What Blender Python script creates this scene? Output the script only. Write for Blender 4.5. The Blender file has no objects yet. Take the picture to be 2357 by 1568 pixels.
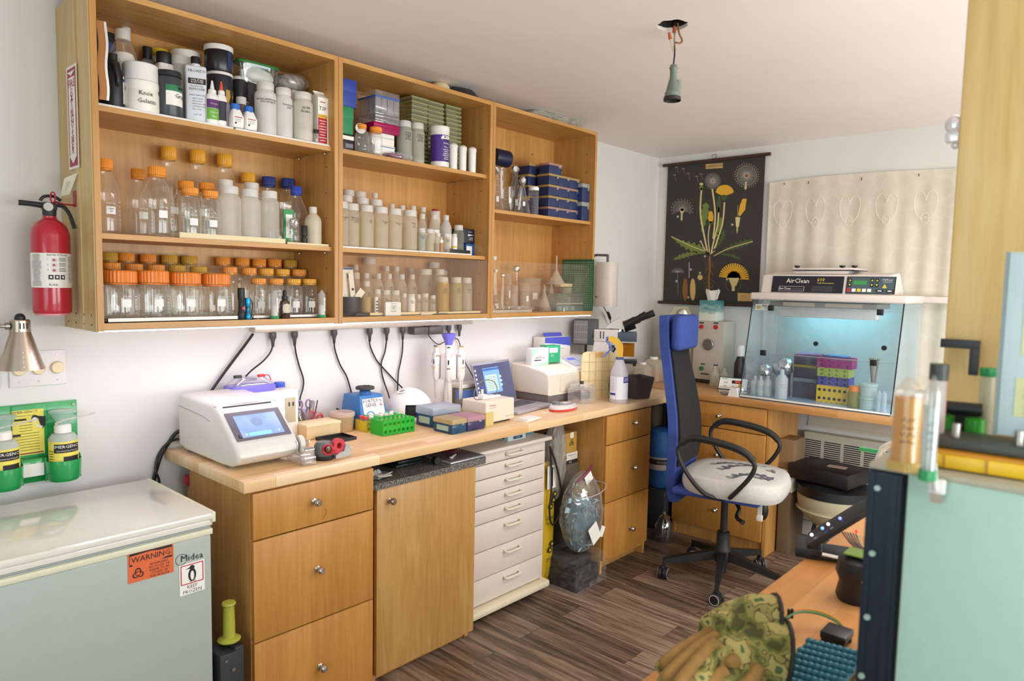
import bpy,bmesh,math,random
from mathutils import Vector,Matrix,Euler
random.seed(7)
SC=bpy.context.scene
COL=SC.collection
PI=math.pi
# ---- camera, world, exposure
IW,IH,FPX=2357.0,1568.0,1620.2449
CPOS=Vector((-0.7409,-2.7197,1.5558))
def cam_axes(yaw=0.8316,pit=0.0804,roll=0.0196):
 f=Vector((math.sin(yaw)*math.cos(pit),math.cos(yaw)*math.cos(pit),-math.sin(pit)))
 r=Vector((math.cos(yaw),-math.sin(yaw),0));u=r.cross(f)
 return r*math.cos(roll)+u*math.sin(roll),u*math.cos(roll)-r*math.sin(roll),f
CR,CU,CF=cam_axes()
cam=bpy.data.objects.new('camera',bpy.data.cameras.new('camera'));COL.objects.link(cam)
cam.matrix_world=Matrix(((CR.x,CU.x,-CF.x,CPOS.x),(CR.y,CU.y,-CF.y,CPOS.y),(CR.z,CU.z,-CF.z,CPOS.z),(0,0,0,1)))
cam.data.sensor_width=36;cam.data.lens=FPX/IW*36
cam.data.clip_start=.02;cam.data.clip_end=60
cam.data.dof.use_dof=True;cam.data.dof.focus_distance=3.0;cam.data.dof.aperture_fstop=4.5
SC.camera=cam
SC.view_settings.view_transform='Standard';SC.view_settings.look='None'
SC.view_settings.gamma=1;SC.view_settings.exposure=0.17;SC.view_settings.use_curve_mapping=False
SC.cycles.max_bounces=10;SC.cycles.diffuse_bounces=5;SC.cycles.glossy_bounces=4
SC.cycles.transmission_bounces=8;SC.cycles.transparent_max_bounces=40
SC.cycles.caustics_reflective=False;SC.cycles.caustics_refractive=False
SC.cycles.sample_clamp_indirect=6
wd=bpy.data.worlds.new('world');SC.world=wd;wd.use_nodes=True
wd.node_tree.nodes['Background'].inputs[0].default_value=(.75,.85,1,1)
wd.node_tree.nodes['Background'].inputs[1].default_value=.6
def area(name,loc,rot,sx,sy,power,col):
 l=bpy.data.lights.new(name,'AREA');l.shape='RECTANGLE';l.size=sx;l.size_y=sy
 l.energy=power;l.color=col
 o=bpy.data.objects.new(name,l);COL.objects.link(o);o.location=loc;o.rotation_euler=rot
 return o
area('daylight_front_window',(1.3,-4.2,1.5),(PI/2+.32,0,0),4.2,1.4,156,(.93,.97,1))
area('daylight_side_window',(-2.52,-2.6,1.5),(PI/2,0,-PI/2),1.9,1.3,24,(.74,.94,1))
area('added_ceiling_fill',(1.9,-2.6,2.46),(0,0,0),1.4,.6,22,(1,.95,.90))  # unseen fill lamp overhead, added to brighten floor and counter
def at(u,v,**k):
 """Point of the place seen at pixel (u, v) on the plane x=, y= or z=."""
 d=CF+CR*((u-IW/2)/FPX)-CU*((v-IH/2)/FPX)
 a,val=list(k.items())[0];i='xyz'.index(a)
 return CPOS+d*((val-CPOS[i])/d[i])
def dep(p):return(Vector(p)-CPOS).dot(CF)
def wid(px,p):return px*dep(p)/FPX
# ---- materials
def lin(c):
 if isinstance(c,str):
  c=c.lstrip('#');c=[int(c[i:i+2],16)/255 for i in(0,2,4)]
 return tuple((x/12.92 if x<=.04045 else((x+.055)/1.055)**2.4)for x in c[:3])+(1,)
def nt(name):
 m=bpy.data.materials.new(name);m.use_nodes=True
 n=m.node_tree.nodes;l=m.node_tree.links
 return m,n,l,n['Principled BSDF'],n['Material Output']
def mapping(n,l,scale=(1,1,1),rot=(0,0,0),src='Object'):
 tc=n.new('ShaderNodeTexCoord');mp=n.new('ShaderNodeMapping')
 mp.inputs['Scale'].default_value=scale;mp.inputs['Rotation'].default_value=rot
 l.new(tc.outputs[src],mp.inputs[0]);return mp
def noise(n,l,mp,scale,detail=3,rough=.5,dist=0):
 t=n.new('ShaderNodeTexNoise');t.inputs['Scale'].default_value=scale;t.inputs['Detail'].default_value=detail
 t.inputs['Roughness'].default_value=rough;t.inputs['Distortion'].default_value=dist
 if mp:l.new(mp.outputs[0],t.inputs['Vector'])
 return t
def ramp(n,l,fac,stops):
 r=n.new('ShaderNodeValToRGB');e=r.color_ramp.elements
 while len(e)<len(stops):e.new(.5)
 for k,(p,c)in enumerate(stops):e[k].position=p;e[k].color=lin(c)if not isinstance(c,tuple)or len(c)==3 else c
 l.new(fac,r.inputs[0]);return r
def bump(n,l,b,h,strength=.2,dist=.01):
 bp=n.new('ShaderNodeBump');bp.inputs['Strength'].default_value=strength;bp.inputs['Distance'].default_value=dist
 l.new(h,bp.inputs['Height']);l.new(bp.outputs[0],b.inputs['Normal'])
def shade(c,k):
 c=lin(c);return tuple(min(1,x*k)for x in c[:3])+(1,)
_pm={}
def pm(col,rough=.5,metal=0,name=None,em=0,var=.025,coat=0,spec=.5,sub=0):
 key=(col,rough,metal,em,var,coat)
 if key in _pm:return _pm[key]
 m,n,l,b,o=nt(name or 'paint_%s'%str(col).lstrip('#'))
 mp=mapping(n,l);t=noise(n,l,mp,60,2)
 r=ramp(n,l,t.outputs[0],[(.3,shade(col,1-var)),(.7,shade(col,1+var*.5))])
 l.new(r.outputs[0],b.inputs['Base Color'])
 b.inputs['Roughness'].default_value=rough;b.inputs['Metallic'].default_value=metal
 b.inputs['Specular IOR Level'].default_value=spec
 b.inputs['Coat Weight'].default_value=coat
 if em:
  b.inputs['Emission Color'].default_value=lin(col);b.inputs['Emission Strength'].default_value=em
 _pm[key]=m;return m
def clear(col='#ffffff',rough=.05,base=.07,edge=.75,name=None):
 """Thin clear wall: see-through face on, brighter and more mirror-like at the edge."""
 key=('clear',col,rough,base,edge)
 if key in _pm:return _pm[key]
 m,n,l,b,o=nt(name or 'clear_%s'%col.lstrip('#'));n.remove(b)
 tr=n.new('ShaderNodeBsdfTransparent');tr.inputs[0].default_value=lin(col)
 gl=n.new('ShaderNodeBsdfGlossy');gl.inputs['Roughness'].default_value=rough;gl.inputs[0].default_value=(1,1,1,1)
 df=n.new('ShaderNodeBsdfDiffuse');df.inputs[0].default_value=lin(col)
 lw=n.new('ShaderNodeLayerWeight');lw.inputs[0].default_value=.35
 mr=n.new('ShaderNodeMapRange');mr.inputs[3].default_value=base;mr.inputs[4].default_value=edge
 t=noise(n,l,mapping(n,l),14,1)
 mu=n.new('ShaderNodeMath');mu.operation='MULTIPLY';l.new(lw.outputs['Facing'],mu.inputs[0]);l.new(lw.outputs['Facing'],mu.inputs[1])
 l.new(mu.outputs[0],mr.inputs[0])
 m1=n.new('ShaderNodeMixShader');m1.inputs[0].default_value=.35;l.new(gl.outputs[0],m1.inputs[1]);l.new(df.outputs[0],m1.inputs[2])
 m2=n.new('ShaderNodeMixShader');l.new(mr.outputs[0],m2.inputs[0]);l.new(tr.outputs[0],m2.inputs[1]);l.new(m1.outputs[0],m2.inputs[2])
 l.new(m2.outputs[0],o.inputs[0]);_pm[key]=m;return m
def milky(col,alpha=.6,rough=.35,name=None):
 """Translucent plastic: part light passes straight, the rest scatters."""
 key=('milky',col,alpha,rough)
 if key in _pm:return _pm[key]
 m,n,l,b,o=nt(name or 'milky_%s'%col.lstrip('#'))
 t=noise(n,l,mapping(n,l),25,2)
 r=ramp(n,l,t.outputs[0],[(.3,shade(col,.95)),(.7,shade(col,1.03))]);l.new(r.outputs[0],b.inputs['Base Color'])
 b.inputs['Roughness'].default_value=rough
 tl=n.new('ShaderNodeBsdfTranslucent');l.new(r.outputs[0],tl.inputs[0])
 tr=n.new('ShaderNodeBsdfTransparent');tr.inputs[0].default_value=tuple(v**.45 for v in lin(col))
 m1=n.new('ShaderNodeMixShader');m1.inputs[0].default_value=.3;l.new(b.outputs[0],m1.inputs[1]);l.new(tl.outputs[0],m1.inputs[2])
 m2=n.new('ShaderNodeMixShader');m2.inputs[0].default_value=alpha;l.new(tr.outputs[0],m2.inputs[1]);l.new(m1.outputs[0],m2.inputs[2])
 l.new(m2.outputs[0],o.inputs[0]);_pm[key]=m;return m
def wood(name,cols,scale=(26,26,1.6),big=1.6,rough=.42,bumpy=.05,dist=.6,coat=.12):
 m,n,l,b,o=nt(name)
 mp=mapping(n,l,scale);t=noise(n,l,mp,1.6,6,.62,dist)
 mp2=mapping(n,l,tuple(s*.12 for s in scale));t2=noise(n,l,mp2,big,2,.5,1.2)
 mx=n.new('ShaderNodeMath');mx.operation='MULTIPLY_ADD';mx.inputs[1].default_value=.55
 l.new(t.outputs[0],mx.inputs[0])
 m3=n.new('ShaderNodeMath');m3.operation='MULTIPLY';m3.inputs[1].default_value=.45;l.new(t2.outputs[0],m3.inputs[0])
 l.new(m3.outputs[0],mx.inputs[2])
 r=ramp(n,l,mx.outputs[0],[(.34,cols[0]),(.5,cols[1]),(.66,cols[2])])
 l.new(r.outputs[0],b.inputs['Base Color']);b.inputs['Roughness'].default_value=rough;b.inputs['Coat Weight'].default_value=coat
 b.inputs['Coat Roughness'].default_value=.25
 bump(n,l,b,t.outputs[0],bumpy,.002);return m
def blocks(name,cols,bw,bh,rot=0,rough=.35,grain=(3,60,60),mortar=.0008,coat=.2,dark='#8a6a44',gmix=.5,off=.5,src='Object'):
 """Boards of differing tone laid end to end: brick texture in the object's x-y plane."""
 m,n,l,b,o=nt(name)
 mp=mapping(n,l,(1,1,1),(0,0,rot),src)
 br=n.new('ShaderNodeTexBrick');l.new(mp.outputs[0],br.inputs[0]);br.offset=off;br.offset_frequency=2
 br.inputs['Scale'].default_value=1;br.inputs['Mortar Size'].default_value=mortar;br.inputs['Brick Width'].default_value=bw
 br.inputs['Row Height'].default_value=bh;br.inputs['Bias'].default_value=0
 br.inputs['Color1'].default_value=(0,0,0,1);br.inputs['Color2'].default_value=(1,1,1,1);br.inputs['Mortar'].default_value=(.5,.5,.5,1)
 mg=n.new('ShaderNodeMapping');mg.inputs['Scale'].default_value=grain;l.new(mp.outputs[0],mg.inputs[0])
 vm=n.new('ShaderNodeVectorMath');vm.operation='MULTIPLY_ADD';l.new(br.outputs[0],vm.inputs[0]);vm.inputs[1].default_value=(17,31,9);l.new(mg.outputs[0],vm.inputs[2])
 t=n.new('ShaderNodeTexNoise');t.inputs['Scale'].default_value=1;t.inputs['Detail'].default_value=7;t.inputs['Roughness'].default_value=.65;t.inputs['Distortion'].default_value=.8
 l.new(vm.outputs[0],t.inputs['Vector'])
 a=n.new('ShaderNodeMath');a.operation='MULTIPLY';a.inputs[1].default_value=1-gmix;l.new(br.outputs[0],a.inputs[0])
 c=n.new('ShaderNodeMath');c.operation='MULTIPLY_ADD';c.inputs[1].default_value=gmix;l.new(t.outputs[0],c.inputs[0]);l.new(a.outputs[0],c.inputs[2])
 r=ramp(n,l,c.outputs[0],[(p,q)for p,q in cols])
 mx=n.new('ShaderNodeMix');mx.data_type='RGBA';l.new(br.outputs['Fac'],mx.inputs[0]);l.new(r.outputs[0],mx.inputs[6]);mx.inputs[7].default_value=lin(dark)
 l.new(mx.outputs[2],b.inputs['Base Color']);b.inputs['Roughness'].default_value=rough;b.inputs['Coat Weight'].default_value=coat;b.inputs['Coat Roughness'].default_value=.3
 bump(n,l,b,t.outputs[0],.12,.002);return m
 # ---- mesh builder
def rotm(rx=0,ry=0,rz=0):return Euler((rx,ry,rz)).to_matrix().to_4x4()
def mat(loc=(0,0,0),rx=0,ry=0,rz=0,s=1):
 return Matrix.Translation(loc)@rotm(rx,ry,rz)@(Matrix.Diagonal((s,s,s,1))if not isinstance(s,tuple)else Matrix.Diagonal((*s,1)))
_txt={}
def text_geo(s,size,align='CENTER',space=1.0):
 k=(s,size,align)
 if k not in _txt:
  c=bpy.data.curves.new('t','FONT');c.body=s;c.size=size;c.align_x=align;c.align_y='CENTER';c.resolution_u=1
  c.space_line=.85
  o=bpy.data.objects.new('t',c);me=bpy.data.meshes.new_from_object(o)
  _txt[k]=([v.co.copy()for v in me.vertices],[tuple(p.vertices)for p in me.polygons])
  bpy.data.objects.remove(o);bpy.data.curves.remove(c);bpy.data.meshes.remove(me)
 return _txt[k]
class MB:
 def __init__(s):s.v=[];s.f=[];s.m=[];s.x=Matrix.Identity(4);s.mi=0
 def at(s,m):s.x=m;return s
 def add(s,vs,fs,m=None,x=None):
  x=s.x@x if x is not None else s.x
  k=len(s.v);s.v+=[x@Vector(q)for q in vs];m=s.mi if m is None else m
  for f in fs:s.f.append(tuple(k+i for i in f));s.m.append(m)
  return s
 def box(s,c,d,m=None,bev=0,rx=0,ry=0,rz=0,seg=2):
  hx,hy,hz=d[0]/2,d[1]/2,d[2]/2;x=mat(c,rx,ry,rz)
  if bev<=0:
   vs=[(a*hx,b*hy,e*hz)for e in(-1,1)for b in(-1,1)for a in(-1,1)]
   return s.add(vs,[(0,2,3,1),(4,5,7,6),(0,1,5,4),(2,6,7,3),(0,4,6,2),(1,3,7,5)],m,x)
  bm=bmesh.new();bmesh.ops.create_cube(bm,size=1)
  for q in bm.verts:q.co=Vector((q.co.x*d[0],q.co.y*d[1],q.co.z*d[2]))
  bmesh.ops.bevel(bm,geom=bm.edges[:],offset=min(bev,min(d)*.49),segments=seg,affect='EDGES',profile=.5)
  return s.bm(bm,m,x)
 def bb(s,a,b,m=None,bev=0):
  c=[(p+q)/2 for p,q in zip(a,b)];return s.box(c,[abs(q-p)for p,q in zip(a,b)],m,bev)
 def bm(s,bm,m=None,x=None):
  bm.verts.index_update();s.add([q.co.copy()for q in bm.verts],[tuple(w.index for w in f.verts)for f in bm.faces],m,x);bm.free();return s
 def lathe(s,prof,seg=24,m=None,x=None,flute=0,nfl=0,a0=0,a1=2*PI,sx=1,sy=1,sq=0):
  full=abs(a1-a0-2*PI)<1e-6;n=seg if full else seg+1;vs=[];fs=[]
  for(r,z)in prof:
   for k in range(n):
    a=a0+(a1-a0)*k/seg;q=r*(1-(flute if(k%2)else 0))
    if sq:
     e=2+sq*6;q*=(abs(math.cos(a))**e+abs(math.sin(a))**e)**(-1/e)
    vs.append((q*math.cos(a)*sx,q*math.sin(a)*sy,z))
  for i in range(len(prof)-1):
   for k in range(seg):
    k2=(k+1)%n
    fs.append((i*n+k,i*n+k2,(i+1)*n+k2,(i+1)*n+k))
  if full:
   if prof[0][0]>1e-5:fs.append(tuple(reversed(range(n))))
   if prof[-1][0]>1e-5:fs.append(tuple((len(prof)-1)*n+k for k in range(n)))
  return s.add(vs,fs,m,x)
 def open(s,prof,seg=24,m=None,x=None,**k):
  full=s.__class__();full.lathe(prof,seg,0,None,**k);n=seg
  fs=[f for f in full.f if len(f)==4 or len(f)==3]
  return s.add([tuple(q)for q in full.v],fs,m,x)
 def cyl(s,c,r,h,m=None,seg=20,x=None,r2=None):return s.lathe([(r,0),(r if r2 is None else r2,h)],seg,m,(x or Matrix.Identity(4))@Matrix.Translation(c))
 def tube(s,pts,r,seg=8,m=None,closed=False,cap=True):
  pts=[Vector(p)for p in pts];n=len(pts);vs=[];fs=[];up=None
  rs=r if isinstance(r,(list,tuple))else[r]*n
  for i,p in enumerate(pts):
   a=pts[i-1]if i or closed else p;b=pts[(i+1)%n]if i<n-1 or closed else p
   t=(b-a).normalized()if(b-a).length>1e-9 else Vector((0,0,1))
   if up is None:up=Vector((0,0,1))if abs(t.z)<.9 else Vector((1,0,0))
   sd=t.cross(up);
   if sd.length<1e-6:sd=t.orthogonal()
   sd.normalize();up=sd.cross(t).normalized()
   for k in range(seg):
    q=2*PI*k/seg;vs.append(p+(sd*math.cos(q)+up*math.sin(q))*rs[i])
  for i in range(n if closed else n-1):
   j=(i+1)%n
   for k in range(seg):fs.append((i*seg+k,i*seg+(k+1)%seg,j*seg+(k+1)%seg,j*seg+k))
  if cap and not closed:fs+=[tuple(reversed(range(seg))),tuple((n-1)*seg+k for k in range(seg))]
  return s.add(vs,fs,m)
 def prism(s,poly,h,m=None,x=None):
  n=len(poly);vs=[(a,b,0)for a,b in poly]+[(a,b,h)for a,b in poly]
  return s.add(vs,[tuple(reversed(range(n))),tuple(range(n,2*n))]+[(i,(i+1)%n,n+(i+1)%n,n+i)for i in range(n)],m,x)
 def quad(s,a,b,c,d,m=None):return s.add([a,b,c,d],[(0,1,2,3)],m)
 def disc(s,r,m=None,x=None,seg=16):return s.add([(r*math.cos(2*PI*k/seg),r*math.sin(2*PI*k/seg),0)for k in range(seg)],[tuple(range(seg))],m,x)
 def ball(s,c,r,m=None,seg=14,sc=(1,1,1),x=None):
  pr=[(math.sin(PI*k/(seg//2+1))*1.0,-math.cos(PI*k/(seg//2+1)))for k in range(seg//2+2)];pr[0]=(0,-1);pr[-1]=(0,1)
  return s.lathe([(max(a*r,1e-6),b*r)for a,b in pr],seg,m,(x or Matrix.Identity(4))@Matrix.Translation(c)@Matrix.Diagonal((*sc,1)))
 def text(s,t,size,x,m=None,align='CENTER',wx=1):
  vs,fs=text_geo(t,size,align);return s.add([(v.x*wx,v.y,0)for v in vs],fs,m,x)
 def wrap(s,t,size,r,z,a=-PI/2,m=None,wx=1,rot=0,align='CENTER'):
  vs,fs=text_geo(t,size,align);o=[]
  for v in vs:
   px,pz=(v.x*wx,v.y)if not rot else(-v.y,v.x*wx)
   q=a+px/r;o.append((r*math.cos(q),r*math.sin(q),z+pz))
  return s.add(o,fs,m)
 def patch(s,r,z0,z1,a=-PI/2,da=.8,m=None,seg=8):
  return s.lathe([(r,z0),(r,z1)],seg,m,None,a0=a-da,a1=a+da)
 def scrib(s,r,z,a,w,rows=3,m=None,lh=.006):
  for i in range(rows):
   n=14;ww=w*random.uniform(.6,1);pts=[]
   for k in range(n):
    q=a+(k/(n-1)-.5)*ww/r;pts.append((q,z-i*lh*1.5+random.uniform(-.5,.5)*lh))
   vs=[];fs=[]
   for(q,zz)in pts:
    for d in(-.0006,.0006):vs.append((r*math.cos(q),r*math.sin(q),zz+d))
   fs=[(2*k,2*k+2,2*k+3,2*k+1)for k in range(n-1)if k%5!=4]
   s.add(vs,fs,m)
  return s
 def build(s,name,mats,parent=None,loc=None,ang=35,rot=None):
  me=bpy.data.meshes.new(name);me.from_pydata([tuple(q)for q in s.v],[],s.f)
  mats=mats if isinstance(mats,(list,tuple))else[mats]
  for mm in mats:me.materials.append(mm)
  me.polygons.foreach_set('material_index',[min(i,len(mats)-1)for i in s.m])
  me.validate();me.update()
  me.polygons.foreach_set('use_smooth',[True]*len(me.polygons));me.set_sharp_from_angle(angle=math.radians(ang))
  o=bpy.data.objects.new(name,me);COL.objects.link(o)
  if parent:o.parent=parent
  if loc is not None:o.location=loc
  if rot is not None:o.rotation_euler=rot
  return o
def tag(o,label=None,cat=None,group=None,kind=None):
 if label:o['label']=label
 if cat:o['category']=cat
 if group:o['group']=group
 if kind:o['kind']=kind
 return o
def thing(name,label,cat,loc=(0,0,0),rz=0,group=None,rot=None):
 o=bpy.data.objects.new(name,None);COL.objects.link(o);o.empty_display_size=.05
 o.location=loc;o.rotation_euler=rot or(0,0,rz);return tag(o,label,cat,group)
def copy_tree(o,parent=None,label=None,loc=None,rz=None,scale=None):
 c=o.copy();COL.objects.link(c);c.parent=parent
 if label:c['label']=label
 if loc is not None:c.location=loc
 if rz is not None:c.rotation_euler=(0,0,rz)
 if scale is not None:c.scale=scale
 for ch in list(o.children):copy_tree(ch,c)
 return c
ORD=['first','second','third','fourth','fifth','sixth','seventh','eighth','ninth','tenth','eleventh','twelfth','thirteenth','fourteenth','fifteenth','sixteenth','seventeenth','eighteenth','nineteenth','twentieth']
def smooth_path(pts,n=8):
 pts=[Vector(p)for p in pts];out=[];P=[pts[0]]+pts+[pts[-1]]
 for i in range(1,len(P)-2):
  for k in range(n):
   t=k/n;a,b,c,d=P[i-1],P[i],P[i+1],P[i+2]
   out.append(.5*((2*b)+(c-a)*t+(2*a-5*b+4*c-d)*t*t+(3*b-a-3*c+d)*t**3))
 out.append(pts[-1]);return out
M_maple=wood('maple_veneer',['#ac7a3c','#c28d4b','#d2a05c'],(22,22,1.5))
M_mapleh=wood('maple_veneer_lengthwise',['#ac7a3c','#c4904e','#d6a562'],(1.5,22,22))
M_panel=wood('pale_raw_panel',['#b3935a','#cdb078','#dcc590'],(16,16,.8),2.4)
M_drawer=wood('drawer_front_veneer',['#ad7631','#bb823b','#c8904a'],(40,40,2.5),1.2)
M_door=wood('door_veneer',['#a9793c','#bb8c4c','#c99d5f'],(14,14,1.3),1.8,dist=1.6)
M_white=pm('#e6e2dc',.45);M_wplast=pm('#e8e4de',.35);M_cream=pm('#e2d0a2',.45);M_black=pm('#17171a',.45)
M_dark=pm('#2a2b2e',.5);M_chrome=pm('#cfcbc4',.12,1,'chrome');M_steel=pm('#a8a49c',.3,1,'brushed_steel')
M_ink=pm('#1c1a1c',.6);M_grey=pm('#77777a',.5);M_foil=pm('#dadad8',.38,.9,'foil')
M_paper=pm('#f0ece4',.6)
# ==== ROOM SHELL
XR,ZC,CT,SW=3.785,2.479,.91,-2.6
def wallmat(name,c,rough=.75):
 m,n,l,b,o=nt(name);mp=mapping(n,l)
 t=noise(n,l,mp,1.3,3,.5,.3);r=ramp(n,l,t.outputs[0],[(.3,shade(c,.96)),(.7,shade(c,1.02))]);l.new(r.outputs[0],b.inputs['Base Color'])
 b.inputs['Roughness'].default_value=rough;t2=noise(n,l,mp,90,3);bump(n,l,b,t2.outputs[0],.12,.002);return m
M_wall=wallmat('painted_wall','#dfddd8');M_ceil=wallmat('painted_ceiling','#f3ebe6');M_trim=pm('#e2ddd0',.5)
M_floor=blocks('floor_planks',[(.3,'#33271e'),(.43,'#5a4739'),(.53,'#7a6454'),(.64,'#957f6d'),(.75,'#ad9986')],1.2,.15,PI/2,.5,(2.2,30,20),.0012,.06,'#2c221b',.86,.37)
M_counter=blocks('butcher_block',[(.2,'#d8aa72'),(.45,'#e5bf8e'),(.7,'#eed0a6'),(.9,'#f2dab6')],.42,.042,0,.33,(2.2,40,40),.0004,.25,'#a9793f',.5,.37)
M_counter2=blocks('pine_counter_boards',[(.2,'#a86f38'),(.45,'#c08a4e'),(.7,'#cf9c60'),(.9,'#d8ab74')],2.4,.14,PI/2,.35,(1.5,26,26),.0004,.3,'#93632f',.7,.37)
def struct(name,mb,mats):return tag(mb.build(name,mats),kind='structure')
struct('floor',MB().bb((SW,-4.3,-.05),(XR,0,0)),M_floor)
struct('wall_back',MB().bb((SW-.1,0,-.05),(XR+.1,.1,ZC+.2)),M_wall)
struct('wall_right',MB().bb((XR,-4.3,-.05),(XR+.1,0,ZC+.2)),M_wall)
struct('wall_left',MB().bb((SW-.1,-4.3,-.05),(SW,0,ZC+.2)),M_wall)
struct('wall_front',MB().bb((SW-.1,-4.4,-.05),(XR+.1,-4.3,ZC+.2)),M_wall)
def window(name,x):
 b=MB().at(x)
 for c,d in(((0,0,.7),(1.64,.05,.06)),((0,0,-.7),(1.64,.05,.06)),((.79,0,0),(.06,.05,1.4)),((-.79,0,0),(.06,.05,1.4)),((0,0,0),(.04,.05,1.4))):b.box(c,d,0,.004)
 b.box((0,.02,0),(1.54,.004,1.36),1);struct(name,b,[M_trim,clear('#eef4f6',.02,.05,.5)])
window('window_1',mat((.4,-4.28,1.55)));window('window_2',mat((-2.58,-2.6,1.5),rz=PI/2));window('window_3',mat((2.2,-4.28,1.55)))
hc=at(1547,59,z=ZC);cb=MB();hole=[];outer=[]
angs=sorted([2*PI*k/22 for k in range(22)]+[math.atan2(y-hc.y,x-hc.x)%(2*PI)for x in(SW,XR)for y in(-4.3,0)])
for k,a in enumerate(angs):
 rr=.056*random.uniform(.9,1.08);lx,ly=CR.x*math.cos(a),0
 q=Vector((hc.x+rr*math.cos(a),hc.y+rr*math.sin(a),ZC));hole.append(q)
 tx=((XR if math.cos(a)>0 else SW)-hc.x)/math.cos(a)if abs(math.cos(a))>1e-9 else 1e9
 ty=((0 if math.sin(a)>0 else-4.3)-hc.y)/math.sin(a)if abs(math.sin(a))>1e-9 else 1e9
 tt=min(tx,ty);outer.append(Vector((hc.x+tt*math.cos(a),hc.y+tt*math.sin(a),ZC)))
N=len(angs);vs=hole+outer+[q+Vector((0,0,.012))for q in hole]+[q+Vector((0,0,.11))for q in hole]
cb.add(vs,[(k,(k+1)%N,N+(k+1)%N,N+k)for k in range(N)],0);cb.add(vs,[(k,(k+1)%N,2*N+(k+1)%N,2*N+k)for k in range(N)],1)
cb.add(vs,[(2*N+k,2*N+(k+1)%N,3*N+(k+1)%N,3*N+k)for k in range(N)]+[tuple(3*N+k for k in range(N))],2)
for z0,dd in((ZC+.12,.08),):cb.bb((SW,-4.3,z0),(XR,0,z0+dd),0)
struct('ceiling',cb,[M_ceil,pm('#efe6d8',.8),pm('#2c2824',.8)])
struct('baseboard_back',MB().bb((SW,-.014,0),(XR,0,.09)).bb((XR-.014,-4.3,0),(XR,-.014,.09)),M_trim)
# ==== UPPER CABINETS
CB,CTZ,CD=1.382,2.4224,.313
M_hole=pm('#3a2413',.8)
def wall_cabinet(x0,x1,shelves,label,first=False):
 t=thing('wall_cabinet',label,'cabinet',(x0,0,CB),group=None);w=x1-x0;h=CTZ-CB;p=.018
 def side(a,pale=False):
  b=MB().bb((a,-CD,0),(a+p,-.001,h),0)
  ins=a+p+.0004 if a<w/2 else a-.0004;s=1 if a<w/2 else-1
  for y in(-.255,-.065):
   for k in range(9):b.lathe([(.0028,0),(.0028,.0004)],8,2,mat((ins,y,.12+k*.1),ry=PI/2*s))
  if pale:
   b.bb((-.004,-CD+.004,0),(0,-.001,h),1);b.bb((-.0075,-.20,.002),(-.004,-.155,h),1)
   for z in(.02,.05):
    for y in(-.04,-.12,-.2,-.27):b.lathe([(.003,0),(.003,.0006)],8,2,mat((-.0046,y,z),ry=-PI/2))
  b.build('side_panel',[M_maple,M_panel,M_hole],t)
 side(0,first);side(w-p)
 MB().bb((p,-CD,h-p),(w-p,-.001,h)).build('top_panel',M_mapleh,t)
 MB().bb((p,-CD,.006),(w-p,-.001,.026)).build('bottom_panel',M_mapleh,t)
 b=MB().bb((p,-.008,.026),(w-p,-.001,h-p),0)
 for q in(.25,.75):b.lathe([(.006,0),(.004,.003)],10,1,mat((w*q,-.008,h-.12),rx=PI/2))
 b.build('back_panel',[M_maple,M_steel],t)
 for z in shelves:
  b=MB().bb((p+.001,-CD+.02,z-CB-.017),(w-p-.001,-.009,z-CB),0)
  o=b.build('shelf',M_mapleh,t)
  for xx in(p,w-p):
   for y in(-.255,-.065):MB().box((xx+(.006 if xx<w/2 else-.006),y,z-CB-.0225),(.011,.009,.009),0,.001).build('shelf_pin',M_chrome,o)
 return t
wall_cabinet(0,.868,(2.077,1.688),'open maple wall cabinet holding orange-capped glass bottles, nearest the fire extinguisher',True)
wall_cabinet(.870,1.735,(2.078,1.687),'open maple wall cabinet in the middle, with stacked square plates on top shelf')
wall_cabinet(1.737,2.588,(1.92,),'open maple wall cabinet with navy boxes and a green cutting mat')
M_led=pm('#f6ecff',.5,em=22)
b=MB().bb((.004,-.307,1.3812),(2.582,-.283,1.3836),0).bb((.002,-.309,1.3838),(2.584,-.281,1.3868),1)
tag(b.build('led_light_strip',[M_led,M_white]),'long glowing white light strip under front edge of the wall cabinets','light strip')
for x0,x1,zt,lb in((.89,1.715,1.665,'clear acrylic panel in front of the middle cabinet\'s bottom compartment'),(1.757,2.568,1.668,'clear acrylic panel in front of glassware beside the green cutting mat')):
 tag(MB().bb((x0,-CD+.003,1.4085),(x1,-CD+.006,zt)).build('acrylic_screen',clear('#fdfaf6',.03,.028,.4)),lb,'panel')
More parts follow.
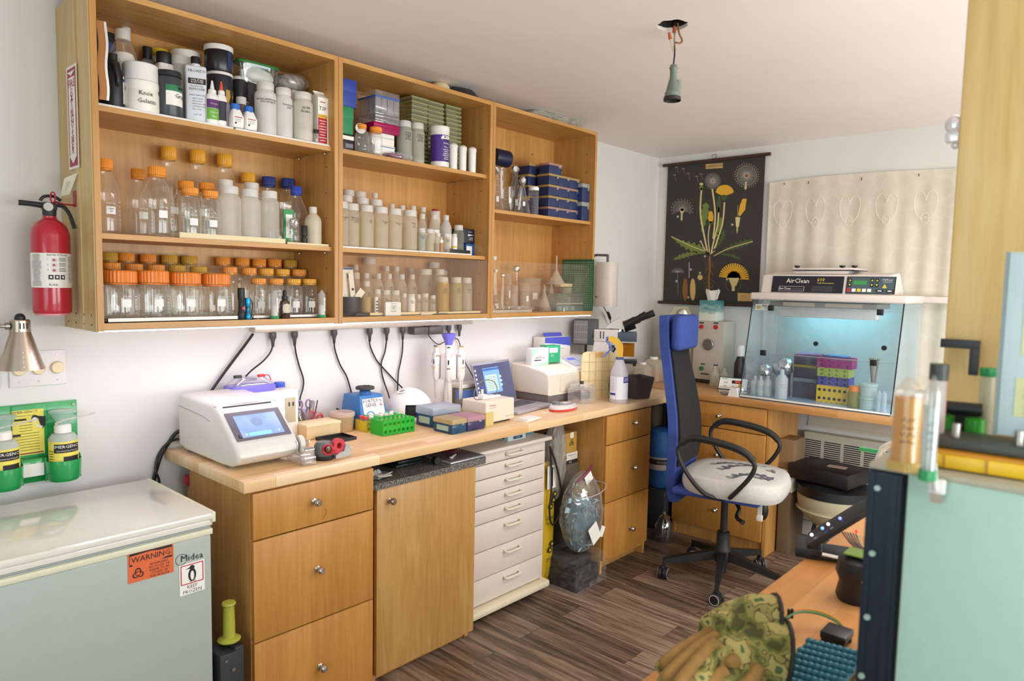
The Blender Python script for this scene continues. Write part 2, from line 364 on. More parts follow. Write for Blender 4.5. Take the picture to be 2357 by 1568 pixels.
 # ==== COUNTERS AND LOWER CABINETS
XL=.309
tag(MB().box(((XL+3.155)/2,-.3135,.8914),(3.155-XL,.621,.0372),0,.002).build('countertop',M_counter),'long butcher block worktop along the wall under the cabinets','countertop')
FCX=3.16
tag(MB().box(((FCX+XR)/2,-1.1,.895),(XR-FCX-.003,2.19,.04),0,.003).build('countertop',M_counter2),'pine worktop carrying the clear fronted workstation','countertop')
def knob(parent,p,d,m=M_chrome,r=.014):
 b=MB().at(mat(p)@Vector((0,0,1)).rotation_difference(Vector(d)).to_matrix().to_4x4())
 b.lathe([(.011,0),(.011,.002),(.005,.005),(.005,.014),(.010,.017),(r,.023),(r*.93,.029),(r*.6,.034),(.0001,.035)],18)
 return b.build('knob',m,parent)
def drawer_cab(label,x0,x1,yb,fronts,knobs,toe,topz=.87,sidex=None,group=None):
 t=thing('drawer_cabinet',label,'cabinet',(x0,0,0));w=x1-x0;yf=-.602
 MB().bb((0,yf,.0),(.018,yb,topz)).bb((w-.018,yf,0),(w,yb,topz)).bb((.018,yb-.01,.05),(w-.018,yb,topz)).bb((.018,yf+.01,.05),(w-.018,yb,.07)).bb((.018,yf+.05,0),(w-.018,yf+.068,.07)).bb((.018,yf,topz-.015),(w-.018,yb,topz)).build('carcass',M_maple,t)
 for(z0,z1),(ku,kv)in zip(fronts,knobs):
  dn=MB().box((w/2,-.611,(z0+z1)/2),(w-.006,.018,z1-z0-.004),0,.0015).build('drawer',M_drawer,t)
  k=at(ku,kv,y=-.645);knob(dn,(k.x-x0,-.62,k.z),(0,-1,0))
 return t
c1=drawer_cab('maple drawer cabinet under the counter end, beside the chest freezer',.338,.817,-.15,[(.708,.866),(.363,.707),(.03,.362)],[(733,1158),(740,1314),(746,1540)],.1)
MB().tube([(.26,-.6206,.725),(.272,-.6206,.735),(.276,-.6206,.75),(.268,-.6206,.757)],.0006,5).build('pen_mark',pm('#5a2020',.6),c1)
drawer_cab('maple drawer cabinet at the counter end behind the office chair',2.32,2.765,-.05,[(.708,.866),(.392,.707),(.075,.391)],[(1466,974),(1464,1077),(1458,1218)],.1)
t=thing('base_cabinet','maple base cabinet with a single door under the granite slab','cabinet',(.845,0,0))
MB().bb((0,-.57,0),(.018,-.06,.775)).bb((.50,-.57,0),(.518,-.06,.775)).bb((.018,-.07,0),(.5,-.06,.775)).bb((.018,-.57,.757),(.5,-.07,.775)).bb((.018,-.57,.05),(.5,-.07,.068)).bb((.018,-.56,0),(.5,-.545,.05)).build('carcass',M_maple,t)
b=MB().bb((-.022,-.58,0),(-.002,-.08,.774));b.build('filler_strip',M_mapleh,t)
dn=MB().box((.26,-.592,.405),(.522,.02,.742),0,.002).build('door',M_door,t)
k=at(905,1155,y=-.625);knob(dn,(k.x-.845,-.602,k.z),(0,-1,0),pm('#b9a79a',.2,1))
m,n,l,pb,o=nt('granite');mp=mapping(n,l);t1=n.new('ShaderNodeTexVoronoi');t1.inputs['Scale'].default_value=260;l.new(mp.outputs[0],t1.inputs[0])
t2=noise(n,l,mp,120,4,.7);mm=n.new('ShaderNodeMath');mm.operation='MULTIPLY';l.new(t1.outputs[0],mm.inputs[0]);l.new(t2.outputs[0],mm.inputs[1])
r=ramp(n,l,mm.outputs[0],[(.08,'#2c2b2a'),(.22,'#5b5853'),(.36,'#7e7a72'),(.5,'#a39d92')]);l.new(r.outputs[0],pb.inputs['Base Color']);pb.inputs['Roughness'].default_value=.25;M_granite=m
g0=at(860,1117,y=-.608);g1=at(1124,1052.6,y=-.608);GZ=g0.z
b=MB().prism([(.825,-.05),(.825,-.600),(.833,-.608),(g1.x-.018,-.608),(g1.x,-.594),(g1.x,-.05)],.024,0,mat((0,0,GZ-.024)))
tag(b.build('granite_slab',M_granite),'grey speckled granite slab on the door cabinet, under the worktop','slab')
UY=-.5
zs=[at(1243.8,v,y=UY).z for v in(1036.5,1067,1099,1130,1159.6,1217,1274,1327)]
ux1=at(1250,1200,y=UY).x;ux0=g1.x-.03;ux0=1.40
t=thing('metal_drawer_unit','white metal cabinet with eight flat drawers and loop handles','cabinet',(ux0,0,0));uw=ux1-ux0
M_umet=pm('#dccfc4',.4,0,'cream_enamel');ut=at(1253,1010,y=UY).z
MB().bb((0,UY,.06),(.012,-.04,ut-.002)).bb((uw-.012,UY,.06),(uw,-.04,ut-.002)).bb((.012,-.05,.06),(uw-.012,-.04,ut)).bb((.012,UY+.02,ut-.02),(uw-.012,-.05,ut-.002)).bb((.012,UY+.02,.06),(uw-.012,-.05,.08)).build('carcass',M_umet,t)
MB().box((uw/2,UY/2-.03,ut+.008),(uw+.02,abs(UY)+.02,.02),0,.006).build('top',M_umet,t)
MB().box((uw/2,UY/2-.03,.045),(uw+.03,abs(UY)+.03,.036),0,.012).build('plinth',pm('#e0d3b8',.4),t)
MB().bb((.012,UY+.0065,.08),(uw-.012,UY+.012,ut-.02)).build('gap_shade_sheet',M_black,t)  # added black sheet, stands for the shade in the drawer gaps
zz=[ut-.008]+zs
for i in range(8):
 z1,z0=zz[i],zz[i+1]
 dn=MB().box((uw/2,UY-.003,(z0+z1)/2),(uw-.026,.018,z1-z0-.0045),0,.0015).build('drawer',M_umet,t)
 hz=z0+(z1-z0)*(.62 if i<5 else .72 if i>4 else .6);hx=at(1175,1150,y=UY).x-ux0;r=.055
 MB().tube(smooth_path([(hx-.05,UY-.010,hz+.006),(hx-.052,UY-.024,hz),(hx-.045,UY-.034,hz-.002),(hx,UY-.036,hz-.002),(hx+.045,UY-.034,hz-.002),(hx+.052,UY-.024,hz),(hx+.05,UY-.010,hz+.006)],4),.006,8).build('handle',pm('#ded7c4',.35),dn)
for x in(.05,uw-.05):
 for y in(UY+.06,-.1):MB().lathe([(.012,-.012),(.012,.012)],12,0,mat((x,y,.0135),rx=PI/2)).build('caster',M_dark,t)
fy0,fy1,fx=-.541,-1.14,3.19
t=thing('drawer_cabinet','maple drawer cabinet under the pine worktop, behind the office chair seat','cabinet',(fx,fy1,0))
w=fy0-fy1;fd=at(1837,960,y=fy1).x-fx
MB().bb((.01,0,0),(fd,.018,.874)).bb((.01,w-.018,0),(fd,w,.874)).bb((fd-.01,.018,0),(fd,w-.018,.874)).bb((.01,.018,.86),(fd-.01,w-.018,.874)).bb((.03,.018,0),(.045,w-.018,.09)).build('carcass',M_maple,t)
for(z0,z1),(ku,kv)in zip([(.716,.868),(.375,.715),(.085,.374)],[(1652,958),(1648,1048),(1643,1176)]):
 dn=MB().box((0,w/2+.009,(z0+z1)/2),(.018,w-.022,z1-z0-.004),0,.0015).build('drawer',M_drawer,t)
 k=at(ku,kv,x=fx-.035);knob(dn,(-.009,k.y-fy1,k.z),(-1,0,0))
t=thing('wall_heater','white wall heater with black louvred grille below the pine worktop','heater',(XR,-1.15,0))
M_heat=pm('#d5cfc0',.5)
MB().bb((-.07,-1.05,.12),(-.003,-.002,.66)).bb((-.075,-1.05,.655),(-.003,-.002,.672)).build('body',M_heat,t)
g=MB()
for k in range(9):
 y0=-.004-k*.115;
 for j in range(11):g.bb((-.0716,y0-.1,.492+j*.0128),(-.0702,y0-.004,.498+j*.0128))
g.build('grille',pm('#131316',.7),t)
struct('trim_1',MB().bb((XR-.018,-2.2,.70),(XR,-1.15,.715)).bb((XR-.01,-2.2,.715),(XR,-1.15,.87)).bb((XR-.013,-2.2,.80),(XR,-1.15,.803)),M_heat)
# ==== BOTTLES AND JARS
M_glass=clear('#fdfdfb',.04,.075,.8,'clear_glass');M_orange=pm('#e8912c',.4);M_yellow=pm('#dfa023',.4);M_dorange=pm('#e57f26',.4)
M_ochre=pm('#c9982e',.45);M_blue=pm('#2b47b0',.4);M_navycap=pm('#23357e',.4)
M_hdpe=milky('#fdfaf4',.36,.35,'hdpe_plastic');M_hdpe2=milky('#f6eedd',.36,.3,'cloudy_plastic');M_hcap=milky('#f6f2ec',.85,.4,'white_cap_plastic')
M_amber=clear('#6b3a18',.06,.3,.9,'amber_glass');M_liqy=milky('#e6c24e',.7,.2,'yellow_liquid');M_liqc=milky('#f6f2e2',.22,.15,'clear_liquid')
M_spot=pm('#eceae6',.6);M_white_opq=pm('#ece8e2',.4)
def spot(u,vt,wp,y,zs):
 q=at(u,vt,y=y);return q.x,q.z-zs,wid(wp,q)/2
def ca(x,y):return math.atan2(CPOS.y-y,CPOS.x-x)
def root(name,label,cat,x,y,z,group=None,rz=0):return thing(name,label,cat,(x,y,z+.0004),rz,group)
def cap_fl(r,h,z,m=0):return MB().lathe([(r*.93,z),(r,z+h*.06),(r,z+h*.9),(r*.93,z+h),(r*.9,z+h)],56,0,None,flute=.05)
def glass_bottle(u,vt,wp,y,zs,cap,label,group,mark=None,capf=.54,wide=False,ch=None,liquid=None,glass=None,amark=.35,name='reagent_bottle'):
 x,h,r=spot(u,vt,wp,y,zs);t=root(name,label,'bottle',x,y,zs,group)
 rc=r*(.94 if wide else capf);ch=ch or(h*.25 if wide else h*.125);n0=h-ch;sh=n0-(h*.10 if wide else h*.30)
 rn=rc*.86;pr=[(r*.86,0),(r*.97,.004),(r,.012),(r,sh*.93),(r*.97,sh)]
 if wide:pr+=[(rn*1.03,n0-.012),(rn,n0-.006),(rn,n0+ch*.5)]
 else:pr+=[(r*.9,sh+(n0-sh)*.18),(rn*1.25,sh+(n0-sh)*.66),(rn*.98,sh+(n0-sh)*.82),(rn,n0),(rn,n0+ch*.5)]
 MB().open(pr,28).lathe([(r*.84,.002),(r*.1,.009),(.0001,.009)],28).build('glass_body',glass or M_glass,t,ang=50)
 cap_fl(rc,ch,n0).open([(rn*.99,n0-.006),(rc*.97,n0-.004),(rc*.97,n0-.001)],28).build('cap',cap,t)
 b=MB();q=ca(x,y)+(amark if amark>0 else .35);zc=sh*.55
 if mark is not False:
  b.patch(r+.0006,zc-.012,zc+.012,q,.0135/r,0,6)
  for i in range(6):b.patch(r+.0005,sh*(.25+.1*i),sh*(.25+.1*i)+.0008,q+.034/r,.006/r,0,3)
  b.wrap('500 mL' if h<.2 else '1000 mL',.008,r+.0006,zc+.022,q)
  if mark:b.wrap(mark,.009,r+.0014,zc,q,m=1)
  b.build('printed_mark',[M_spot,M_ink],t)
 if liquid:MB().lathe([(r*.93,.004),(r*.93,sh*liquid[1]),(.0001,sh*liquid[1])],24).build('liquid',liquid[0],t)
 return t
def plastic_bottle(u,vt,wp,y,zs,label,group,text=None,cap=None,body=None,kind='wide',liquid=None,tsize=.012,ta=.3,scr=0,name='plastic_bottle',capf=None,cat='bottle',colpatch=None):
 x,h,r=spot(u,vt,wp,y,zs);t=root(name,label,cat,x,y,zs,group)
 ta=ca(x,y)+ta
 cf=capf or(.86 if kind=='wide' else .42 if kind=='narrow' else .95);rc=r*cf;ch=min(h*(.16 if kind=='wide' else .17),.024 if kind=='wide' else .02);n0=h-ch
 if kind=='wide':pr=[(r*.9,0),(r*.98,.004),(r,.012),(r,n0*.86),(r*.97,n0*.91),(rc*.95,n0*.965),(rc*.9,n0),(rc*.9,n0+ch*.4)]
 elif kind=='narrow':pr=[(r*.9,0),(r*.98,.003),(r,.01),(r,n0*.70),(r*.93,n0*.79),(r*.7,n0*.89),(rc*.95,n0*.95),(rc*.9,n0),(rc*.9,n0+ch*.4)]
 else:pr=[(r*.92,0),(r,.003),(r,n0*.96),(rc*.95,n0),(rc*.9,n0+ch*.3)]
 MB().lathe(pr,26).build('body',body or M_hdpe,t,ang=45)
 MB().lathe([(rc*.97,n0),(rc,n0+.002),(rc,n0+ch*.88),(rc*.95,n0+ch),(.0001,n0+ch)],40,0,None,flute=.03).open([(rc*1.04,n0-.003),(rc*1.04,n0-.0005)],28).build('cap',cap or M_hcap,t)
 if colpatch:
  b=MB()
  for i,(z0,z1,da,mm)in enumerate(colpatch):b.patch(r+.0006+.0003*i,h*z0,h*z1,ta,da,i,10)
  b.build('label',[c[3]for c in colpatch],t)
 if text or scr:
  b=MB()
  if text:b.wrap(text,tsize,r+.0018,n0*(.72 if not isinstance(text,tuple)else .6),ta)
  if scr:b.scrib(r+.0014,n0*.74,ta,r*.95,scr,0,.006)
  b.build('handwriting',M_ink,t)
 if liquid:MB().lathe([(r*.95,.003),(r*.95,h*liquid[1]),(.0001,h*liquid[1])],24).build('liquid',liquid[0],t)
 return t
S1='first cabinet'
# ---- bottom compartment of the first cabinet: wide jars and rows of small bottles
Z=CB+.0262
TRH=.012
def tray(x0,x1,y0,y1,z,h,m,label,name='shelf_tray'):
 b=MB().bb((x0,y0,z),(x1,y1,z+.003),0,0)
 for a,c in(((x0,y0),(x1,y0+.003)),((x0,y1-.003),(x1,y1)),((x0,y0),(x0+.003,y1)),((x1-.003,y0),(x1,y1))):b.bb((a[0],a[1],z),(c[0],c[1],z+h),0)
 return tag(b.build(name,m),label,'tray')
tray(.03,.515,-.30,-.012,Z,.014,M_wplast,'white plastic tray under the wide orange-lidded jars');tray(.519,.838,-.272,-.012,Z,.012,M_wplast,'white plastic tray under small glass bottles right of the wide jars')
zt=Z+.003
for i,(u,vt,w)in enumerate([(275.5,623,76),(352,623.5,72),(426,627.6,71),(497,630.4,66)]):
 glass_bottle(u,vt,w,-.245,zt,M_dorange,'%s of four wide clear jars with big orange lids, from extinguisher side'%ORD[i],'wide orange-lidded jars',wide=True,amark=-1.3,name='wide_jar')
def caprow(data,y,zz,what,group,wbody,**k):
 cnt={}
 for i,(u,vt,c)in enumerate(data):
  cn={'o':'orange','y':'yellow','b':'blue','g':'ochre'}[c];cm={'o':M_orange,'y':M_yellow,'b':M_navycap,'g':M_ochre}[c]
  glass_bottle(u,vt,wbody,y,zz,cm,'%s-capped glass bottle, %s from the left in %s'%(cn,ORD[i],what),group,**k)
caprow([(252,582,'g'),(290.5,583,'o'),(340.5,586,'o'),(389.7,588,'g'),(436,589.5,'g')],-.045,zt,'back row behind the wide orange-lidded jars','small bottles behind the wide jars',39,mark=False,capf=.88)
caprow([(513,592.5,'o'),(557.7,594.5,'o'),(596.3,597,'o'),(632,597.5,'o'),(667.5,599.5,'g')],-.045,zt,'back row behind the flashlights','small bottles behind the flashlights',35,mark=False,capf=.88)
caprow([(257,605,'o'),(308.5,608,'o'),(359,610,'o'),(407.6,611.6,'g'),(457,614,'g')],-.118,zt,'second row behind the wide orange-lidded jars','small bottles behind the wide jars',44,mark=False,capf=.84)
caprow([(528.5,615,'o'),(572.6,617,'o'),(612.7,618.5,'y'),(650,619.8,'y'),(688,620.6,'o')],-.118,zt,'middle row behind the flashlights','small bottles behind the flashlights',38,mark=False,capf=.87)
caprow([(594.8,641,'o'),(635.4,641.7,'o'),(675.3,642.2,'y'),(711.5,642.5,'y')],-.20,zt,'front row right of the blue flashlight','small bottles behind the flashlights',38,capf=.87)
def flash(u,vt,wp,y,m,label,dot=None,neck=.8):
 x,h,r=spot(u,vt,wp,y,Z);t=root('flashlight',label,'flashlight',x,y,Z)
 MB().lathe([(r*.9,0),(r,.002),(r,h*.22),(r*.8,h*.26),(r*.8,h*.6),(r*.95,h*.66),(r*.95,h*.94),(r*.85,h)],20).build('barrel',m,t)
 b=MB();
 for k in range(6):b.open([(r*.82,h*(.3+.05*k)),(r*.87,h*(.31+.05*k)),(r*.82,h*(.325+.05*k))],20)
 b.build('grip_rings',M_dark,t)
 if dot:MB().at(mat((0,-r*1.0,h*.36))).lathe([(.006,0),(.005,.003),(.0001,.003)],12,0,rotm(PI/2)).build('button',pm('#c42a33',.4),t)
 return t
flash(555,663,17,-.300,M_black,'black flashlight with a red button standing among orange-capped bottles',True)
flash(570,686,14,-.300,pm('#1f8fc0',.3,.6),'short metallic blue flashlight standing beside the black one')
tag(MB().tube(smooth_path([at(577,690,y=-.300),at(581,700,y=-.301),at(579,722,y=-.303),at(582,739,y=-.300)],5),.0016,6).build('wrist_strap',M_black),'thin black wrist strap hanging beside the blue flashlight','strap')
M_tubep=milky('#e9e7e3',.5,.2,'tube_plastic');M_green=pm('#1f8f4e',.4)
def falcon(x,y,z,r,h,label,capm,group=None,fill=None,down=True,rot=None,text=None,body=None,lab=True):
 t=thing('conical_tube',label,'tube',(x,y,z+.0005),0,group,rot);cc=h*.1
 MB().lathe([(r,cc*.7),(r,h*.84),(r*.25,h*.985),(r*.12,h)],20).build('tube_body',body or M_tubep,t)
 cap_fl(r*1.15,cc,0).build('cap',capm,t)
 if fill:MB().lathe([(r*.9,cc),(r*.9,h*fill[1]),(.0001,h*fill[1])],18).build('contents',fill[0],t)
 if not lab:MB().scrib(r+.001,h*.55,ca(x,y)+.1,r*1.1,4,0,h*.05).build('handwriting',M_ink,t);return t
 b=MB().patch(r+.0005,h*.25,h*.72,-1.0,.5,0)
 if text:b.wrap(text,h*.06,r+.0013,h*.48,-1.0,1,rot=1)
 b.build('label',[M_spot,M_ink],t);return t
for u,vt,wp,lb,tx in((631.5,668,18.5,'upside-down conical tube with green cap beside the amber dropper bottle','Silicon Dioxide'),(740.5,668,17.5,'upside-down conical tube with green cap, against the cabinet\'s right panel','SiO2 hollow')):
 x,h,r=spot(u,vt,wp,-.297,Z);falcon(x,-.297,Z,r*.93,h,lb,M_green,text=tx,fill=(M_white_opq,.45))
x,h,r=spot(655,667,24,-.288,Z+.001);t=root('dropper_bottle','small amber dropper bottle with black rubber bulb','bottle',x,-.288,Z)
MB().lathe([(r*.9,0),(r,.003),(r,h*.48),(r*.8,h*.6),(r*.42,h*.66),(r*.42,h*.7)],20).build('glass_body',M_amber,t)
MB().lathe([(r*.55,h*.66),(r*.55,h*.78),(r*.3,h*.79),(r*.36,h*.86),(r*.34,h*.95),(r*.15,h)],18).build('dropper_bulb',M_black,t)
MB().patch(r+.0005,h*.2,h*.5,-1.4,.9,0).build('label',pm('#cfc4ae',.6),t)
x,h,r=spot(593.5,715,7,-.296,Z);t=root('glass_vial','slim empty glass vial between blue flashlight and green-capped tube','vial',x,-.296,Z)
MB().open([(r*.8,0),(r,.003),(r,h*.9),(r*1.15,h)],12).build('vial_body',M_glass,t)
tag(MB().bb((.021,-.285,Z),(.026,-.15,Z+.155)).build('thin_folder',pm('#6e1520',.5)),'thin dark red folder standing beside the first wide jar','folder')
# ---- middle shelf of the first cabinet
Z=1.688
caprow([(388,339,'y'),(455,347,'y'),(517,356,'y')],-.062,Z,'back row of large bottles, middle shelf','tall glass bottles on the middle shelf',61)
caprow([(571,399,'y'),(618.5,408,'b'),(663,412,'b')],-.06,Z,'short back row behind the translucent bottles','tall glass bottles on the middle shelf',46,mark=False,capf=.66)
glass_bottle(241,367,60,-.215,Z,M_orange,'large orange-capped glass bottle marked UNT 30 against the left panel','tall glass bottles on the middle shelf',mark='UNT\n30',amark=-1.1)
glass_bottle(318,390,57,-.15,Z,M_orange,'orange-capped glass bottle, set back between two larger ones','tall glass bottles on the middle shelf')
glass_bottle(360.5,385,71,-.25,Z,M_orange,'large orange-capped glass bottle left of the cream tray','tall glass bottles on the middle shelf',amark=-1.2)
tray(.262,.655,-.286,-.12,Z,.019,M_cream,'long cream plastic tray under the middle shelf bottles');tray(.658,.842,-.286,-.09,Z,.009,M_cream,'short low cream tray under the small vials')
z3=Z+.003
glass_bottle(428,418,45,-.165,z3,M_orange,'orange-capped small glass bottle, behind left of the front pair',None,mark=False,capf=.75);glass_bottle(476,422,45,-.165,z3,M_orange,'orange-capped small glass bottle, behind right of the front pair',None,mark=False,capf=.75)
glass_bottle(437,433,47,-.246,z3,M_orange,'small orange-capped glass bottle, left one of the front pair on cream tray',None,capf=.78);glass_bottle(483,440,43,-.246,z3,M_orange,'small orange-capped glass bottle, right one of the front pair on cream tray',None,capf=.8)
for u,vt,w,y,lb in((519,415,41,-.165,'translucent white bottle, behind the first front one on cream tray'),(579,422,40,-.165,'translucent white bottle, behind the second front one on cream tray'),(527,430,51,-.245,'first of three frosted white bottles in front on cream tray'),(575,437,46,-.245,'second of three frosted white bottles in front on cream tray'),(620,441,43,-.245,'third of three frosted white bottles in front, beside the green card')):
 plastic_bottle(u,vt,w,y,z3,lb,'frosted bottles on the cream tray',capf=.8)
glass_bottle(682,430,50,-.16,z3,M_blue,'clear glass bottle with bright blue cap',None,mark=False,capf=.5)
x,h,r=spot(655,465,27,-.2,z3);t=root('sample_jar','clear square jar holding a green card with barcode label','jar',x,-.2,z3)
MB().open([(r*.95,0),(r,.004),(r,h*.9),(r*.9,h)],20,sq=.6).build('jar_body',M_glass,t)
cx=x;b=MB().box((0,-r-.006,h*.42),(r*1.9,.003,h*.78),0).box((.001,-r-.0082,h*.42),(r*1.2,.001,h*.55),1)
for k in range(12):b.box((r*.3,-r-.009,h*(.24+.03*k)),(r*.35,.0004,.0014*(1+k%3)),2)
b.build('green_card',[pm('#2f8f4f',.5),M_paper,M_ink],t)
x,h,r=spot(676,505,22,-.27,z3);t=root('foil_capped_vial','small clear vial capped with crumpled foil','vial',x,-.27,z3)
MB().open([(r*.9,0),(r,.004),(r,h*.7),(r*.6,h*.85)],18).build('vial_body',M_glass,t)
def crumple(r,sc=(1,1,1),amp=.16,sub=3):
 bm=bmesh.new();bmesh.ops.create_icosphere(bm,subdivisions=sub,radius=r)
 for q in bm.verts:q.co*=1+random.uniform(-amp,amp);q.co=Vector((q.co.x*sc[0],q.co.y*sc[1],q.co.z*sc[2]))
 return bm
MB().bm(crumple(r*.9,(1,1,1.2)),0,mat((0,0,h*.85))).build('foil_cap',M_foil,t,ang=5)
x,h,r=spot(700.5,520,14,-.272,z3);t=root('black_vial','small black ribbed vial on the low cream tray','vial',x,-.272,z3)
MB().lathe([(r*.9,0),(r,.002),(r,h*.35),(r*.7,h*.38),(r*.7,h*.44),(r,h*.47),(r,h*.97),(r*.9,h)],24,0,None,flute=.06).build('vial_body',M_black,t)
plastic_bottle(720.5,477,38,-.25,z3,'small translucent squeeze bottle at right end of the low cream tray',None,kind='narrow',body=milky('#efe6cf',.8),capf=.46)
# ---- top shelf of the first cabinet
Z=2.077
def liner(x0,x1,z,label,y1=-.02,y0=-.288):return tag(MB().box(((x0+x1)/2,(y0+y1)/2,z+.004),(x1-x0,y1-y0,.0075),0,.002).build('shelf_liner',M_wplast),label,'tray')
liner(.024,.455,Z,'flat white plastic liner under the top shelf jars, extinguisher side');liner(.462,.846,Z,'flat white plastic liner under the white powder bottles')
Z1=Z+.008
b=MB();nj=12;P=[]
for j in range(nj+1):
 z=Z1+.004+j*(.232/nj);zx=.012*math.sin(j*.9)*.4
 P.append([((.046-.0065*i if i<4 else .0265)+zx*.5+.0025*(i%2),(-.3185+.001*i if i<4 else-.3145+.012*(i-4)),z)for i in range(13)])
vsx=[q for row in P for q in row];n=13
b.add(vsx,[(j*n+i,j*n+i+1,(j+1)*n+i+1,(j+1)*n+i)for j in range(nj)for i in range(n-1)],0);b.add([(q[0]-.007,q[1],q[2])for q in vsx],[(j*n+i,(j+1)*n+i,(j+1)*n+i+1,j*n+i+1)for j in range(nj)for i in range(n-1)],1)
b.add([P[j][0]for j in range(nj+1)]+[(P[j][0][0]-.007,P[j][0][1],P[j][0][2])for j in range(nj+1)],[(j,j+1,nj+2+j,nj+1+j)for j in range(nj)],0)
tag(b.build('foil_pouch',[M_foil,pm('#a8713f',.35,.4)],ang=5),'crinkled silver and brown foil pouch standing on edge at shelf end','pouch')
x,h,r=spot(259,125,44,-.225,Z1);t=root('black_jug','black plastic jug with a hand grip and narrow white label','jug',x,-.225,Z1)
MB().lathe([(r*.9,0),(r,.005),(r,h*.5),(r*.86,h*.62),(r*.6,h*.86),(r*.45,h*.88),(r*.45,h)],24,0,None,sx=1.0,sy=1.1).build('jug_body',M_black,t)
MB().tube(smooth_path([(-r*.4,-r*.7,h*.8),(-r*.2,-r*1.25,h*.72),(0,-r*1.3,h*.5),(.0,-r*1.02,h*.4)],6),.006,8).build('grip',M_black,t)
MB().patch(r*1.06,h*.1,h*.6,-.75,.12,0).patch(r*1.065,h*.5,h*.56,-.75,.12,1).build('label',[M_paper,pm('#2b4f9c')],t)
x,h,r=spot(247,78,34,-.06,Z1);t=root('dark_tub','dark blue tub with black lid, tucked behind the black jug','tub',x,-.06,Z1)
MB().lathe([(r*.95,0),(r,h*.9)],20).build('tub_body',pm('#27406e',.4),t);MB().lathe([(r*1.04,h*.88),(r*1.04,h*.98),(r,h)],20).build('lid',M_black,t)
def jar(u,vt,wp,y,z,label,body,lid,lidf=.22,lidr=1.02,name='jar',cat='jar',shape=None,prof=None,texts=(),patches=(),ta=-1.35,seg=28,sq=0):
 x,h,r=spot(u,vt,wp,y,z);t=root(name,label,cat,x,y,z);n0=h*(1-lidf);sh_=ca(x,y)+1.57+.3
 pr=[(a*r,c*h)for a,c in prof]if prof else[(r*.92,0),(r*.99,.004),(r,n0*.96),(r*.96,n0)]
 MB().lathe(pr,seg,sq=sq).build('body',body,t,ang=45)
 if lid:MB().lathe([(r*lidr*.98,n0),(r*lidr,n0+.001),(r*lidr,h*.985),(r*lidr*.96,h),(.0001,h)],40,flute=.012).build('lid',lid,t)
 b=MB();ms=[M_ink]
 for(z0,z1,da,a,m)in patches:ms.append(m);b.patch(r*1.0+.0006+.0004*len(ms),h*z0,h*z1,a+sh_,da,len(ms)-1,10)
 for tx in texts:
  s,sz,zz,a=tx[:4];mi=0
  if len(tx)>4:ms.append(tx[4]);mi=len(ms)-1
  b.wrap(s,sz,r+.0034,h*zz,a+sh_,mi)
 if patches or texts:b.build('label',ms,t)
 return t,x,h,r
jar(289,58,34,-.045,Z1,'clear bottle with white cap, behind the one full of white powder',M_glass,M_hcap,.09,.6,name='plastic_bottle',cat='bottle',prof=[(.9,0),(1,.03),(1,.6),(.7,.8),(.5,.9)])
t,x,h,r=jar(282,70,60,-.165,Z1,'round clear bottle full of white powder, with printed paper label',M_glass,M_hcap,.12,.54,name='powder_bottle',cat='bottle',prof=[(.9,0),(1,.03),(1,.62),(.92,.72),(.6,.84),(.46,.88)],patches=[(.2,.62,.85,-1.2,M_paper)])
MB().lathe([(r*.94,.003),(r*.94,h*.62),(r*.7,h*.72),(.0001,h*.74)],22).build('powder',M_white_opq,t)
b=MB()
for k in range(14):b.patch(r+.003,h*(.58-.022*k),h*(.585-.022*k),-1.3-random.uniform(0,.1),.6-random.uniform(0,.25),0,6)
b.build('printed_lines',M_grey,t)
jar(323,151,77,-.232,Z1,'squat white jar handwritten in two lines',pm('#efe9df',.4),M_wplast,.36,.96,prof=[(.95,0),(1,.03),(1,.38),(.95,.43),(.95,.47),(1,.52),(.98,.63)],texts=[('Knox',.020,.36,-1.6),('Gelatin',.020,.2,-1.55)])
jar(338.5,109,41,-.08,Z1,'grey square bottle with black cap, behind the white jar',milky('#a9abb0',.75),M_black,.16,.5,name='square_bottle',cat='bottle',prof=[(.95,0),(1,.03),(1,.74),(.85,.8),(.5,.84)],sq=.7)
jar(365,116,42,-.045,Z1,'pale jar with a yellow lid, hidden behind the black-capped bottle',M_white_opq,pm('#c9b021',.4),.1,1.05)
jar(377,122,42,-.15,Z1,'white square bottle with black cap and black shoulder',M_white_opq,M_black,.17,.78,name='square_bottle',cat='bottle',prof=[(.97,0),(1,.02),(1,.72),(.8,.79),(.78,.83)],sq=.7)
jar(388,167,54,-.245,Z1,'dark grey jar with green and white label reading Grape',pm('#3a3d40',.35),M_black,.12,1.03,prof=[(.93,0),(1,.03),(1,.8),(.93,.87)],patches=[(.24,.68,.95,-1.15,M_paper),(.55,.68,.95,-1.15,pm('#1f7a4d',.5)),(.6,.66,.35,-.75,M_ink)],texts=[('Grape',.019,.45,-.85)])
jar(428,122,64,-.075,Z1,'large white bucket with a round white lid behind the acetone bottle',milky('#e5e2dc',.85),M_wplast,.1,1.03,name='bucket',cat='bucket')
jar(419,133,46,-.165,Z1,'cloudy white tub beside the acetone bottle',milky('#e0ddd6',.85),M_hcap,.13,1.03,name='tub',cat='tub')
x,h,r=spot(449.5,132,47,-.235,Z1);t=root('acetone_bottle','tall white square-shouldered remover bottle with black cap and black print','bottle',x,-.235,Z1,rz=-.38)
MB().box((0,0,h*.43),(2*r*.97,r*1.1,h*.86),0,.008,seg=3).lathe([(r*.5,h*.84),(r*.42,h*.9)],20).build('body',pm('#d9dbe0',.35),t)
MB().lathe([(r*.44,h*.87),(r*.44,h*.985),(r*.4,h)],30,flute=.03).build('cap',M_black,t)
b=MB();F=lambda z,xo=0:mat((xo,-r*.55-.0006,h*z),PI/2)
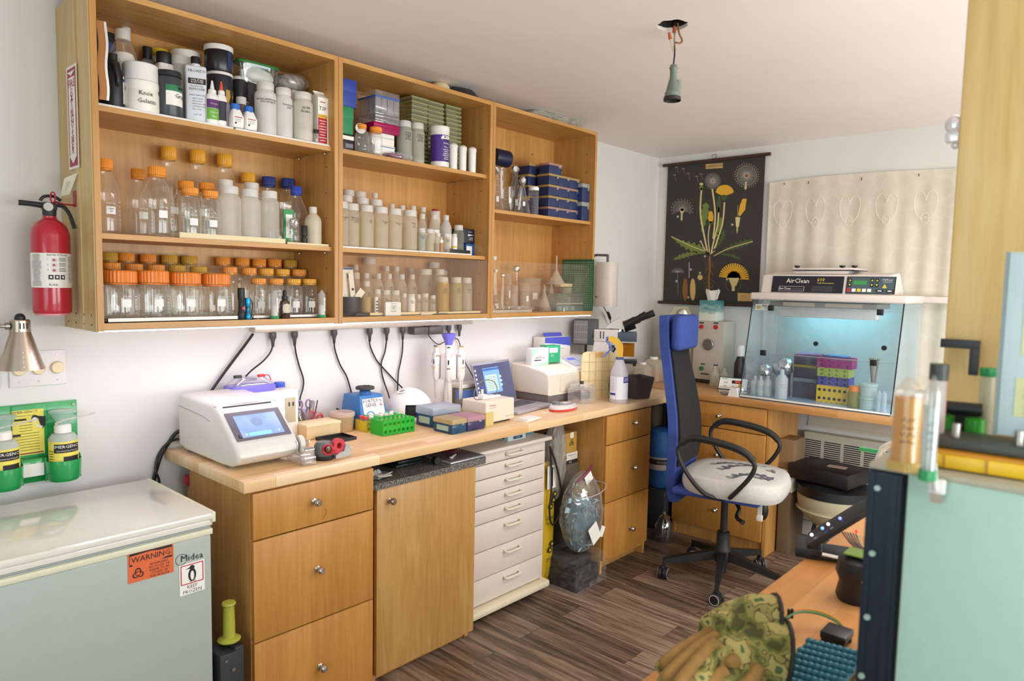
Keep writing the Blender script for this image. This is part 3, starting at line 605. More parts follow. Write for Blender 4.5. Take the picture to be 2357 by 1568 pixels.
b.box((r*.1,-r*.55-.0003,h*.62),(r*1.6,.0006,h*.085),0).text('PRONTO',.0135,F(.77,r*.1),0).text('100% PURE',.0085,mat((r*.1,-r*.55-.0012,h*.635),PI/2),1).text('ACETONE',.0085,mat((r*.1,-r*.55-.0012,h*.605),PI/2),1)
b.text('PROFESSIONAL',.0062,F(.545,r*.1)).text('REMOVER',.0115,F(.50,r*.1)).text('EASILY REMOVES',.0065,F(.41,r*.1))
for k,s in enumerate(('\u2022 NAIL POLISH','\u2022 GEL POLISH','\u2022 ARTIFICIAL NAILS','\u2022 GLITTER POLISH','\u2022 NAIL GLUE')):b.text(s,.0058,F(.36-.04*k,-r*.45),0,'LEFT')
b.text('16 FL. OZ',.006,F(.12,r*.1));b.build('printed_label',[M_ink,M_paper],t)
t,x,h,r=jar(505,171,58,-.165,Z1,'black plastic tub with white-rimmed lid, under another black tub',pm('#22222c',.35),M_wplast,.05,1.02,name='black_tub',cat='tub',patches=[(.35,.7,.4,-1.0,pm('#b9933a'))])
zt2=Z1+h+.0006
jar(503,109,62,-.165,zt2,'black plastic tub with white lid, stacked on another black tub',pm('#202023',.3),M_wplast,.2,1.03,name='black_tub',cat='tub',patches=[(.15,.75,.22,-1.0,pm('#26365e'))])
def glue(u,vt,wp,y,label,tip,lab=None):
 x,h,r=spot(u,vt,wp,y,Z1);t=root('glue_bottle',label,'bottle',x,y,Z1)
 MB().lathe([(r*.9,0),(r,.005),(r,h*.6),(r*.8,h*.68),(r*.5,h*.71)],24,sy=.62).build('body',M_white_opq,t)
 MB().lathe([(r*.62,h*.70),(r*.6,h*.78),(r*.4,h*.80)],20).build('collar',M_white_opq,t);MB().lathe([(r*.36,h*.79),(r*.16,h*.97),(r*.1,h)],16).build('nozzle',tip,t)
 if lab:lab(t,h,r)
 return t
def lab1(t,h,r):
 MB().lathe([(r*1.01,h*.36),(r*1.01,h*.56)],12,0,a0=-2.9,a1=-.5,sy=.64).lathe([(r*1.01,h*.1),(r*1.01,h*.355)],12,1,a0=-2.9,a1=-.5,sy=.64).text('School',.010,mat((0,-r*.66,h*.26),PI/2),2).text('Glue',.010,mat((0,-r*.66,h*.17),PI/2),2).text('school glue',.006,mat((0,-r*.66,h*.46),PI/2),2).build('label',[pm('#5b2a6b'),pm('#6fae3a'),M_paper],t)
glue(488,186,29,-.268,'white glue bottle with purple and green label and white nozzle',M_white_opq,lab1)
glue(509,188,25,-.262,'glue bottle with orange-red nozzle and black label',pm('#e5532d',.4),lambda t,h,r:MB().lathe([(r*1.01,h*.12),(r*1.01,h*.55)],12,0,a0=-2.5,a1=-.4,sy=.64).build('label',pm('#2a2a30'),t))
jar(519,268-30,22,-.255,Z1,'small bottle of purple-grey fluid squeezed beside the glue bottles',milky('#a79aa6',.8),None,.0,.6,name='small_bottle',cat='bottle',prof=[(.9,0),(1,.05),(1,.9),(.8,1)])
jar(529,206,20,-.20,Z1,'dark brown bottle with a round blue emblem',pm('#2c1d16',.25),M_black,.15,.6,name='brown_bottle',cat='bottle',prof=[(.9,0),(1,.04),(1,.6),(.5,.8),(.45,.86)],patches=[(.15,.5,.8,-1.2,pm('#2a3f8f'))])
t,x,h,r=jar(552,180,36,-.13,Z1,'dark grey can printed with white letters LT',pm('#2e2f33',.35),M_white_opq,.05,1.03,name='can',cat='can',texts=[('LT',.026,.55,-1.1,M_paper)])
jar(555,225,24,-.20,Z1,'small brown bottle with white cap behind the blue-capped pair',pm('#6a5346',.3),M_hcap,.2,.95,name='brown_bottle',cat='bottle',prof=[(.9,0),(1,.05),(1,.55),(.85,.75),(.8,.82)])
jar(577,196,26,-.14,Z1,'grey translucent tall jar under the green-lidded container',milky('#77797c',.8),None,.0,1,name='tall_jar',cat='jar',prof=[(.95,0),(1,.03),(1,.97),(.95,1)])
for u,vt,lb in((541.5,240,'small white chemical bottle with blue cap, left one of a pair'),(572,246,'small white chemical bottle with blue cap, right one of a pair')):
 x,h,r=spot(u,vt,30,-.272,Z1);t=root('chemical_bottle',lb,'bottle',x,-.272,Z1)
 MB().lathe([(r*.92,0),(r,.003),(r,h*.45),(r*.75,h*.66),(r*.62,h*.76)],28,sq=.6).build('body',M_white_opq,t)
 MB().lathe([(r*.7,h*.74),(r*.66,h*.98),(r*.6,h)],24,flute=.05).build('cap',pm('#2f6cc4',.4),t)
 MB().box((0,-r*.99,h*.3),(r*1.7,.0008,h*.34),0).box((0,-r*1.0-.0004,h*.42),(r*1.3,.0006,.003),1).box((-r*.1,-r*1.0-.0006,h*.33),(r*1.1,.0006,.001),2).box((-r*.1,-r*1.0-.0006,h*.26),(r*.9,.0006,.001),2).box((-r*.45,-r*1.0-.0008,h*.17),(.006,.0005,.006),2).build('label',[M_paper,pm('#b0303a'),M_ink],t)
q=at(590,186,y=-.15);zq=Z1+(at(577,196,y=-.14).z-Z1)+.0008
t=root('food_container','clear food container with green lid full of white powder bags','container',at(590,170,y=-.14).x,-.14,zq)
wq=wid(100,q);hq=at(590,148,y=-.15).z-zq
MB().lathe([(wq*.40,0),(wq*.46,hq*.25),(wq*.49,hq*.86),(wq*.51,hq*.9)],32,sy=.42,sq=.45).build('tub_body',clear('#f2f4f2',.06,.12,.6),t)
MB().lathe([(wq*.51,hq*.9),(wq*.52,hq*.94),(wq*.51,hq),(wq*.46,hq*.98),(.0001,hq*.98)],32,sy=.42,sq=.45).build('lid',milky('#3f9a4c',.85),t)
MB().bm(crumple(1,(wq*.42,wq*.17,hq*.42),.09),0,mat((0,0,hq*.47))).build('powder_bag',M_white_opq,t,ang=60)
q=at(672,205,y=-.13)
t=root('cardboard_carton','cream carton with a red emblem, lying behind the potassium bottle','carton',at(690,240,y=-.12).x,-.12,Z1)
hq2=at(690,214,y=-.17).z-Z1
MB().box((0,0,hq2/2),(.15,.14,hq2),0,.002).lathe([(.013,0),(.013,.0006)],20,1,mat((-.045,-.0702,hq2*.88),PI/2)).lathe([(.010,0),(.010,.0012)],20,0,mat((-.045,-.0702,hq2*.88),PI/2)).lathe([(.006,0),(.006,.0018)],3,1,mat((-.045,-.0702,hq2*.88),PI/2)).text('Hazardous',.008,mat((.03,-.0706,hq2*.9),PI/2),1).build('carton_body',[pm('#e2dccb'),pm('#b02535')],t)
t=root('granule_bag','clear bag of grey granules lying on the cream carton','bag',at(668,185,y=-.14).x,-.13,Z1+hq2+.0005)
q=at(668,185,y=-.14);wq=wid(76,q);hq=wid(44,q)
b=MB().bm(crumple(1,(wq*.5,.05,hq*.48),.05),0,mat((0,0,hq*.5),0,-.12));b.build('granules',pm('#9b978c',.8,var=.5),t,ang=60)
MB().bm(crumple(1,(wq*.55,.055,hq*.50),.05),0,mat((.012,0,hq*.52),0,-.12)).build('clear_film',clear('#ffffff',.08,.10,.7),t,ang=10)
plastic_bottle(610.5,192,48,-.235,Z1,'white powder bottle handwritten monoammonium phosphate','white powder bottles',text='MONOAMMONIUM\nPHOSPHATE',tsize=.0105,body=milky('#f1eee8',.93),capf=.8)
plastic_bottle(652,205,41,-.240,Z1,'white powder bottle handwritten Potassium Sulf','white powder bottles',text='Potassium\nSulf',tsize=.012,body=milky('#f1eee8',.92),ta=.65)
plastic_bottle(696,215,46,-.250,Z1,'powder bottle handwritten GUM Arabic, next to the red carton','white powder bottles',text='GUM\nArabic',tsize=.015,body=milky('#e8e2d8',.85),liquid=(M_white_opq,.2),ta=.35)
x,h,r=spot(740,216,44,-.235,Z1);t=root('powder_carton','red, yellow and white gable-top carton reading TSP','carton',x,-.235,Z1)
wa=r*1.02;hh=h*.88
b=MB().bb((-wa,-.035,0),(wa*.9,.035,hh),0).prism([(-.035,0),(.035,0),(.0,h-hh)],wa*1.9,0,mat((-wa,0,hh),PI/2,0,PI/2)).bb((-wa,-.004,h-.012),(wa*.9,.004,h+.004),0)
b.bb((-wa+.001,-.0356,.004),(wa*.05,-.035,hh*.56),1).bb((-wa+.001,-.0356,hh*.56),(wa*.05,-.035,hh*.64),2).text('TSP',.021,mat((-wa*.45,-.0358,hh*.76),PI/2),3).text('Trisodium Phosphate',.0045,mat((-wa*.45,-.0362,hh*.6),PI/2),3).box((-wa*.45,-.0356,hh*.9),(wa*.6,.0006,.003),1)
for k in range(8):b.box((-wa*.45,-.036,hh*(.5-.06*k)),(wa*random.uniform(.5,.9),.0006,.0022),0)
for k in range(22):b.box((wa*.48,-.0355,hh*(.9-.036*k)),(wa*.7,.0006,.0014),4)
b.build('carton_body',[M_paper,pm('#b3222c',.5),pm('#e0b730',.5),M_ink,M_grey],t)
x,h,r=spot(727.5,299,11,-.284,Z1);t=root('glass_vial','tiny glass vial with black cap in front of the red carton','vial',x,-.284,Z1)
MB().open([(r*.9,0),(r,.002),(r,h*.72)],14).build('vial_body',M_glass,t);MB().lathe([(r*1.1,h*.72),(r*1.1,h)],16,flute=.05).build('cap',M_black,t)
# ==== MIDDLE CABINET
def sbox(name,label,cat,x0,x1,y0,y1,z,h,m,parts=None,group=None,bev=.003):
 t=thing(name,label,cat,((x0+x1)/2,(y0+y1)/2,z+.0005),0,group);w,d=x1-x0,y1-y0
 MB().box((0,0,h/2),(w,d,h),0,bev).build('body',m,t)
 if parts:parts(t,w,d,h)
 return t
Z=2.078;YF=-.285
def lidpart(m,fz=.45,e=.0012):
 def f(t,w,d,h):MB().box((0,0,h*(1-fz/2)+.0006),(w+e*2,d+e*2,h*fz),0,.003).build('lid',m,t)
 return f
xq=lambda u,v,y:at(u,v,y=y).x
zq_=lambda v,u,y:at(u,v,y=y).z
yb=-.275
zA=zq_(302,800,yb)-.012;zB=zq_(243,800,yb)-.004
def blk(t,w,d,h):
 MB().box((0,0,h*.8),(w+.002,d+.002,h*.36),0,.002).box((w*.1,-d/2-.0012,h*.78),(w*.8,.001,h*.24),1).box((w*.2,-d/2-.0012,h*.3),(w*.5,.001,h*.26),2).box((-w*.3,-d/2-.0014,h*.78),(w*.1,.001,h*.16),0).build('lid',[M_black,M_paper,M_grey],t)
sbox('slide_box','black slide box with white label under the green storage box','box',.892,xq(814,320,yb),yb,-.12,Z,zA-Z-.0008,M_black,blk)
m_sb=pm('#26409a',.5);m_sg=pm('#1f8352',.5)
sbox('storage_box','green lidded storage box between blue and black boxes','box',.892,xq(813.5,270,yb),yb,-.12,zA,zB-zA-.0008,m_sg,lidpart(m_sg))
sbox('storage_box','blue lidded storage box on top of the green one','box',.892,xq(821,210,yb),yb,-.12,zB,zq_(182,800,yb)-zB,m_sb,lidpart(m_sb))
y0=-.255;x0,x1=xq(868,320,y0),xq(912,320,y0);zc=zq_(308,890,y0)
sbox('kit_box','white kit box with blue trim, bottom of the tip box stack','box',x0-.02,x1-.004,y0,-.13,Z,(zc-Z)*.52,M_paper,lambda t,w,d,h:MB().box((0,-d/2-.0006,h*.5),(w*.96,.001,h*.8),0).box((0,-d/2-.001,h*.5),(w*.9,.001,h*.68),1).lathe([(.007,0),(.007,.0008)],14,0,mat((w*.35,-d/2-.0012,h*.4),PI/2)).build('label',[pm('#3a62a8'),M_paper],t))
sbox('kit_box','plain white kit box right under the magenta box','box',x0-.025,x1-.007,y0+.003,-.13,Z+(zc-Z)*.52+.0005,(zc-Z)*.48-.001,M_paper,lambda t,w,d,h:MB().box((0,-d/2-.0006,h*.6),(w*.98,.001,.0015),0).build('print',[M_grey],t))
zd=zq_(286,890,y0)
M_clr=clear('#f4f4f4',.08,.22,.8,'frosty_clear');M_mag=milky('#c81466',.85,.3)
xa,xb=xq(872,290,y0),xq(917,290,y0)
sbox('tip_box','magenta lidded tip box resting on white kit boxes','box',xa-.03,xb,y0-.006,-.13,zc,zd-zc,M_mag,lidpart(M_mag,.4))
xa,xb=xq(884,250,y0),xq(920,250,y0);ze=zq_(268,900,y0);zf=zq_(214,900,y0)
def tips(t,w,d,h):
 b=MB()
 for s in(-1,1):
  for k in range(4):b.box((-w/2+w*(k+.5)/4,s*(d/2-.002),h*.4),(w*.2,.001,h*.55),0)
 for s in(-1,1):
  for k in range(4):b.box((s*(w/2-.002),-d/2+d*(k+.5)/4,h*.4),(.001,d*.2,h*.55),0)
 b.build('wall_panel',M_clr,t)
 MB().box((0,0,h*.74),(w*1.01,d*1.01,h*.07),0,.001).build('rim',pm('#3d63b8',.4),t)
 b=MB()
 for i in range(6):
  for j in range(6):b.lathe([(.003,h*.72),(.0008,h*.1)],6,0,mat((-w*.42+w*.168*i,-d*.42+d*.168*j,0)))
 b.build('pipette_tip_rack',milky('#d8dbe6',.6),t)
sbox('tip_box','frosted rack box standing on the magenta box','box',xa-.045,xb-.002,y0,-.14,zd+.002,ze-zd-.003,M_clr,lidpart(M_clr,.35))
sbox('tip_box','clear pipette tip box with blue rim, top of its stack','box',xa-.045,xb,y0,-.13,ze,zf-ze,M_clr,tips)
tag(MB().lathe([(.022,0),(.022,.003),(.018,.004)],24,0,mat((xq(822,300,-.265)+.003,-.284,Z+at(822,295,y=-.28).z-2.078),1.35,0,-.3)).build('white_disc',M_white_opq),'loose round white lid leaning behind the orange-capped bottle','lid')
glass_bottle(833,287,32,-.286,Z,M_orange,'small square clear bottle with orange cap, nearest the slide box',None,mark=False,capf=.66);glass_bottle(865,294,30,-.286,Z,M_orange,'short square clear bottle with orange cap and white label',None,capf=.9,wide=True,ch=.018)
b=MB().bm(crumple(1,(.075,.03,.016),.1,3),0,mat((xq(915,365,-.27),-.276,Z+.014),0,-.05));t=thing('sample_bag','crumpled clear bag of purple pieces lying at shelf edge','bag',(0,0,.0006));b.build('bag_film',clear('#ffffff',.1,.2,.8),t,ang=8)
MB().bm(crumple(1,(.055,.02,.010),.12,2),0,mat((xq(905,365,-.27),-.274,Z+.0115))).build('contents',pm('#7c1f5c',.5),t,ang=10)
plastic_bottle(931,280,36,-.235,Z,'grey translucent bottle handwritten Calcium Oxalate, beside the tip boxes',None,text='Calcium\nOxalate\n0.5M\n4/9/24',tsize=.0105,body=milky('#c9cabd',.72),ta=.5,liquid=(milky('#c9cabd',.6),.5))
plastic_bottle(960,285,35,-.235,Z,'pale bottle handwritten Calcium Oxalate, beside the stacked square plates',None,text='Calcium\nOxalate\n0.5M\n4/9/24',tsize=.0105,body=milky('#cfcfbe',.72),ta=.5,liquid=(M_white_opq,.1))
M_pl=clear('#e6e9c8',.08,.2,.8,'green_tinted_plate');M_ple=milky('#cdd39c',.6,.2)
def plate(s=.098,h=.0185):
 t=thing('square_dish','plate','dish');b=MB()
 b.box((0,0,.0012),(s-.004,s-.004,.002),0)
 for a in(-1,1):b.box((a*(s/2-.003),0,h*.42),(.0016,s-.005,h*.8),0).box((0,a*(s/2-.003),h*.42),(s-.005,.0016,h*.8),0)
 b.build('base',M_pl,t)
 b=MB().box((0,0,h-.0012),(s,s,.0022),0)
 for a in(-1,1):b.box((a*(s/2-.0008),0,h*.72),(.0016,s,h*.4),1).box((0,a*(s/2-.0008),h*.72),(s,.0016,h*.4),1)
 b.build('lid',[M_pl,M_ple],t);return t
pl0=plate();first=True
xs0=xq(964,260,-.245)
for si,(xc,yc,top,nm)in enumerate(((xs0+.049,-.145,zq_(214,966,-.19),'tallest stack beside the tip boxes'),(xs0+.152,-.140,zq_(229,1006,-.19),'middle stack of square plates'),(xs0+.255,-.150,zq_(243,1048,-.19),'stack against the right panel'))):
 n=int((top-Z)/.0196)
 for k in range(n):
  jx,jy=random.uniform(-.0015,.0015),random.uniform(-.0015,.0015);j=n-1-k
  lb='square green-tinted plate, %s from the top of the %s'%(ORD[j],nm)
  if first:pl0.location=(xc+jx,yc+jy,Z+.0004+k*.0196);pl0['label']=lb;first=False;c=pl0
  else:c=copy_tree(pl0,None,lb,(xc+jx,yc+jy,Z+.0004+k*.0196))
  c['group']='stacked square culture plates'
pl0['group']='stacked square culture plates'
x,h,r=spot(1013,291,43,-.262,Z);t=root('wipes_canister','white wipes canister with purple label reading Rubbing Wipes','canister',x,-.262,Z);q=ca(x,-.262)
MB().lathe([(r*.96,0),(r,.003),(r,h*.84)],32).build('body',M_wplast,t);MB().lathe([(r*1.02,h*.84),(r*1.03,h*.86),(r*1.02,h*.96),(r*.9,h*.985),(.0001,h)],32).build('lid',M_white_opq,t)
b=MB().patch(r+.0006,h*.12,h*.76,q,1.5,0,18).patch(r+.001,h*.14,h*.74,q+.75,.55,3,8).lathe([(.006,0),(.006,.0012)],16,1,mat((math.cos(q+.25)*(r+.0008),math.sin(q+.25)*(r+.0008),h*.68),PI/2,0,q+.25+PI/2))
b.patch(r+.0013,h*.66,h*.74,q+.75,.5,1,6).wrap('\u2665DISP',.008,r+.002,h*.7,q+.72,2).wrap('Rubbing',.010,r+.002,h*.56,q+.75,1).wrap('Wipes',.010,r+.002,h*.47,q+.72,1)
for k in range(6):b.patch(r+.0018,h*(.4-.045*k),h*(.413-.045*k),q+.75,random.uniform(.25,.42),1,5)
b.build('label',[pm('#4b2a85',.4),M_paper,M_ink,pm('#3d2374',.4)],t)
for i,(u,vt)in enumerate(((1044,329),(1065,334),(1087,338))):
 x,h,r=spot(u,vt,20,-.278+.004*i,Z);t=root('white_tube','%s of three plain white domed tubes beside the wipes canister'%ORD[i],'tube',x,-.278+.004*i,Z,'white tubes beside the wipes')
 MB().lathe([(r*.85,0),(r*.88,.002),(r*.92,h*.8)],24).build('body',M_white_opq,t);MB().lathe([(r,h*.79),(r,h*.9),(r*.7,h*.96),(.0001,h)],24).build('cap',M_wplast,t)
x=xq(1046,210,-.2)
t=thing('black_bowl','black shallow bowl lying upside down on top of the middle cabinet','bowl',(x+.03,-.2,CTZ+.0006))
MB().lathe([(.10,0),(.097,.012),(.07,.04),(.03,.052),(.0001,.053)],28).build('bowl_body',M_dark,t)
tag(MB().bm(crumple(.045,(1,1,.7),.05),0,mat((x-.09,-.2,CTZ+.030))).build('beige_pouch',pm('#d9c29c',.7),ang=60),'beige pouch lying beside the black bowl on the cabinets','pouch')
b=MB();x0,x1=xq(1225,260,-.24),2.56
bmx=bmesh.new();bmesh.ops.create_icosphere(bmx,subdivisions=5,radius=1)
for q in bmx.verts:
 k=1+.07*math.sin(q.co.x*60)*math.sin(q.co.y*9+q.co.z*7)+random.uniform(-.05,.05);sx=abs(q.co.x)**.5*(1 if q.co.x>0 else-1)
 q.co=Vector((sx*(x1-x0)/2,q.co.y*.075*k,q.co.z*.026*k+.004*math.sin(sx*14)))
tag(MB().bm(bmx,0,mat(((x0+x1)/2,-.20,CTZ+.034))).build('bubble_wrap',milky('#e0ddd0',.75,.2),ang=12),'loose roll of bubble wrap on top of the farthest cabinet','bubble wrap')
# ---- middle shelf of the middle cabinet
Z=1.687;MC='middle cabinet'
liner(.893,1.30,Z,'flat white liner under the front handwritten bottles');liner(1.303,1.63,Z,'flat white liner under the small bottles by the blade box')
Z1=Z+.008
TX=['MB-Gelrite\n1L','MB-Gelrite\nfor Carrot\n1/2022','Sub\n1M','Sucrose\n1M','Glucose\n1M','Mann\n1L\n8/22']
for i,(u,vt)in enumerate(((785,465),(810,470),(843.5,473.5),(877,477.5),(909,481.4),(944,485))):
 plastic_bottle(u,vt,34,-.255,Z1,'%s in the front row of wide handwritten bottles, middle cabinet'%ORD[i],'wide handwritten bottles',text=TX[i],tsize=.0095,body=M_hdpe2,ta=.6,capf=.9,liquid=(M_liqc,.7))
for i,(u,vt)in enumerate(((797,451),(834,456.4),(866,460.8))):
 plastic_bottle(u,vt,32,-.165,Z1,'%s in the second row of wide translucent bottles, middle cabinet'%ORD[i],'wide handwritten bottles',body=M_hdpe2,capf=.9,scr=3,ta=.7)
for i,(u,vt)in enumerate(((802,438),(829,442))):
 plastic_bottle(u,vt,30,-.075,Z1,'%s in the rearmost row of wide translucent bottles, middle cabinet'%ORD[i],'wide handwritten bottles',body=M_hdpe2,capf=.9)
for i,(u,vt)in enumerate(((863,445),(902,470),(926,473.5),(951,474.6),(974,477.5))):
 plastic_bottle(u,vt,22,-.075,Z1,'%s of five slim narrow-necked bottles at back of the middle shelf'%ORD[i],'slim bottles at the back',kind='narrow',body=M_hdpe2,capf=.6)
paperlab=lambda a=.15,b_=.5:[(a,b_,1.0,M_paper)]
plastic_bottle(972,492.6,22,-.185,Z1,'round-shouldered bottle with paper label, beside the last wide bottle',None,kind='narrow',body=M_hdpe2,capf=.6,colpatch=paperlab(.3,.55),ta=.3)
plastic_bottle(1001,487,26,-.085,Z1,'white wide-mouth jar with a red item on its lid',None,body=M_white_opq,capf=.95)
tag(MB().bm(crumple(.014,(1.2,1,.4),.1),0,mat((xq(1001,486,-.085),-.085,zq_(487,1001,-.085)+.0065))).build('red_band',pm('#b3203f',.5),ang=60),'red rubber band lying on a white jar lid','rubber band')
plastic_bottle(999,495,27,-.160,Z1,'round-shouldered bottle with wide white paper label',None,kind='narrow',body=M_hdpe2,capf=.52,colpatch=paperlab(.25,.6),ta=.3)
plastic_bottle(1027,496,26,-.185,Z1,'slim round-shouldered white bottle with yellow-edged label',None,kind='narrow',body=milky('#ecebe4',.7),capf=.5,colpatch=[(.15,.5,.5,M_paper)],ta=.9)
plastic_bottle(1056,519,24,-.21,Z1,'square clear jar with white lid, next to the blade box',None,body=milky('#e3ddcb',.3),capf=.82)
plastic_bottle(971,526,17,-.278,Z1,'small jar with dark handwriting, at foot of the last wide bottle',None,body=milky('#d6d6ca',.6),capf=.95,text='Protoplast\nIsolation\nBuffer',tsize=.0065,ta=.3)
plastic_bottle(989,528,21,-.268,Z1,'small clear jar of liquid with white lid',None,body=M_hdpe2,capf=.85,liquid=(M_liqc,.6))
plastic_bottle(1008,537,15,-.270,Z1,'small narrow clear bottle behind the dropper',None,body=M_hdpe2,capf=.85)
plastic_bottle(1028,538,17,-.268,Z1,'small bottle handwritten NaCl 5M',None,body=M_hdpe2,capf=.85,text='NaCl\n5M',tsize=.009,ta=.4)
plastic_bottle(1046,539,14,-.268,Z1+.0165,'tiny jar with yellow-edged label standing on the flat black box',None,body=M_white_opq,capf=.85,colpatch=[(.1,.2,.9,pm('#d8b62c')),(.2,.7,.9,M_paper)],ta=.2)
x,h,r=spot(1016,546,9,-.287,Z1);t=root('dropper_bottle','tiny dropper bottle with pointed white cap and copper label','bottle',x,-.287,Z1)
MB().lathe([(r,0),(r,h*.6)],16).build('body',pm('#b98a63',.5),t);MB().lathe([(r*.95,h*.6),(r*.9,h*.8),(r*.35,h*.86),(r*.2,h)],16).build('cap',M_white_opq,t)
y=-.283;x0,x1=xq(1035,578,y),xq(1083,580,y)
sbox('flat_box','flat black box lying under the tiny labelled jar','box',x0,x1,y,-.245,Z1,.015,M_black,None)
y=-.215;x0,x1=xq(1073,570,y),xq(1104,570,y);zz=zq_(562,1090,y)
def bl(t,w,d,h):MB().box((0,0,h-.004),(w+.004,d+.004,.006),0,.002).box((-w*.28,-d/2-.0006,h*.45),(w*.4,.001,h*.7),1).build('lid',[pm('#1e5fa8',.4),M_paper],t)
sbox('blue_bin','small blue bin with white label under the blade box','bin',x0,x1,y,-.12,Z,zz-Z,pm('#1e5fa8',.4),bl)
def sc(t,w,d,h):MB().text('Scalpel\nBlades',.010,mat((0,-d/2-.0006,h*.32),PI/2,PI,0),0).text('100 PCS',.008,mat((-w*.05,-d/2-.0006,h*.8),PI/2,PI,0),0).prism([(-.02,0),(.02,.006),(-.02,.010)],.0006,0,mat((0,-d/2-.0006,h*.5),PI/2)).box((w*.42,-d/2-.0006,h*.55),(w*.1,.001,h*.75),0).build('printed_label',M_paper,t)
sbox('blade_box','dark navy scalpel blade box with upside-down white print','box',x0-.03,x1-.003,y,-.12,zz+.0008,zq_(529,1090,y)-zz,pm('#23253a',.45),sc)
# ---- bottom compartment of the middle cabinet
Z=CB+.0262
tray(.99,1.415,-.286,-.07,Z,.014,M_cream,'cream tray under the handwritten solution bottles, bottom compartment');tray(1.42,1.70,-.286,-.07,Z,.012,M_cream,'short cream tray under the yellow agar bottles')
z3=Z+.003
plastic_bottle(851,594.5,34,-.045,Z,'tall wide clear bottle at the back, handwritten Na2 0.1M',None,body=M_hdpe2,capf=.85,text='Na2\n0.1M',tsize=.01,ta=.5)
for i,(u,vt)in enumerate(((818.5,610),(890,613),(913,614),(947.5,618),(1024,623))):
 plastic_bottle(u,vt,20,-.04,Z,'%s of five small bottles in the rearmost row, bottom compartment'%ORD[i],'rearmost small bottles',kind='narrow',body=M_hdpe2,capf=.62)
for i,(u,vt,w)in enumerate(((818,628,22),(843,629,27),(871,630,24),(896,631,23),(925,631.6,25),(949,632,23))):
 plastic_bottle(u,vt,w,-.115,z3,'%s in the second row of handwritten bottles, bottom compartment'%ORD[i],'second row handwritten bottles',kind='narrow' if i else 'wide',body=M_hdpe2,capf=.52 if i else .9,text=(None,None,'HCl\n1M','Rubb\n10 Stock',None,'Lysis\nBuffer')[i],tsize=.008,scr=3,ta=.5)
plastic_bottle(979,620,33,-.125,z3,'large clear bottle handwritten Czap Dox, before the yellow bottles',None,body=M_hdpe2,capf=.9,text='Czap\nDox\n1x',tsize=.009,ta=.6)
plastic_bottle(1012,620,26,-.115,z3,'clear wide bottle behind the first yellow agar bottle',None,body=M_hdpe2,capf=.9)
plastic_bottle(1000,604,26,-.045,Z,'tallest clear bottle behind the yellow agar bottles',None,body=M_hdpe2,capf=.9)
plastic_bottle(1018,638,33,-.222,z3,'yellow agar bottle handwritten Agro Induction Media',None,body=milky('#e0bd5a',.6),capf=.85,text='Agro\nInduct\nMedia\n4/8/22',tsize=.0085,ta=.5,liquid=(M_liqy,.85))
plastic_bottle(1050,638.5,28,-.215,z3,'pale yellow agar bottle, second beside the yellow one',None,body=milky('#e4d59c',.55),capf=.88,text='Agro\nInduct\nMedia\n1/20',tsize=.0085,ta=.5)
plastic_bottle(1074,639.5,27,-.215,z3,'clear bottle handwritten Ammonium Chloride 1M',None,body=M_hdpe2,capf=.88,text='Ammon\nChlor\n1M',tsize=.0085,ta=.5,liquid=(M_liqc,.7))
plastic_bottle(843,647.6,33,-.225,z3,'narrow-necked bottle half full of yellow liquid',None,kind='narrow',body=milky('#efe7c8',.35),capf=.5,text='Luria\nBroth\n1/2024',tsize=.009,ta=.5,liquid=(M_liqy,.5))
TX=['NaOH\n10N','Wash\nBuffer','TAE',None,'Resu\nBuffer\npH8','TAE\n1M','NaCl\n5M','Edwards\nBuffer']
for i,(u,vt,w)in enumerate(((869,666,15),(889,668,20),(911,668.7,19),(930,676,13),(946.5,677,19),(963,678,12),(978.5,676,17),(996,680,15))):
 plastic_bottle(u,vt,w,-.232 if i%2 else-.245,z3,'%s in the front row of small bottles behind the white timer'%ORD[i],'front row small bottles',body=M_white_opq if i==4 else M_hdpe2,capf=.92,text=TX[i],tsize=.0068,ta=.35)
x,h,r=spot(865.5,684,9.5,-.272,z3);t=root('sample_tube','slim white tube with dark square marks beside the yellow liquid bottle','tube',x,-.272,z3)
MB().lathe([(r*.9,0),(r,.002),(r,h*.9),(r*.9,h)],16).build('tube_body',M_white_opq,t);b=MB()
for k in range(4):b.patch(r+.0005,h*(.2+.17*k),h*(.28+.17*k),ca(x,-.27)+.6,.5,0,4)
b.build('marks',M_ink,t)
x0,x1=xq(885,715,-.300),xq(921,715,-.300);hh=zq_(695,903,-.300)-Z
def tim(t,w,d,h):
 b=MB().box((0,-d/2-.0004,h*.52),(w*.42,.0008,h*.5),1).text('496',.0105,mat((0,-d/2-.0012,h*.54),PI/2),2).box((0,-d/2-.0006,h*.86),(w*.4,.0006,.0012),2).box((0,-d/2-.001,h*.68),(w*.25,.0006,.0012),2)
 for k in range(5):b.box((-w*.14+w*.07*k,-d/2-.001,h*.32),(w*.05,.0005,h*.04),2 if k%2 else 3)
 for s in(-1,1):b.lathe([(.0013,0),(.0013,.0008)],10,4,mat((s*w*.38,-d/2,h*.55),PI/2))
 b.build('display',[M_white,pm('#cfd2c6'),M_ink,pm('#c9b14a'),pm('#c04a3a')],t)
sbox('digital_timer','small white digital meter showing 496 at the shelf edge','meter',x0,x1,-.308,-.295,Z,hh,M_white,tim,bev=.004)
x=xq(806,710,-.235);t=thing('black_cup','large black fabric cup holding papers against the left panel','cup',(x+.003,-.238,Z+.0005))
rr=wid(46,(x,-.238,Z))/2;hc_=zq_(684,806,-.26)-Z
MB().lathe([(rr*.9,0),(rr,.008),(rr,hc_),(rr*.95,hc_),(rr*.93,.006),(.0001,.006)],30,0,None,sx=1.0,sy=.8).build('cup_body',M_dark,t)
z0=Z+.012
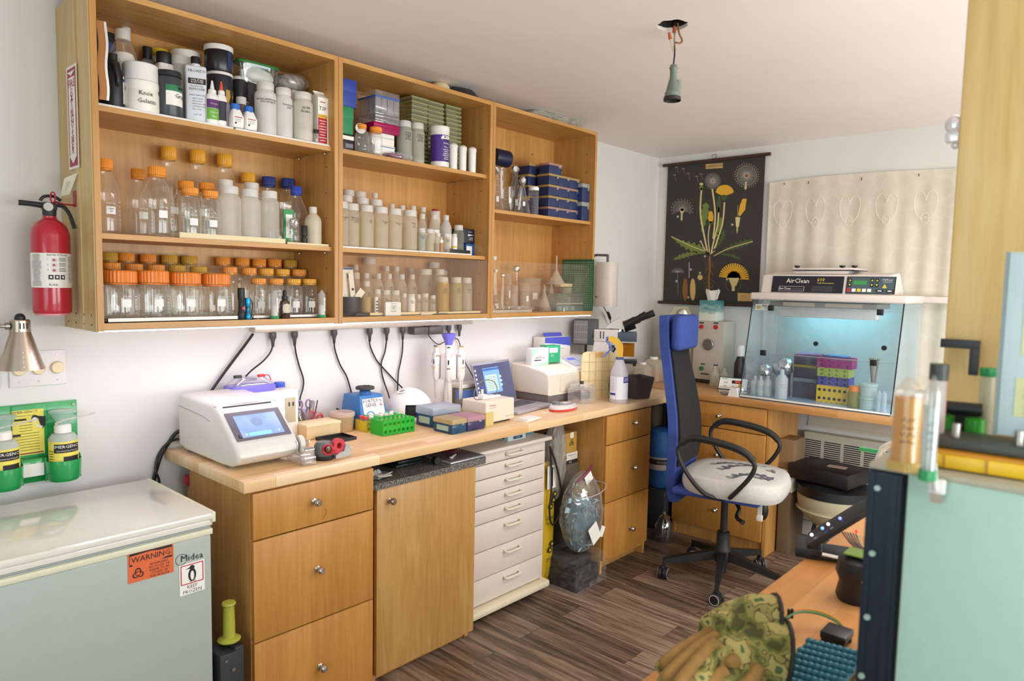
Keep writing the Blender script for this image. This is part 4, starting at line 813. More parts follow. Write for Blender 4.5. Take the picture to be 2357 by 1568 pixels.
tag(MB().box((x-.012,-.232,z0+.095),(.05,.004,.19),0,ry=.02).box((x-.012,-.2348,z0+.185),(.05,.001,.008),1).box((x-.005,-.2348,z0+.155),(.018,.001,.018),2).build('folded_leaflet',[M_paper,pm('#2a4a9a'),M_ink]),'folded white leaflet with blue edge standing in the black cup','leaflet')
tag(MB().box((x+.004,-.246,z0+.085),(.024,.002,.17),0,ry=-.12).lathe([(.006,0),(.006,.001)],6,1,mat((x+.004,-.2472,z0+.10),PI/2)).build('white_pouch',[M_white_opq,M_ink]),'narrow white foil pouch standing in the black cup','pouch')
tag(MB().box((x+.036,-.252,z0+.080),(.03,.002,.045),0,ry=.7).build('white_card',M_paper),'small white card tucked in the black cup rim','card')
q0,q1=at(818,730,y=-.285),at(850,732,y=-.300);b=MB().tube([(q0.x,-.285,Z+.0085),(q1.x,-.300,Z+.0085)],.0078,14,0).tube([(q1.x-.001,-.300,Z+.0085),(q1.x+.0006,-.3005,Z+.0085)],.005,12,1)
tag(b.build('pen_light',[M_dark,M_grey]),'dark grey pen light lying on its side at shelf edge','pen light')
for i,(ua,ub,v,m,lb)in enumerate(((969,994,727,M_white_opq,'white marker pen lying in front of the cream tray'),(1004,1031,726,M_steel,'steel tweezers lying in front of the cream tray, beside the marker'))):
 a,c=at(ua,v,y=-.296),at(ub,v-2,y=-.300);tag(MB().tube([(a.x,-.296,Z+.0048),(c.x,-.299,Z+.0048)],.0042 if i==0 else .0022,10).build('marker_pen' if i==0 else 'tweezers',m),lb,'pen' if i==0 else 'tweezers')
 # ==== FARTHEST CABINET
Z=1.92
M_nvy=milky('#20304f',.94,.3,'navy_plastic');M_nvy2=pm('#1e3c68',.4)
def tipb(x0,x1,y0,y1,z,h,lid,label,group='navy tip boxes'):
 t=thing('tip_box',label,'box',((x0+x1)/2,(y0+y1)/2,z+.0004),0,group);w,d=x1-x0,y1-y0;lh=h*.22
 MB().box((0,0,(h-lh)/2),(w*.96,d*.96,h-lh),0,.002).box((0,-d*.481,(h-lh)*.5),(w*.7,.001,(h-lh)*.6),0,0).build('body',pm('#26335c',.4),t)
 MB().box((0,0,h-lh/2-.0004),(w,d,lh-.0004),0,.002).build('lid',lid,t)
 b=MB().box((w*.3,-d/2-.001,h-lh*1.1),(w*.2,.003,lh*1.3),0,.0005);b.build('latch',M_clr,t)
 return t
M_lidy=milky('#d9b877',.8);M_lidp=milky('#dba79a',.8);M_lidc=milky('#c9cdc6',.75)
y0=-.262
xs=[xq(u,480,y0)for u in(1262,1287.5,1313,1336)]
rows=[zq_(v,1290,y0)for v in(491,462,432,403,385)]
dz=(rows[3]-Z)/4
ya=[at(1243,470,x=xs[0]).y]
for c,cn in enumerate(('leftmost','middle','rightmost')):
 for k in range(4):
  lid=[(M_lidp,'pink'),(M_lidy,'yellow'),(M_lidp,'pink')if c else(M_lidy,'yellow'),(M_lidy,'yellow')][k]
  yy=y0+.004*c
  tipb(xs[c]+.0008,xs[c+1]-.0008,yy,yy+.085,Z+dz*k,dz-.0008,lid[0],'navy tip box with %s lid, %s column, %s row from the shelf'%(lid[1],cn,ORD[k]))
z4=Z+4*dz
tipb(xs[0]-.045,xs[1]-.035,-.155,-.07,Z,dz*1.98,M_lidy,'tall navy tip box with yellow lid behind the leftmost column',None);tipb(xs[0]-.045,xs[1]-.035,-.155,-.07,Z+dz*2,dz-.001,M_lidy,'navy tip box standing on the tall one, black and gold tape on edge',None);tipb(xs[0]-.045,xs[1]-.035,-.155,-.07,Z+dz*3,dz-.001,M_lidy,'navy tip box with yellow lid in the rear stack, second from its top',None)
tipb(xs[0]-.04,xs[1]+.02,-.155,-.07,z4,dz-.001,M_lidy,'navy tip box on top of the rear stack',None)
tipb(xs[0]+.006,xs[1]+.026,y0+.006,y0+.082,z4,dz-.001,M_lidp,'navy tip box with pink lid alone on top of the front stack',None)
for k in range(4):tipb(xs[1]+.03,xs[2]+.055,-.155,-.07,Z+dz*k*1.2,dz*1.19,M_lidc,'clear-lidded navy tip box in the rear stack, %s from the shelf'%ORD[k],'rear navy tip boxes')
xr0,xr1=xq(1338,470,-.28),2.566;zr=zq_(466,1350,-.28)
tipb(xr0,xr1,-.285,-.19,Z,zr-Z,M_lidc,'larger blue tip box with clear lid against the right panel, lower one',None);tipb(xr0,xr1,-.285,-.19,zr+.0008,zq_(424,1350,-.28)-zr,M_lidc,'larger blue tip box with clear lid against the right panel, upper one',None)
def flask(u,vt,vb,wp,y,z,label,foil=True,name='flask'):
 x,h,r=spot(u,vt,wp,y,z);t=root(name,label,'flask',x,y,z)
 MB().open([(r*.92,0),(r,.006),(r*.3,h*.72),(r*.3,h*.9),(r*.36,h*.92)],28).lathe([(r*.9,.001),(.0001,.002)],24).build('glass_body',M_glass,t)
 MB().patch(r*.8,h*.2,h*.32,ca(x,y)+.3,.2,0).build('printed_mark',M_spot,t)
 if foil:MB().bm(crumple(r*.46,(1,1,1.2),.14,2),0,mat((0,0,h*.90))).build('foil_cap',M_foil,t,ang=5)
 return t
flask(1142,381,489,40,-.20,Z,'conical flask with foil cap beside the dark blue roll');flask(1186,378,484,44,-.10,Z,'tall conical flask with a large foil cap, behind the shorter one');flask(1203,407,489,38,-.235,Z,'conical flask with foil cap in front, beside the ribbed jar')
def beaker(u,vt,wp,y,z,label,lip=1.06,m=None,name='beaker',taper=1.0,group=None):
 x,h,r=spot(u,vt,wp,y,z);t=root(name,label,'beaker',x,y,z,group)
 MB().open([(r*.92*taper,0),(r*taper,.004),(r,h*.97),(r*lip,h)],26).lathe([(r*.9*taper,.001),(.0001,.002)],24).build('glass_body',m or M_glass,t)
 b=MB().patch(r+.0008,h*.35,h*.55,ca(x,y)+.5,.25,0)
 for k in range(5):b.patch(r+.0008,h*(.2+.14*k),h*(.21+.14*k),ca(x,y)-.3,.2,0)
 b.build('printed_mark',M_spot,t);return t
beaker(1169,430,23,-.225,Z,'small glass beaker between the two foil-capped flasks')
x,h,r=spot(1229,430,24,-.25,Z);t=root('ribbed_jar','ribbed clear jar with white cap beside the navy boxes','jar',x,-.25,Z)
pr=[(r*.9,0)]+[(r*(1 if k%2 else .9),h*(.03+.042*k))for k in range(20)];MB().open(pr,26).build('jar_body',clear('#f2f2f2',.06,.16,.85),t);MB().lathe([(r*.95,h*.86),(r*1.0,h*.88),(r*1.0,h*.96),(r*.8,h)],26).build('cap',M_white_opq,t)
MB().lathe([(r*.8,.003),(r*.8,h*.6),(.0001,h*.6)],20).build('contents',milky('#5e6b8c',.5),t)
xb_=xq(1160,368,-.09)
beaker(1150,388,30,-.075,Z,'tall beaker at the back carrying the dark blue roll')
t=thing('blue_roll','dark blue cylinder lying on its side above the flasks','roll',(xb_,-.09,at(1156,388,y=-.09).z+.0535))
rr=wid(38,(xb_,-.09,Z))/2
MB().lathe([(rr*.96,0),(rr,.004),(rr,.11),(rr*.9,.114),(rr*.86,.110),(.0001,.110)],28,0,mat((-.085,0,0),0,PI/2)).build('roll_body',pm('#1e2440',.3),t)
Z=CB+.0262
M_pp=milky('#efe6da',.36,.3,'clear_plastic_ware')
tag(MB().bb((1.775,-.292,Z),(1.775+.30,-.2,Z+.003),0).bb((1.775,-.292,Z+.003),(2.075,-.289,Z+.014),0).build('clear_tray',milky('#f4efe9',.6,.2)),'shallow clear plastic tray at front of the glassware compartment','tray')
def volflask(u,vt,wp,y,label):
 x,h,r=spot(u,vt,wp,y,Z);t=root('volumetric_flask',label,'flask',x,y,Z)
 MB().open([(r*.6,0),(r*.9,.008),(r,h*.16),(r*.8,h*.27),(r*.22,h*.40),(r*.2,h*.95),(r*.28,h*.955)],26).build('glass_body',M_glass,t)
 MB().lathe([(r*.26,h*.93),(r*.32,h*.99),(r*.26,h)],18).build('stopper',M_white_opq,t);return t
volflask(1137,590,42,-.12,'tall volumetric flask with long neck against the left panel');volflask(1141,620,34,-.21,'shorter volumetric flask in front of the tall one')
def cylr(u,vt,wp,y,label,foil=True):
 x,h,r=spot(u,vt,wp,y,Z);t=root('glass_cylinder',label,'cylinder',x,y,Z+.0155 if y<-.2 else Z)
 MB().lathe([(r*1.8,0),(r*1.8,.004),(r,.008)],20).open([(r,.008),(r,h*.97),(r*1.1,h)],18).build('glass_body',M_glass,t)
 if foil:MB().bm(crumple(r*1.5,(1,1,.9),.14,2),0,mat((0,0,h*.98))).build('foil_cap',M_foil,t,ang=5)
cylr(1157,640,7,-.24,'slim glass cylinder with foil cap, nearest the flasks');cylr(1188,617,12,-.09,'tall slim glass cylinder with foil cap at the back')
beaker(1170,631,17,-.14,Z,'narrow clear beaker behind the slim foil-capped cylinder',m=M_pp)
plastic_bottle(1184,657,18,-.17,Z,'clear bottle with wide clear cap, centre of the glassware',None,body=M_pp,capf=1.0,cap=M_pp)
beaker(1221,641,49,-.09,Z,'largest clear plastic beaker',m=M_pp,taper=.88,lip=1.05);beaker(1209,652,24,-.175,Z,'small clear plastic beaker in front of the largest one',m=M_pp,taper=.92)
def funnel(p,r,h,label,rot=(0,0,0),stem=.4,m=None):
 t=thing('funnel',label,'funnel',p,rot=rot)
 MB().open([(r,0),(r*.99,.003),(r*.1,h*(1-stem)),(r*.07,h)],28).build('cone',m or M_pp,t);return t
def fu(u,vt,vb,wp,y,z=None,**k):
 a=at(u,vb,y=y);z=a.z if z is None else z;return(a.x,y,z+.0005),wid(wp,a)/2,at(u,vt,y=y).z-z
p,r,h=fu(1254,657,713,30,-.22,Z);funnel(p,r,h,'upturned funnel, lower one of the stacked pair',stem=.3);funnel((p[0]-.004,p[1]+.004,p[2]+.024),r*.95,h*.88,'upturned funnel nested over another, its cone higher',stem=.25)
p,r,h=fu(1268,640,700,29,-.15,Z);funnel(p,r*1.0,h,'upturned funnel standing behind, carrying the long-stemmed funnel',stem=.15)
p,r,h=fu(1280,589,655,42,-.15);funnel(p,r,h,'long-stemmed upturned funnel, highest in the glassware compartment',stem=.5,m=milky('#efe6d4',.6))
x=2.545;y0,y1=at(1366,660,x=x).y,at(1293,660,x=x).y;zt_=at(1293,598,x=x).z
b=MB().bb((x,y0+.002,Z+.002),(x+.003,min(y1,-.02),zt_),0)
yy0,yy1=y0+.012,min(y1,-.02)-.01
k=0
while yy0+k*.0127<yy1:b.bb((x-.0004,yy0+k*.0127-.0006,Z+.012),(x-.0001,yy0+k*.0127+.0006,zt_-.01),1);k+=1
k=0
while Z+.012+k*.0127<zt_-.009:b.bb((x-.0005,yy0,Z+.012+k*.0127-.0006),(x-.0002,yy1,Z+.012+k*.0127+.0006),1);k+=1
b.add([(x-.0006,yy0,zt_-.03),(x-.0006,yy0,zt_-.032),(x-.0006,yy1-.04,Z+.02),(x-.0006,yy1-.04,Z+.022)],[(0,1,2,3)],1)
tag(b.build('cutting_mat',[pm('#1c5c44',.6),pm('#a9c49a',.6)]),'green self-healing cutting mat with a grid, leaning on the right panel','cutting mat')
q0,q1=at(1291,659,y=-.17),at(1338,659,y=-.17)
beaker(1303,662,27,-.165,Z,'clear plastic pot under the cream tray',m=milky('#ddd5c0',.6),taper=.95)
tag(MB().box(((q0.x+q1.x)/2,-.165,at(1310,657,y=-.165).z+.0005),(q1.x-q0.x+.05,.055,.011*2),0,.006).build('cream_dish',M_cream),'cream plastic dish lying on the clear pot, before the cutting mat','dish')
q0,q1=at(1280,720,y=-.27),at(1343,722,y=-.27);ztp=at(1310,676,y=-.27).z
t=thing('acrylic_box','square clear acrylic box holding small white jars','box',((q0.x+q1.x)/2,-.24,Z+.0005));w=q1.x-q0.x
b=MB()
for s in(-1,1):b.box((s*w/2,0,(ztp-Z)/2),(.003,.07,ztp-Z),0).box((0,s*.034,(ztp-Z)/2),(w,.003,ztp-Z),0)
b.box((0,0,.0015),(w,.07,.003),0).build('box_body',clear('#eef2ee',.04,.12,.7),t)
MB().box((0,-.003,(ztp-Z)*.42),(w*.98,.06,.004),0).build('inner_shelf',M_white_opq,t)
for i in range(3):
 xx=(q0.x+q1.x)/2+w*(-.25+.24*i);j=thing('small_jar','small cloudy jar inside the acrylic box, %s from its left'%ORD[i],'jar',(xx,-.24,Z+.004),0,'small jars in the acrylic box');MB().lathe([(.012,0),(.013,.002),(.013,.018),(.011,.022)],18).build('jar_body',milky('#e9e4d4',.7),j)
x=xq(1297,715,-.295);tag(MB().lathe([(.006,0),(.006,.02),(.004,.021)],16,0,mat((x,-.296,Z+.0006))).build('steel_weight',M_steel),'tiny steel weight standing before the acrylic box','weight')
b=MB()
for k in range(4):
 rr=.012+.004*k;b.tube([(xq(1138,715,-.28)+.01+rr*math.cos(a*.5),-.262+rr*math.sin(a*.5)*.5,Z+.0075+.0042*k)for a in range(13)],.0021,6)
tag(b.build('tubing_coil',clear('#ffffff',.06,.25,.9)),'small coil of clear tubing beside the left panel','tubing')
b=MB()
for k in range(5):b.bm(crumple(.011,(1.3,.9,.7),.2,2),0,mat((xq(1165,700,-.255)+.035*k,-.236-.004*(k%2),Z+.026)))
b.bm(crumple(1,(.085,.028,.013),.1,3),0,mat((xq(1205,705,-.25),-.245,Z+.017)))
tag(b.build('clear_bag',clear('#ffffff',.06,.2,.9),ang=6),'crumpled clear plastic bag of glass parts on the clear tray','bag')
# ==== ON THE LONG COUNTER
CZ=CT+.0006
def fr(p):
 d=Vector(p)-CPOS;return math.atan2(-d.x,d.y)
def cord(name,label,pts,r=.0035,m=None,n=6):return tag(MB().tube(smooth_path(pts,n),r,8).build(name,m or M_black),label,'cord')
def W(*uv,y=-.012):return[at(u,v,y=yy[0]if yy else y)for u,v,*yy in uv]
# ---- power strip with plugs and cords
x0,x1=.655,1.885
t=thing('power_strip','long metal power strip on the wall under the cabinets','power strip',(0,0,0))
MB().bb((x0,-.042,1.338),(x1,-.001,1.378),0,.004).build('housing',pm('#cfc4b8',.35,.3),t)
for k in range(12):MB().box((x0+.06+k*.1,-.022,1.3376),(.03,.026,.0012),0).build('socket',M_white,t)
for i,(u,vb,lb)in enumerate(((628,793,'first'),(678,785,'second'),(769,782,'third'),(851,780,'fourth'),(890,777,'fifth'),(927,776,'sixth'),(1033,764,'seventh'),(1057,768,'last'))):
 x=at(u,775,y=-.024).x;t=thing('power_plug','%s of the black plugs hanging from the power strip, counted from the extinguisher end'%lb,'plug',(x,-.024,1.3368));t['label']='%s black plug hanging from the long power strip'%lb
 MB().lathe([(.013,-.001),(.015,-.008),(.015,-.022),(.009,-.034),(.0065,-.05)],16,sy=.8).build('plug_body',pm('#4b4543',.45),t);MB().lathe([(.0068,-.045),(.0055,-.062)],10,0).build('strain_relief',M_dark,t)
P=lambda u,v,y=-.012:at(u,v,y=y)
cord('power_cable','black cord running from the strip end down behind the thermal cycler',[P(583,768,-.03),P(560,800,-.02),P(520,853,-.02),P(488,898,-.03),P(478,915,-.045)],.0055)
cord('power_cable','black cord from first plug to the purple electrophoresis unit',[P(628,795,-.024),P(622,812,-.02),P(605,832,-.03),P(580,852,-.06),P(566,866,-.09)])
cord('power_cable','black cord from second plug down behind the scissors cup',[P(678,788,-.024),P(681,812),P(688,840),P(698,872),P(697,895),P(691,915,-.03),P(690,935,-.05)])
cord('power_cable','black cord from third plug curving down to the blue vortex mixer',[P(769,785,-.024),P(771,805),P(782,838),P(797,865),P(805,890),P(809,910),P(806,930,-.03),P(797,948,-.07),P(775,941,-.12)])
cord('power_cable','black cord from fourth plug crossing toward the white curing lamp',[P(850,783,-.024),P(853,800),P(866,828),P(880,845),P(905,872),P(926,893,-.03)])
cord('power_cable','black cord from fifth plug curving behind the vortex mixer',[P(890,780,-.024),P(886,810),P(878,835),P(879,860),P(886,885),P(893,905,-.03),P(899,925,-.06)])
cord('power_cable','black cord from sixth plug straight down to the curing lamp',[P(927,780,-.024),P(926,810),P(921,838),P(917,858),P(915,900,-.02)])
cord('power_cable','thin black cord looping from the wall adapters behind the pipette stand',[P(985,770,-.05),P(997,785,-.03),P(1010,793,-.02),P(1024,787,-.02),P(1045,779,-.02),P(1056,785,-.02),P(1062,812),P(1068,830),P(1090,870,-.02),P(1100,900,-.03)],.0025)
for i,(a,b_,c)in enumerate(((951,984,'smaller grey'),(985,1019,'larger grey'))):
 p0,p1=at(a,762,y=-.06),at(b_,762,y=-.06)
 tag(MB().box(((p0.x+p1.x)/2,-.045,1.3165),(p1.x-p0.x-.002,.05,.042 if i else .036),0,.004).build('wall_adapter',pm('#5d5752',.45)),'%s power adapter plugged under the power strip'%c,'adapter')
cord('power_cable','thick black cable hanging over the counter corner beside the freezer',[P(440,985,-.04),P(408,995,-.02),P(388,1020,-.012),P(372,1046,-.02),P(361,1078,-.02),P(355,1102,-.02),P(352,1140,-.02)],.007)
cord('power_cable','second black cable bulging out beside the thicker one at the counter corner',[P(440,1010,-.04),P(405,1012,-.02),P(382,1024,-.02),P(364,1050,-.012),P(358,1082,-.04),P(366,1106,-.04),P(366,1140,-.04)],.005)
# ---- thermal cycler
t=thing('thermal_cycler','white thermal cycler with a sloped touch screen at the counter end','thermal cycler',(.335,0,CZ));w=.232
M_pcr=pm('#dedbd6',.38,0,'cycler_white',coat=.1);z=lambda a:a-CZ
pf=[(-.065,.022),(-.065,.19),(-.075,.212),(-.10,.22),(-.34,.212),(-.365,.204),(-.395,.188),(-.505,.095),(-.527,.07),(-.528,.052),(-.51,.03),(-.47,.014),(-.40,.010),(-.12,.012)]
def body_yz(pf,w,bev):
 bm=bmesh.new();vs=[bm.verts.new((0,a,b))for a,b in pf];f=bm.faces.new(vs);r=bmesh.ops.extrude_face_region(bm,geom=[f])
 for q in r['geom']:
  if isinstance(q,bmesh.types.BMVert):q.co.x+=w
 bmesh.ops.recalc_face_normals(bm,faces=bm.faces);ed=[e for e in bm.edges if abs(e.verts[0].co.x-e.verts[1].co.x)<1e-6]
 bmesh.ops.bevel(bm,geom=ed,offset=bev,segments=4,affect='EDGES',profile=.5);return bm
MB().bm(body_yz(pf,w,.016)).build('housing',M_pcr,t,ang=40)
ln=Vector((0,-.11,-.093)).normalized();nn=Vector((0,-.093,.11)).normalized()*-1;nn=Vector((0,-.645,.765))
sx_=Matrix(((1,0,0,w/2),(0,-ln.y,nn.y,-.45),(0,-ln.z,nn.z,.1425),(0,0,0,1)))
b=MB().at(sx_).box((0,0,.0012),(w*.86,.125,.004),0,.0015).box((0,-.004,.0036),(w*.66,.096,.002),1)
m,n,l,pb,o=nt('touch_screen');mp=mapping(n,l);tt=noise(n,l,mp,9,2);r=ramp(n,l,tt.outputs[0],[(.3,'#6f86cf'),(.7,'#9aaee6')])
l.new(r.outputs[0],pb.inputs['Base Color']);l.new(r.outputs[0],pb.inputs['Emission Color']);pb.inputs['Emission Strength'].default_value=.65;pb.inputs['Roughness'].default_value=.15
M_scr=m
sc_=MB().at(sx_@mat((0,-.004,.0048)));sc_.mi=1
sc_.lathe([(.021,0),(.021,.0002)],28,2,mat((-.004,.014,0))).add([(-.05,-.046,.0002),(.03,-.046,.0002),(.03,-.03,.0002),(-.05,-.03,.0002)],[(0,1,2,3)],3).text('...',.01,mat((-.004,.014,.0004)),4)
for s in(-1,1):sc_.lathe([(.0035,0),(.0035,.0003)],14,4,mat((s*.06+.0,-.036,0)))
b.build('screen_bezel',[pm('#6e6a75',.5),M_scr],t);sc_.build('screen_icons',[M_scr,M_scr,pm('#7f8fb5',.3,em=.5),pm('#7fb8ee',.3,em=.7),pm('#e8eefc',.3,em=.8)],t)
MB().at(sx_).box((-w*.36,-.045,.004),(.010,.015,.003),0,.001).box((-w*.36,-.045,.0056),(.006,.010,.001),1).build('usb_port',[M_dark,M_steel],t)
b=MB()
for xx in(-.0008,w+.0008):b.tube([(xx*1.0,-.07,.172),(xx,-.22,.165),(xx,-.30,.158),(xx,-.33,.15)],.0008,6)
b.tube([(.0,-.36,.2035),(w*.5,-.362,.2055),(w,-.36,.2035)],.001,6).build('lid_seam',M_grey,t)
MB().box((w/2,-.372,.1955),(w*.78,.008,.014),0,.003).build('lid_grip',M_dark,t)
for a in(-.11,-.42):
 for xx in(.03,w-.03):MB().lathe([(.012,0),(.014,.013)],14,0,mat((xx,a,-.0003))).build('foot',M_grey,t)
 # ---- white power supply box, purple electrophoresis unit, blue-capped bottle
zt_=at(575,903,y=-.12).z-CZ
t=thing('power_supply','cream laboratory power supply behind the thermal cycler','power supply',(.675,-.122,CZ))
MB().box((.0,0,zt_/2),(.20,.10,zt_),0,.012,seg=3).build('case',M_wplast,t)
MB().box((.06,-.051,zt_*.6),(.045,.003,zt_*.5),0,.001).box((.053,-.0531,zt_*.72),(.006,.002,.016),1).box((.071,-.0531,zt_*.72),(.006,.002,.016),1).build('socket_panel',[pm('#b8ad92',.5),M_dark],t)
MB().lathe([(.016,0),(.016,.0008)],20,0,mat((.045,-.02,zt_))).build('sticker',M_white,t)
q=at(575,895,y=-.10);t=thing('electrophoresis_unit','purple based electrophoresis unit with clear lid and red lead','electrophoresis unit',(.605,-.092,CZ+zt_+.0006));wq=.165
MB().lathe([(wq*.54,0),(wq*.56,.004),(wq*.56,.022),(wq*.52,.026)],36,sy=.55,sq=.7).build('tray',pm('#7a6fd0',.4),t)
MB().open([(wq*.52,.026),(wq*.5,.034),(wq*.36,.052),(wq*.34,.056),(.0001,.056)],32,sy=.5,sq=.6).build('lid',clear('#f6f4fa',.05,.2,.8),t)
b=MB()
for k in range(7):b.box((-.03+.008*k,0,.047),(.0015,.05,.012),0)
b.build('comb',milky('#e8e6ee',.7),t)
MB().box((.042,-.012,.0585),(.03,.014,.012),0,.004).tube(smooth_path([(.056,-.012,.0585),(.07,-.012,.060),(.078,-.014,.05),(.082,-.015,.038)],5),.002,8).build('red_lead',pm('#c2272c',.4),t)
MB().box((-.045,.01,.059),(.03,.016,.012),0,.003).build('black_lead',M_dark,t)
q=at(643,893,y=-.035);t=thing('reagent_bottle','blue-capped bottle standing behind the power supply box','bottle',(q.x,-.036,CZ));hh=at(643,880,y=-.04).z-CZ
MB().open([(.028,0),(.03,.006),(.03,hh*.62),(.022,hh*.82),(.02,hh*.9)],26).build('glass_body',M_glass,t);cap_fl(.0225,.036,hh-.036).build('cap',pm('#3a5fd0',.4),t)
# ---- cup of scissors and pens
q=at(702,1001,z=CT);t=thing('pen_cup','clear cup crammed with scissors, pens and tools','cup',(q.x,q.y+.035,CZ));px_,py_=q.x,q.y+.035
MB().open([(.036,0),(.038,.003),(.043,.098)],26).lathe([(.035,.001),(.0001,.002)],20).build('cup_body',clear('#f2f0f4',.05,.14,.8),t)
def scissors(u0,v0,u1,v1,m,label,dy=0,blade=M_steel,sc=1.0):
 y=py_+dy;a,b_=at(u0,v0,y=y),at(u1,v1,y=y);ax=(a-b_);L=ax.length;ax.normalize();rt=Vector((ax.z,0,-ax.x));nn=rt.cross(ax)
 t=thing('scissors',label,'scissors',b_);M=Matrix(((rt.x,ax.x,nn.x,0),(rt.y,ax.y,nn.y,0),(rt.z,ax.z,nn.z,0),(0,0,0,1)))
 for s in(-1,1):
  h=MB().at(M);c=Vector((s*.021*sc,L*.93,s*.001));pts=[c+Vector((.013*sc*math.cos(k*PI/8)*1.0,.019*sc*math.sin(k*PI/8),0))for k in range(16)]
  h.tube([p for p in pts],.0038,8,0,closed=True).tube([(s*.014*sc,L*.93-.017*sc,s*.001),(s*.004,L*.55,s*.001),(0,L*.42,s*.001)],.004,8,0);hd=h.build('handle',m,t)
  MB().at(M).prism([(s*.006,L*.45),(-s*.004,L*.45),(-s*.003,0),(0,-.01)],.0014,0,mat((0,0,s*.001))).build('blade',blade,t)
 MB().at(M).lathe([(.004,-.003),(.004,.003)],12,0,mat((0,L*.44,0))).build('pivot',M_chrome,t);return t
scissors(664,940,694,1008,pm('#74b843',.4),'scissors with light green handles in the pen cup',-.004);scissors(700,926,702,1000,pm('#8e7aa8',.4),'scissors with purple handles, rearmost in the pen cup',.018,sc=.95);scissors(727,958,712,1000,pm('#b7222f',.35),'scissors with red handles in the pen cup',-.022)
def stick(u0,v0,u1,v1,r,m,label,name='pen',cat='pen',dy=0,tip=None,flat=None):
 y=py_+dy;a,b_=at(u0,v0,y=y),at(u1,v1,y=y);t=thing(name,label,cat,b_);d=a-b_
 MB().tube([Vector((0,0,0)),d*.5,d*.97,d],[r,r,r,r*.6],10).build('barrel',m,t)
 if tip:MB().tube([d*.8,d*1.01],r*1.12,10).build('cap',tip,t)
 return t
stick(719,922,712,1000,.012,pm('#8a8690',.4),'thick grey round-ended handle standing tallest in the pen cup','spatula','spatula',.006)
stick(681,948,697,1006,.0045,pm('#c07040',.4),'copper coloured pen leaning in the pen cup',dy=-.012);stick(688,952,703,1008,.0055,M_chrome,'chrome barrelled pen in the pen cup',dy=-.02);stick(697,950,706,1006,.006,M_dark,'black marker in the pen cup',dy=-.026,tip=M_black)
stick(717,938,712,1004,.0045,pm('#d9b530',.4),'yellow pencil in the pen cup','pencil','pencil',.0);stick(731,921,716,1002,.003,pm('#5a4048',.4),'thin dark red pencil, tallest beside the red scissors','pencil','pencil',.01);stick(674,955,692,1008,.005,pm('#6a4a90',.4),'purple marker low in the pen cup',dy=-.006,tip=pm('#5a3a80'))
stick(708,968,716,1008,.007,pm('#77757a',.4,.3),'grey craft knife in the pen cup','craft_knife','knife',-.03);stick(668,958,690,1010,.008,pm('#3f8a38',.4),'green marker at the edge of the pen cup',dy=.012)
# ---- tape dispensers
q=at(706,1070,z=CT);t=thing('tape_dispenser','clear acrylic tape dispenser with pale tape roll at counter edge','tape dispenser',(.578,-.515,CZ),-.12)
w=.052;M_acr=clear('#fbf8f6',.05,.26,.85)
MB().box((0,0,.015),(w,.13,.03),0,.002).box((0,0,.016),(w*.8,.11,.022),0,.002).build('base',M_acr,t)
MB().box((-w*.42,.01,.055),(.003,.06,.05),0,.001).box((w*.42,.01,.055),(.003,.06,.05),0,.001).box((0,-.052,.045),(w*.84,.022,.03),0,.002).build('arm',M_acr,t)
MB().lathe([(.014,-.008),(.031,-.008),(.031,.008),(.014,.008),(.014,-.008)],28,0,mat((0,.012,.062),0,PI/2)).build('tape_roll',pm('#dcd8cc',.5),t)
MB().box((0,-.064,.060),(w*.7,.002,.008),0).build('cutter',M_steel,t)
q=at(746,1060,z=CT);t=thing('hand_tool','small grey round tool with red ring and metal nozzle','tool',(.655,-.535,CZ),fr((.655,-.535,1)))
MB().lathe([(.040,0),(.042,.004),(.042,.014)],28,0,mat((0,0,0),s=(.9,.8,1))).build('base',M_black,t)
MB().lathe([(.034,.014),(.036,.03),(.034,.052),(.026,.064),(.0001,.066)],28,0,mat((0,0,0),s=(.95,.8,1))).build('case',pm('#6f7173',.4,.3),t)
MB().tube([(.016+.017*math.cos(a*PI/9),-.031,.040+.017*math.sin(a*PI/9))for a in range(18)],.0045,8,0,closed=True).tube([(.028,-.036,.034),(.052,-.04,.026)],[.005,.0035],8).build('red_ring',pm('#c42536',.35),t)
MB().tube([(.016,-.028,.040),(.018,-.05,.05),(.019,-.058,.054)],[.012,.008,.003],12).build('nozzle',M_steel,t)
q=at(780,1055,z=CT);t=thing('tape_dispenser','small silver tape dispenser with red tape roll','tape dispenser',(.722,-.545,CZ),.1)
MB().prism([(-.034,0),(.034,0),(.036,.026),(.026,.045),(.012,.045),(.004,.022),(-.02,.018),(-.034,.012)],.03,0,mat((0,.015,0),PI/2)).build('body',pm('#b6b8bb',.35,.4),t)
MB().lathe([(.011,-.009),(.026,-.009),(.026,.009),(.011,.009),(.011,-.009)],26,0,mat((-.014,0,.044),PI/2)).build('tape_roll',pm('#c93b47',.4),t)
tag(MB().box((.647,-.47,CZ+.004),(.075,.03,.008),0,.003,rz=-.3).box((.66,-.468,CZ+.0085),(.02,.03,.0012),1,rz=-.3).build('stapler',[M_dark,pm('#57b8d6')]),'flat dark stapler with light blue band behind the tape dispensers','stapler')
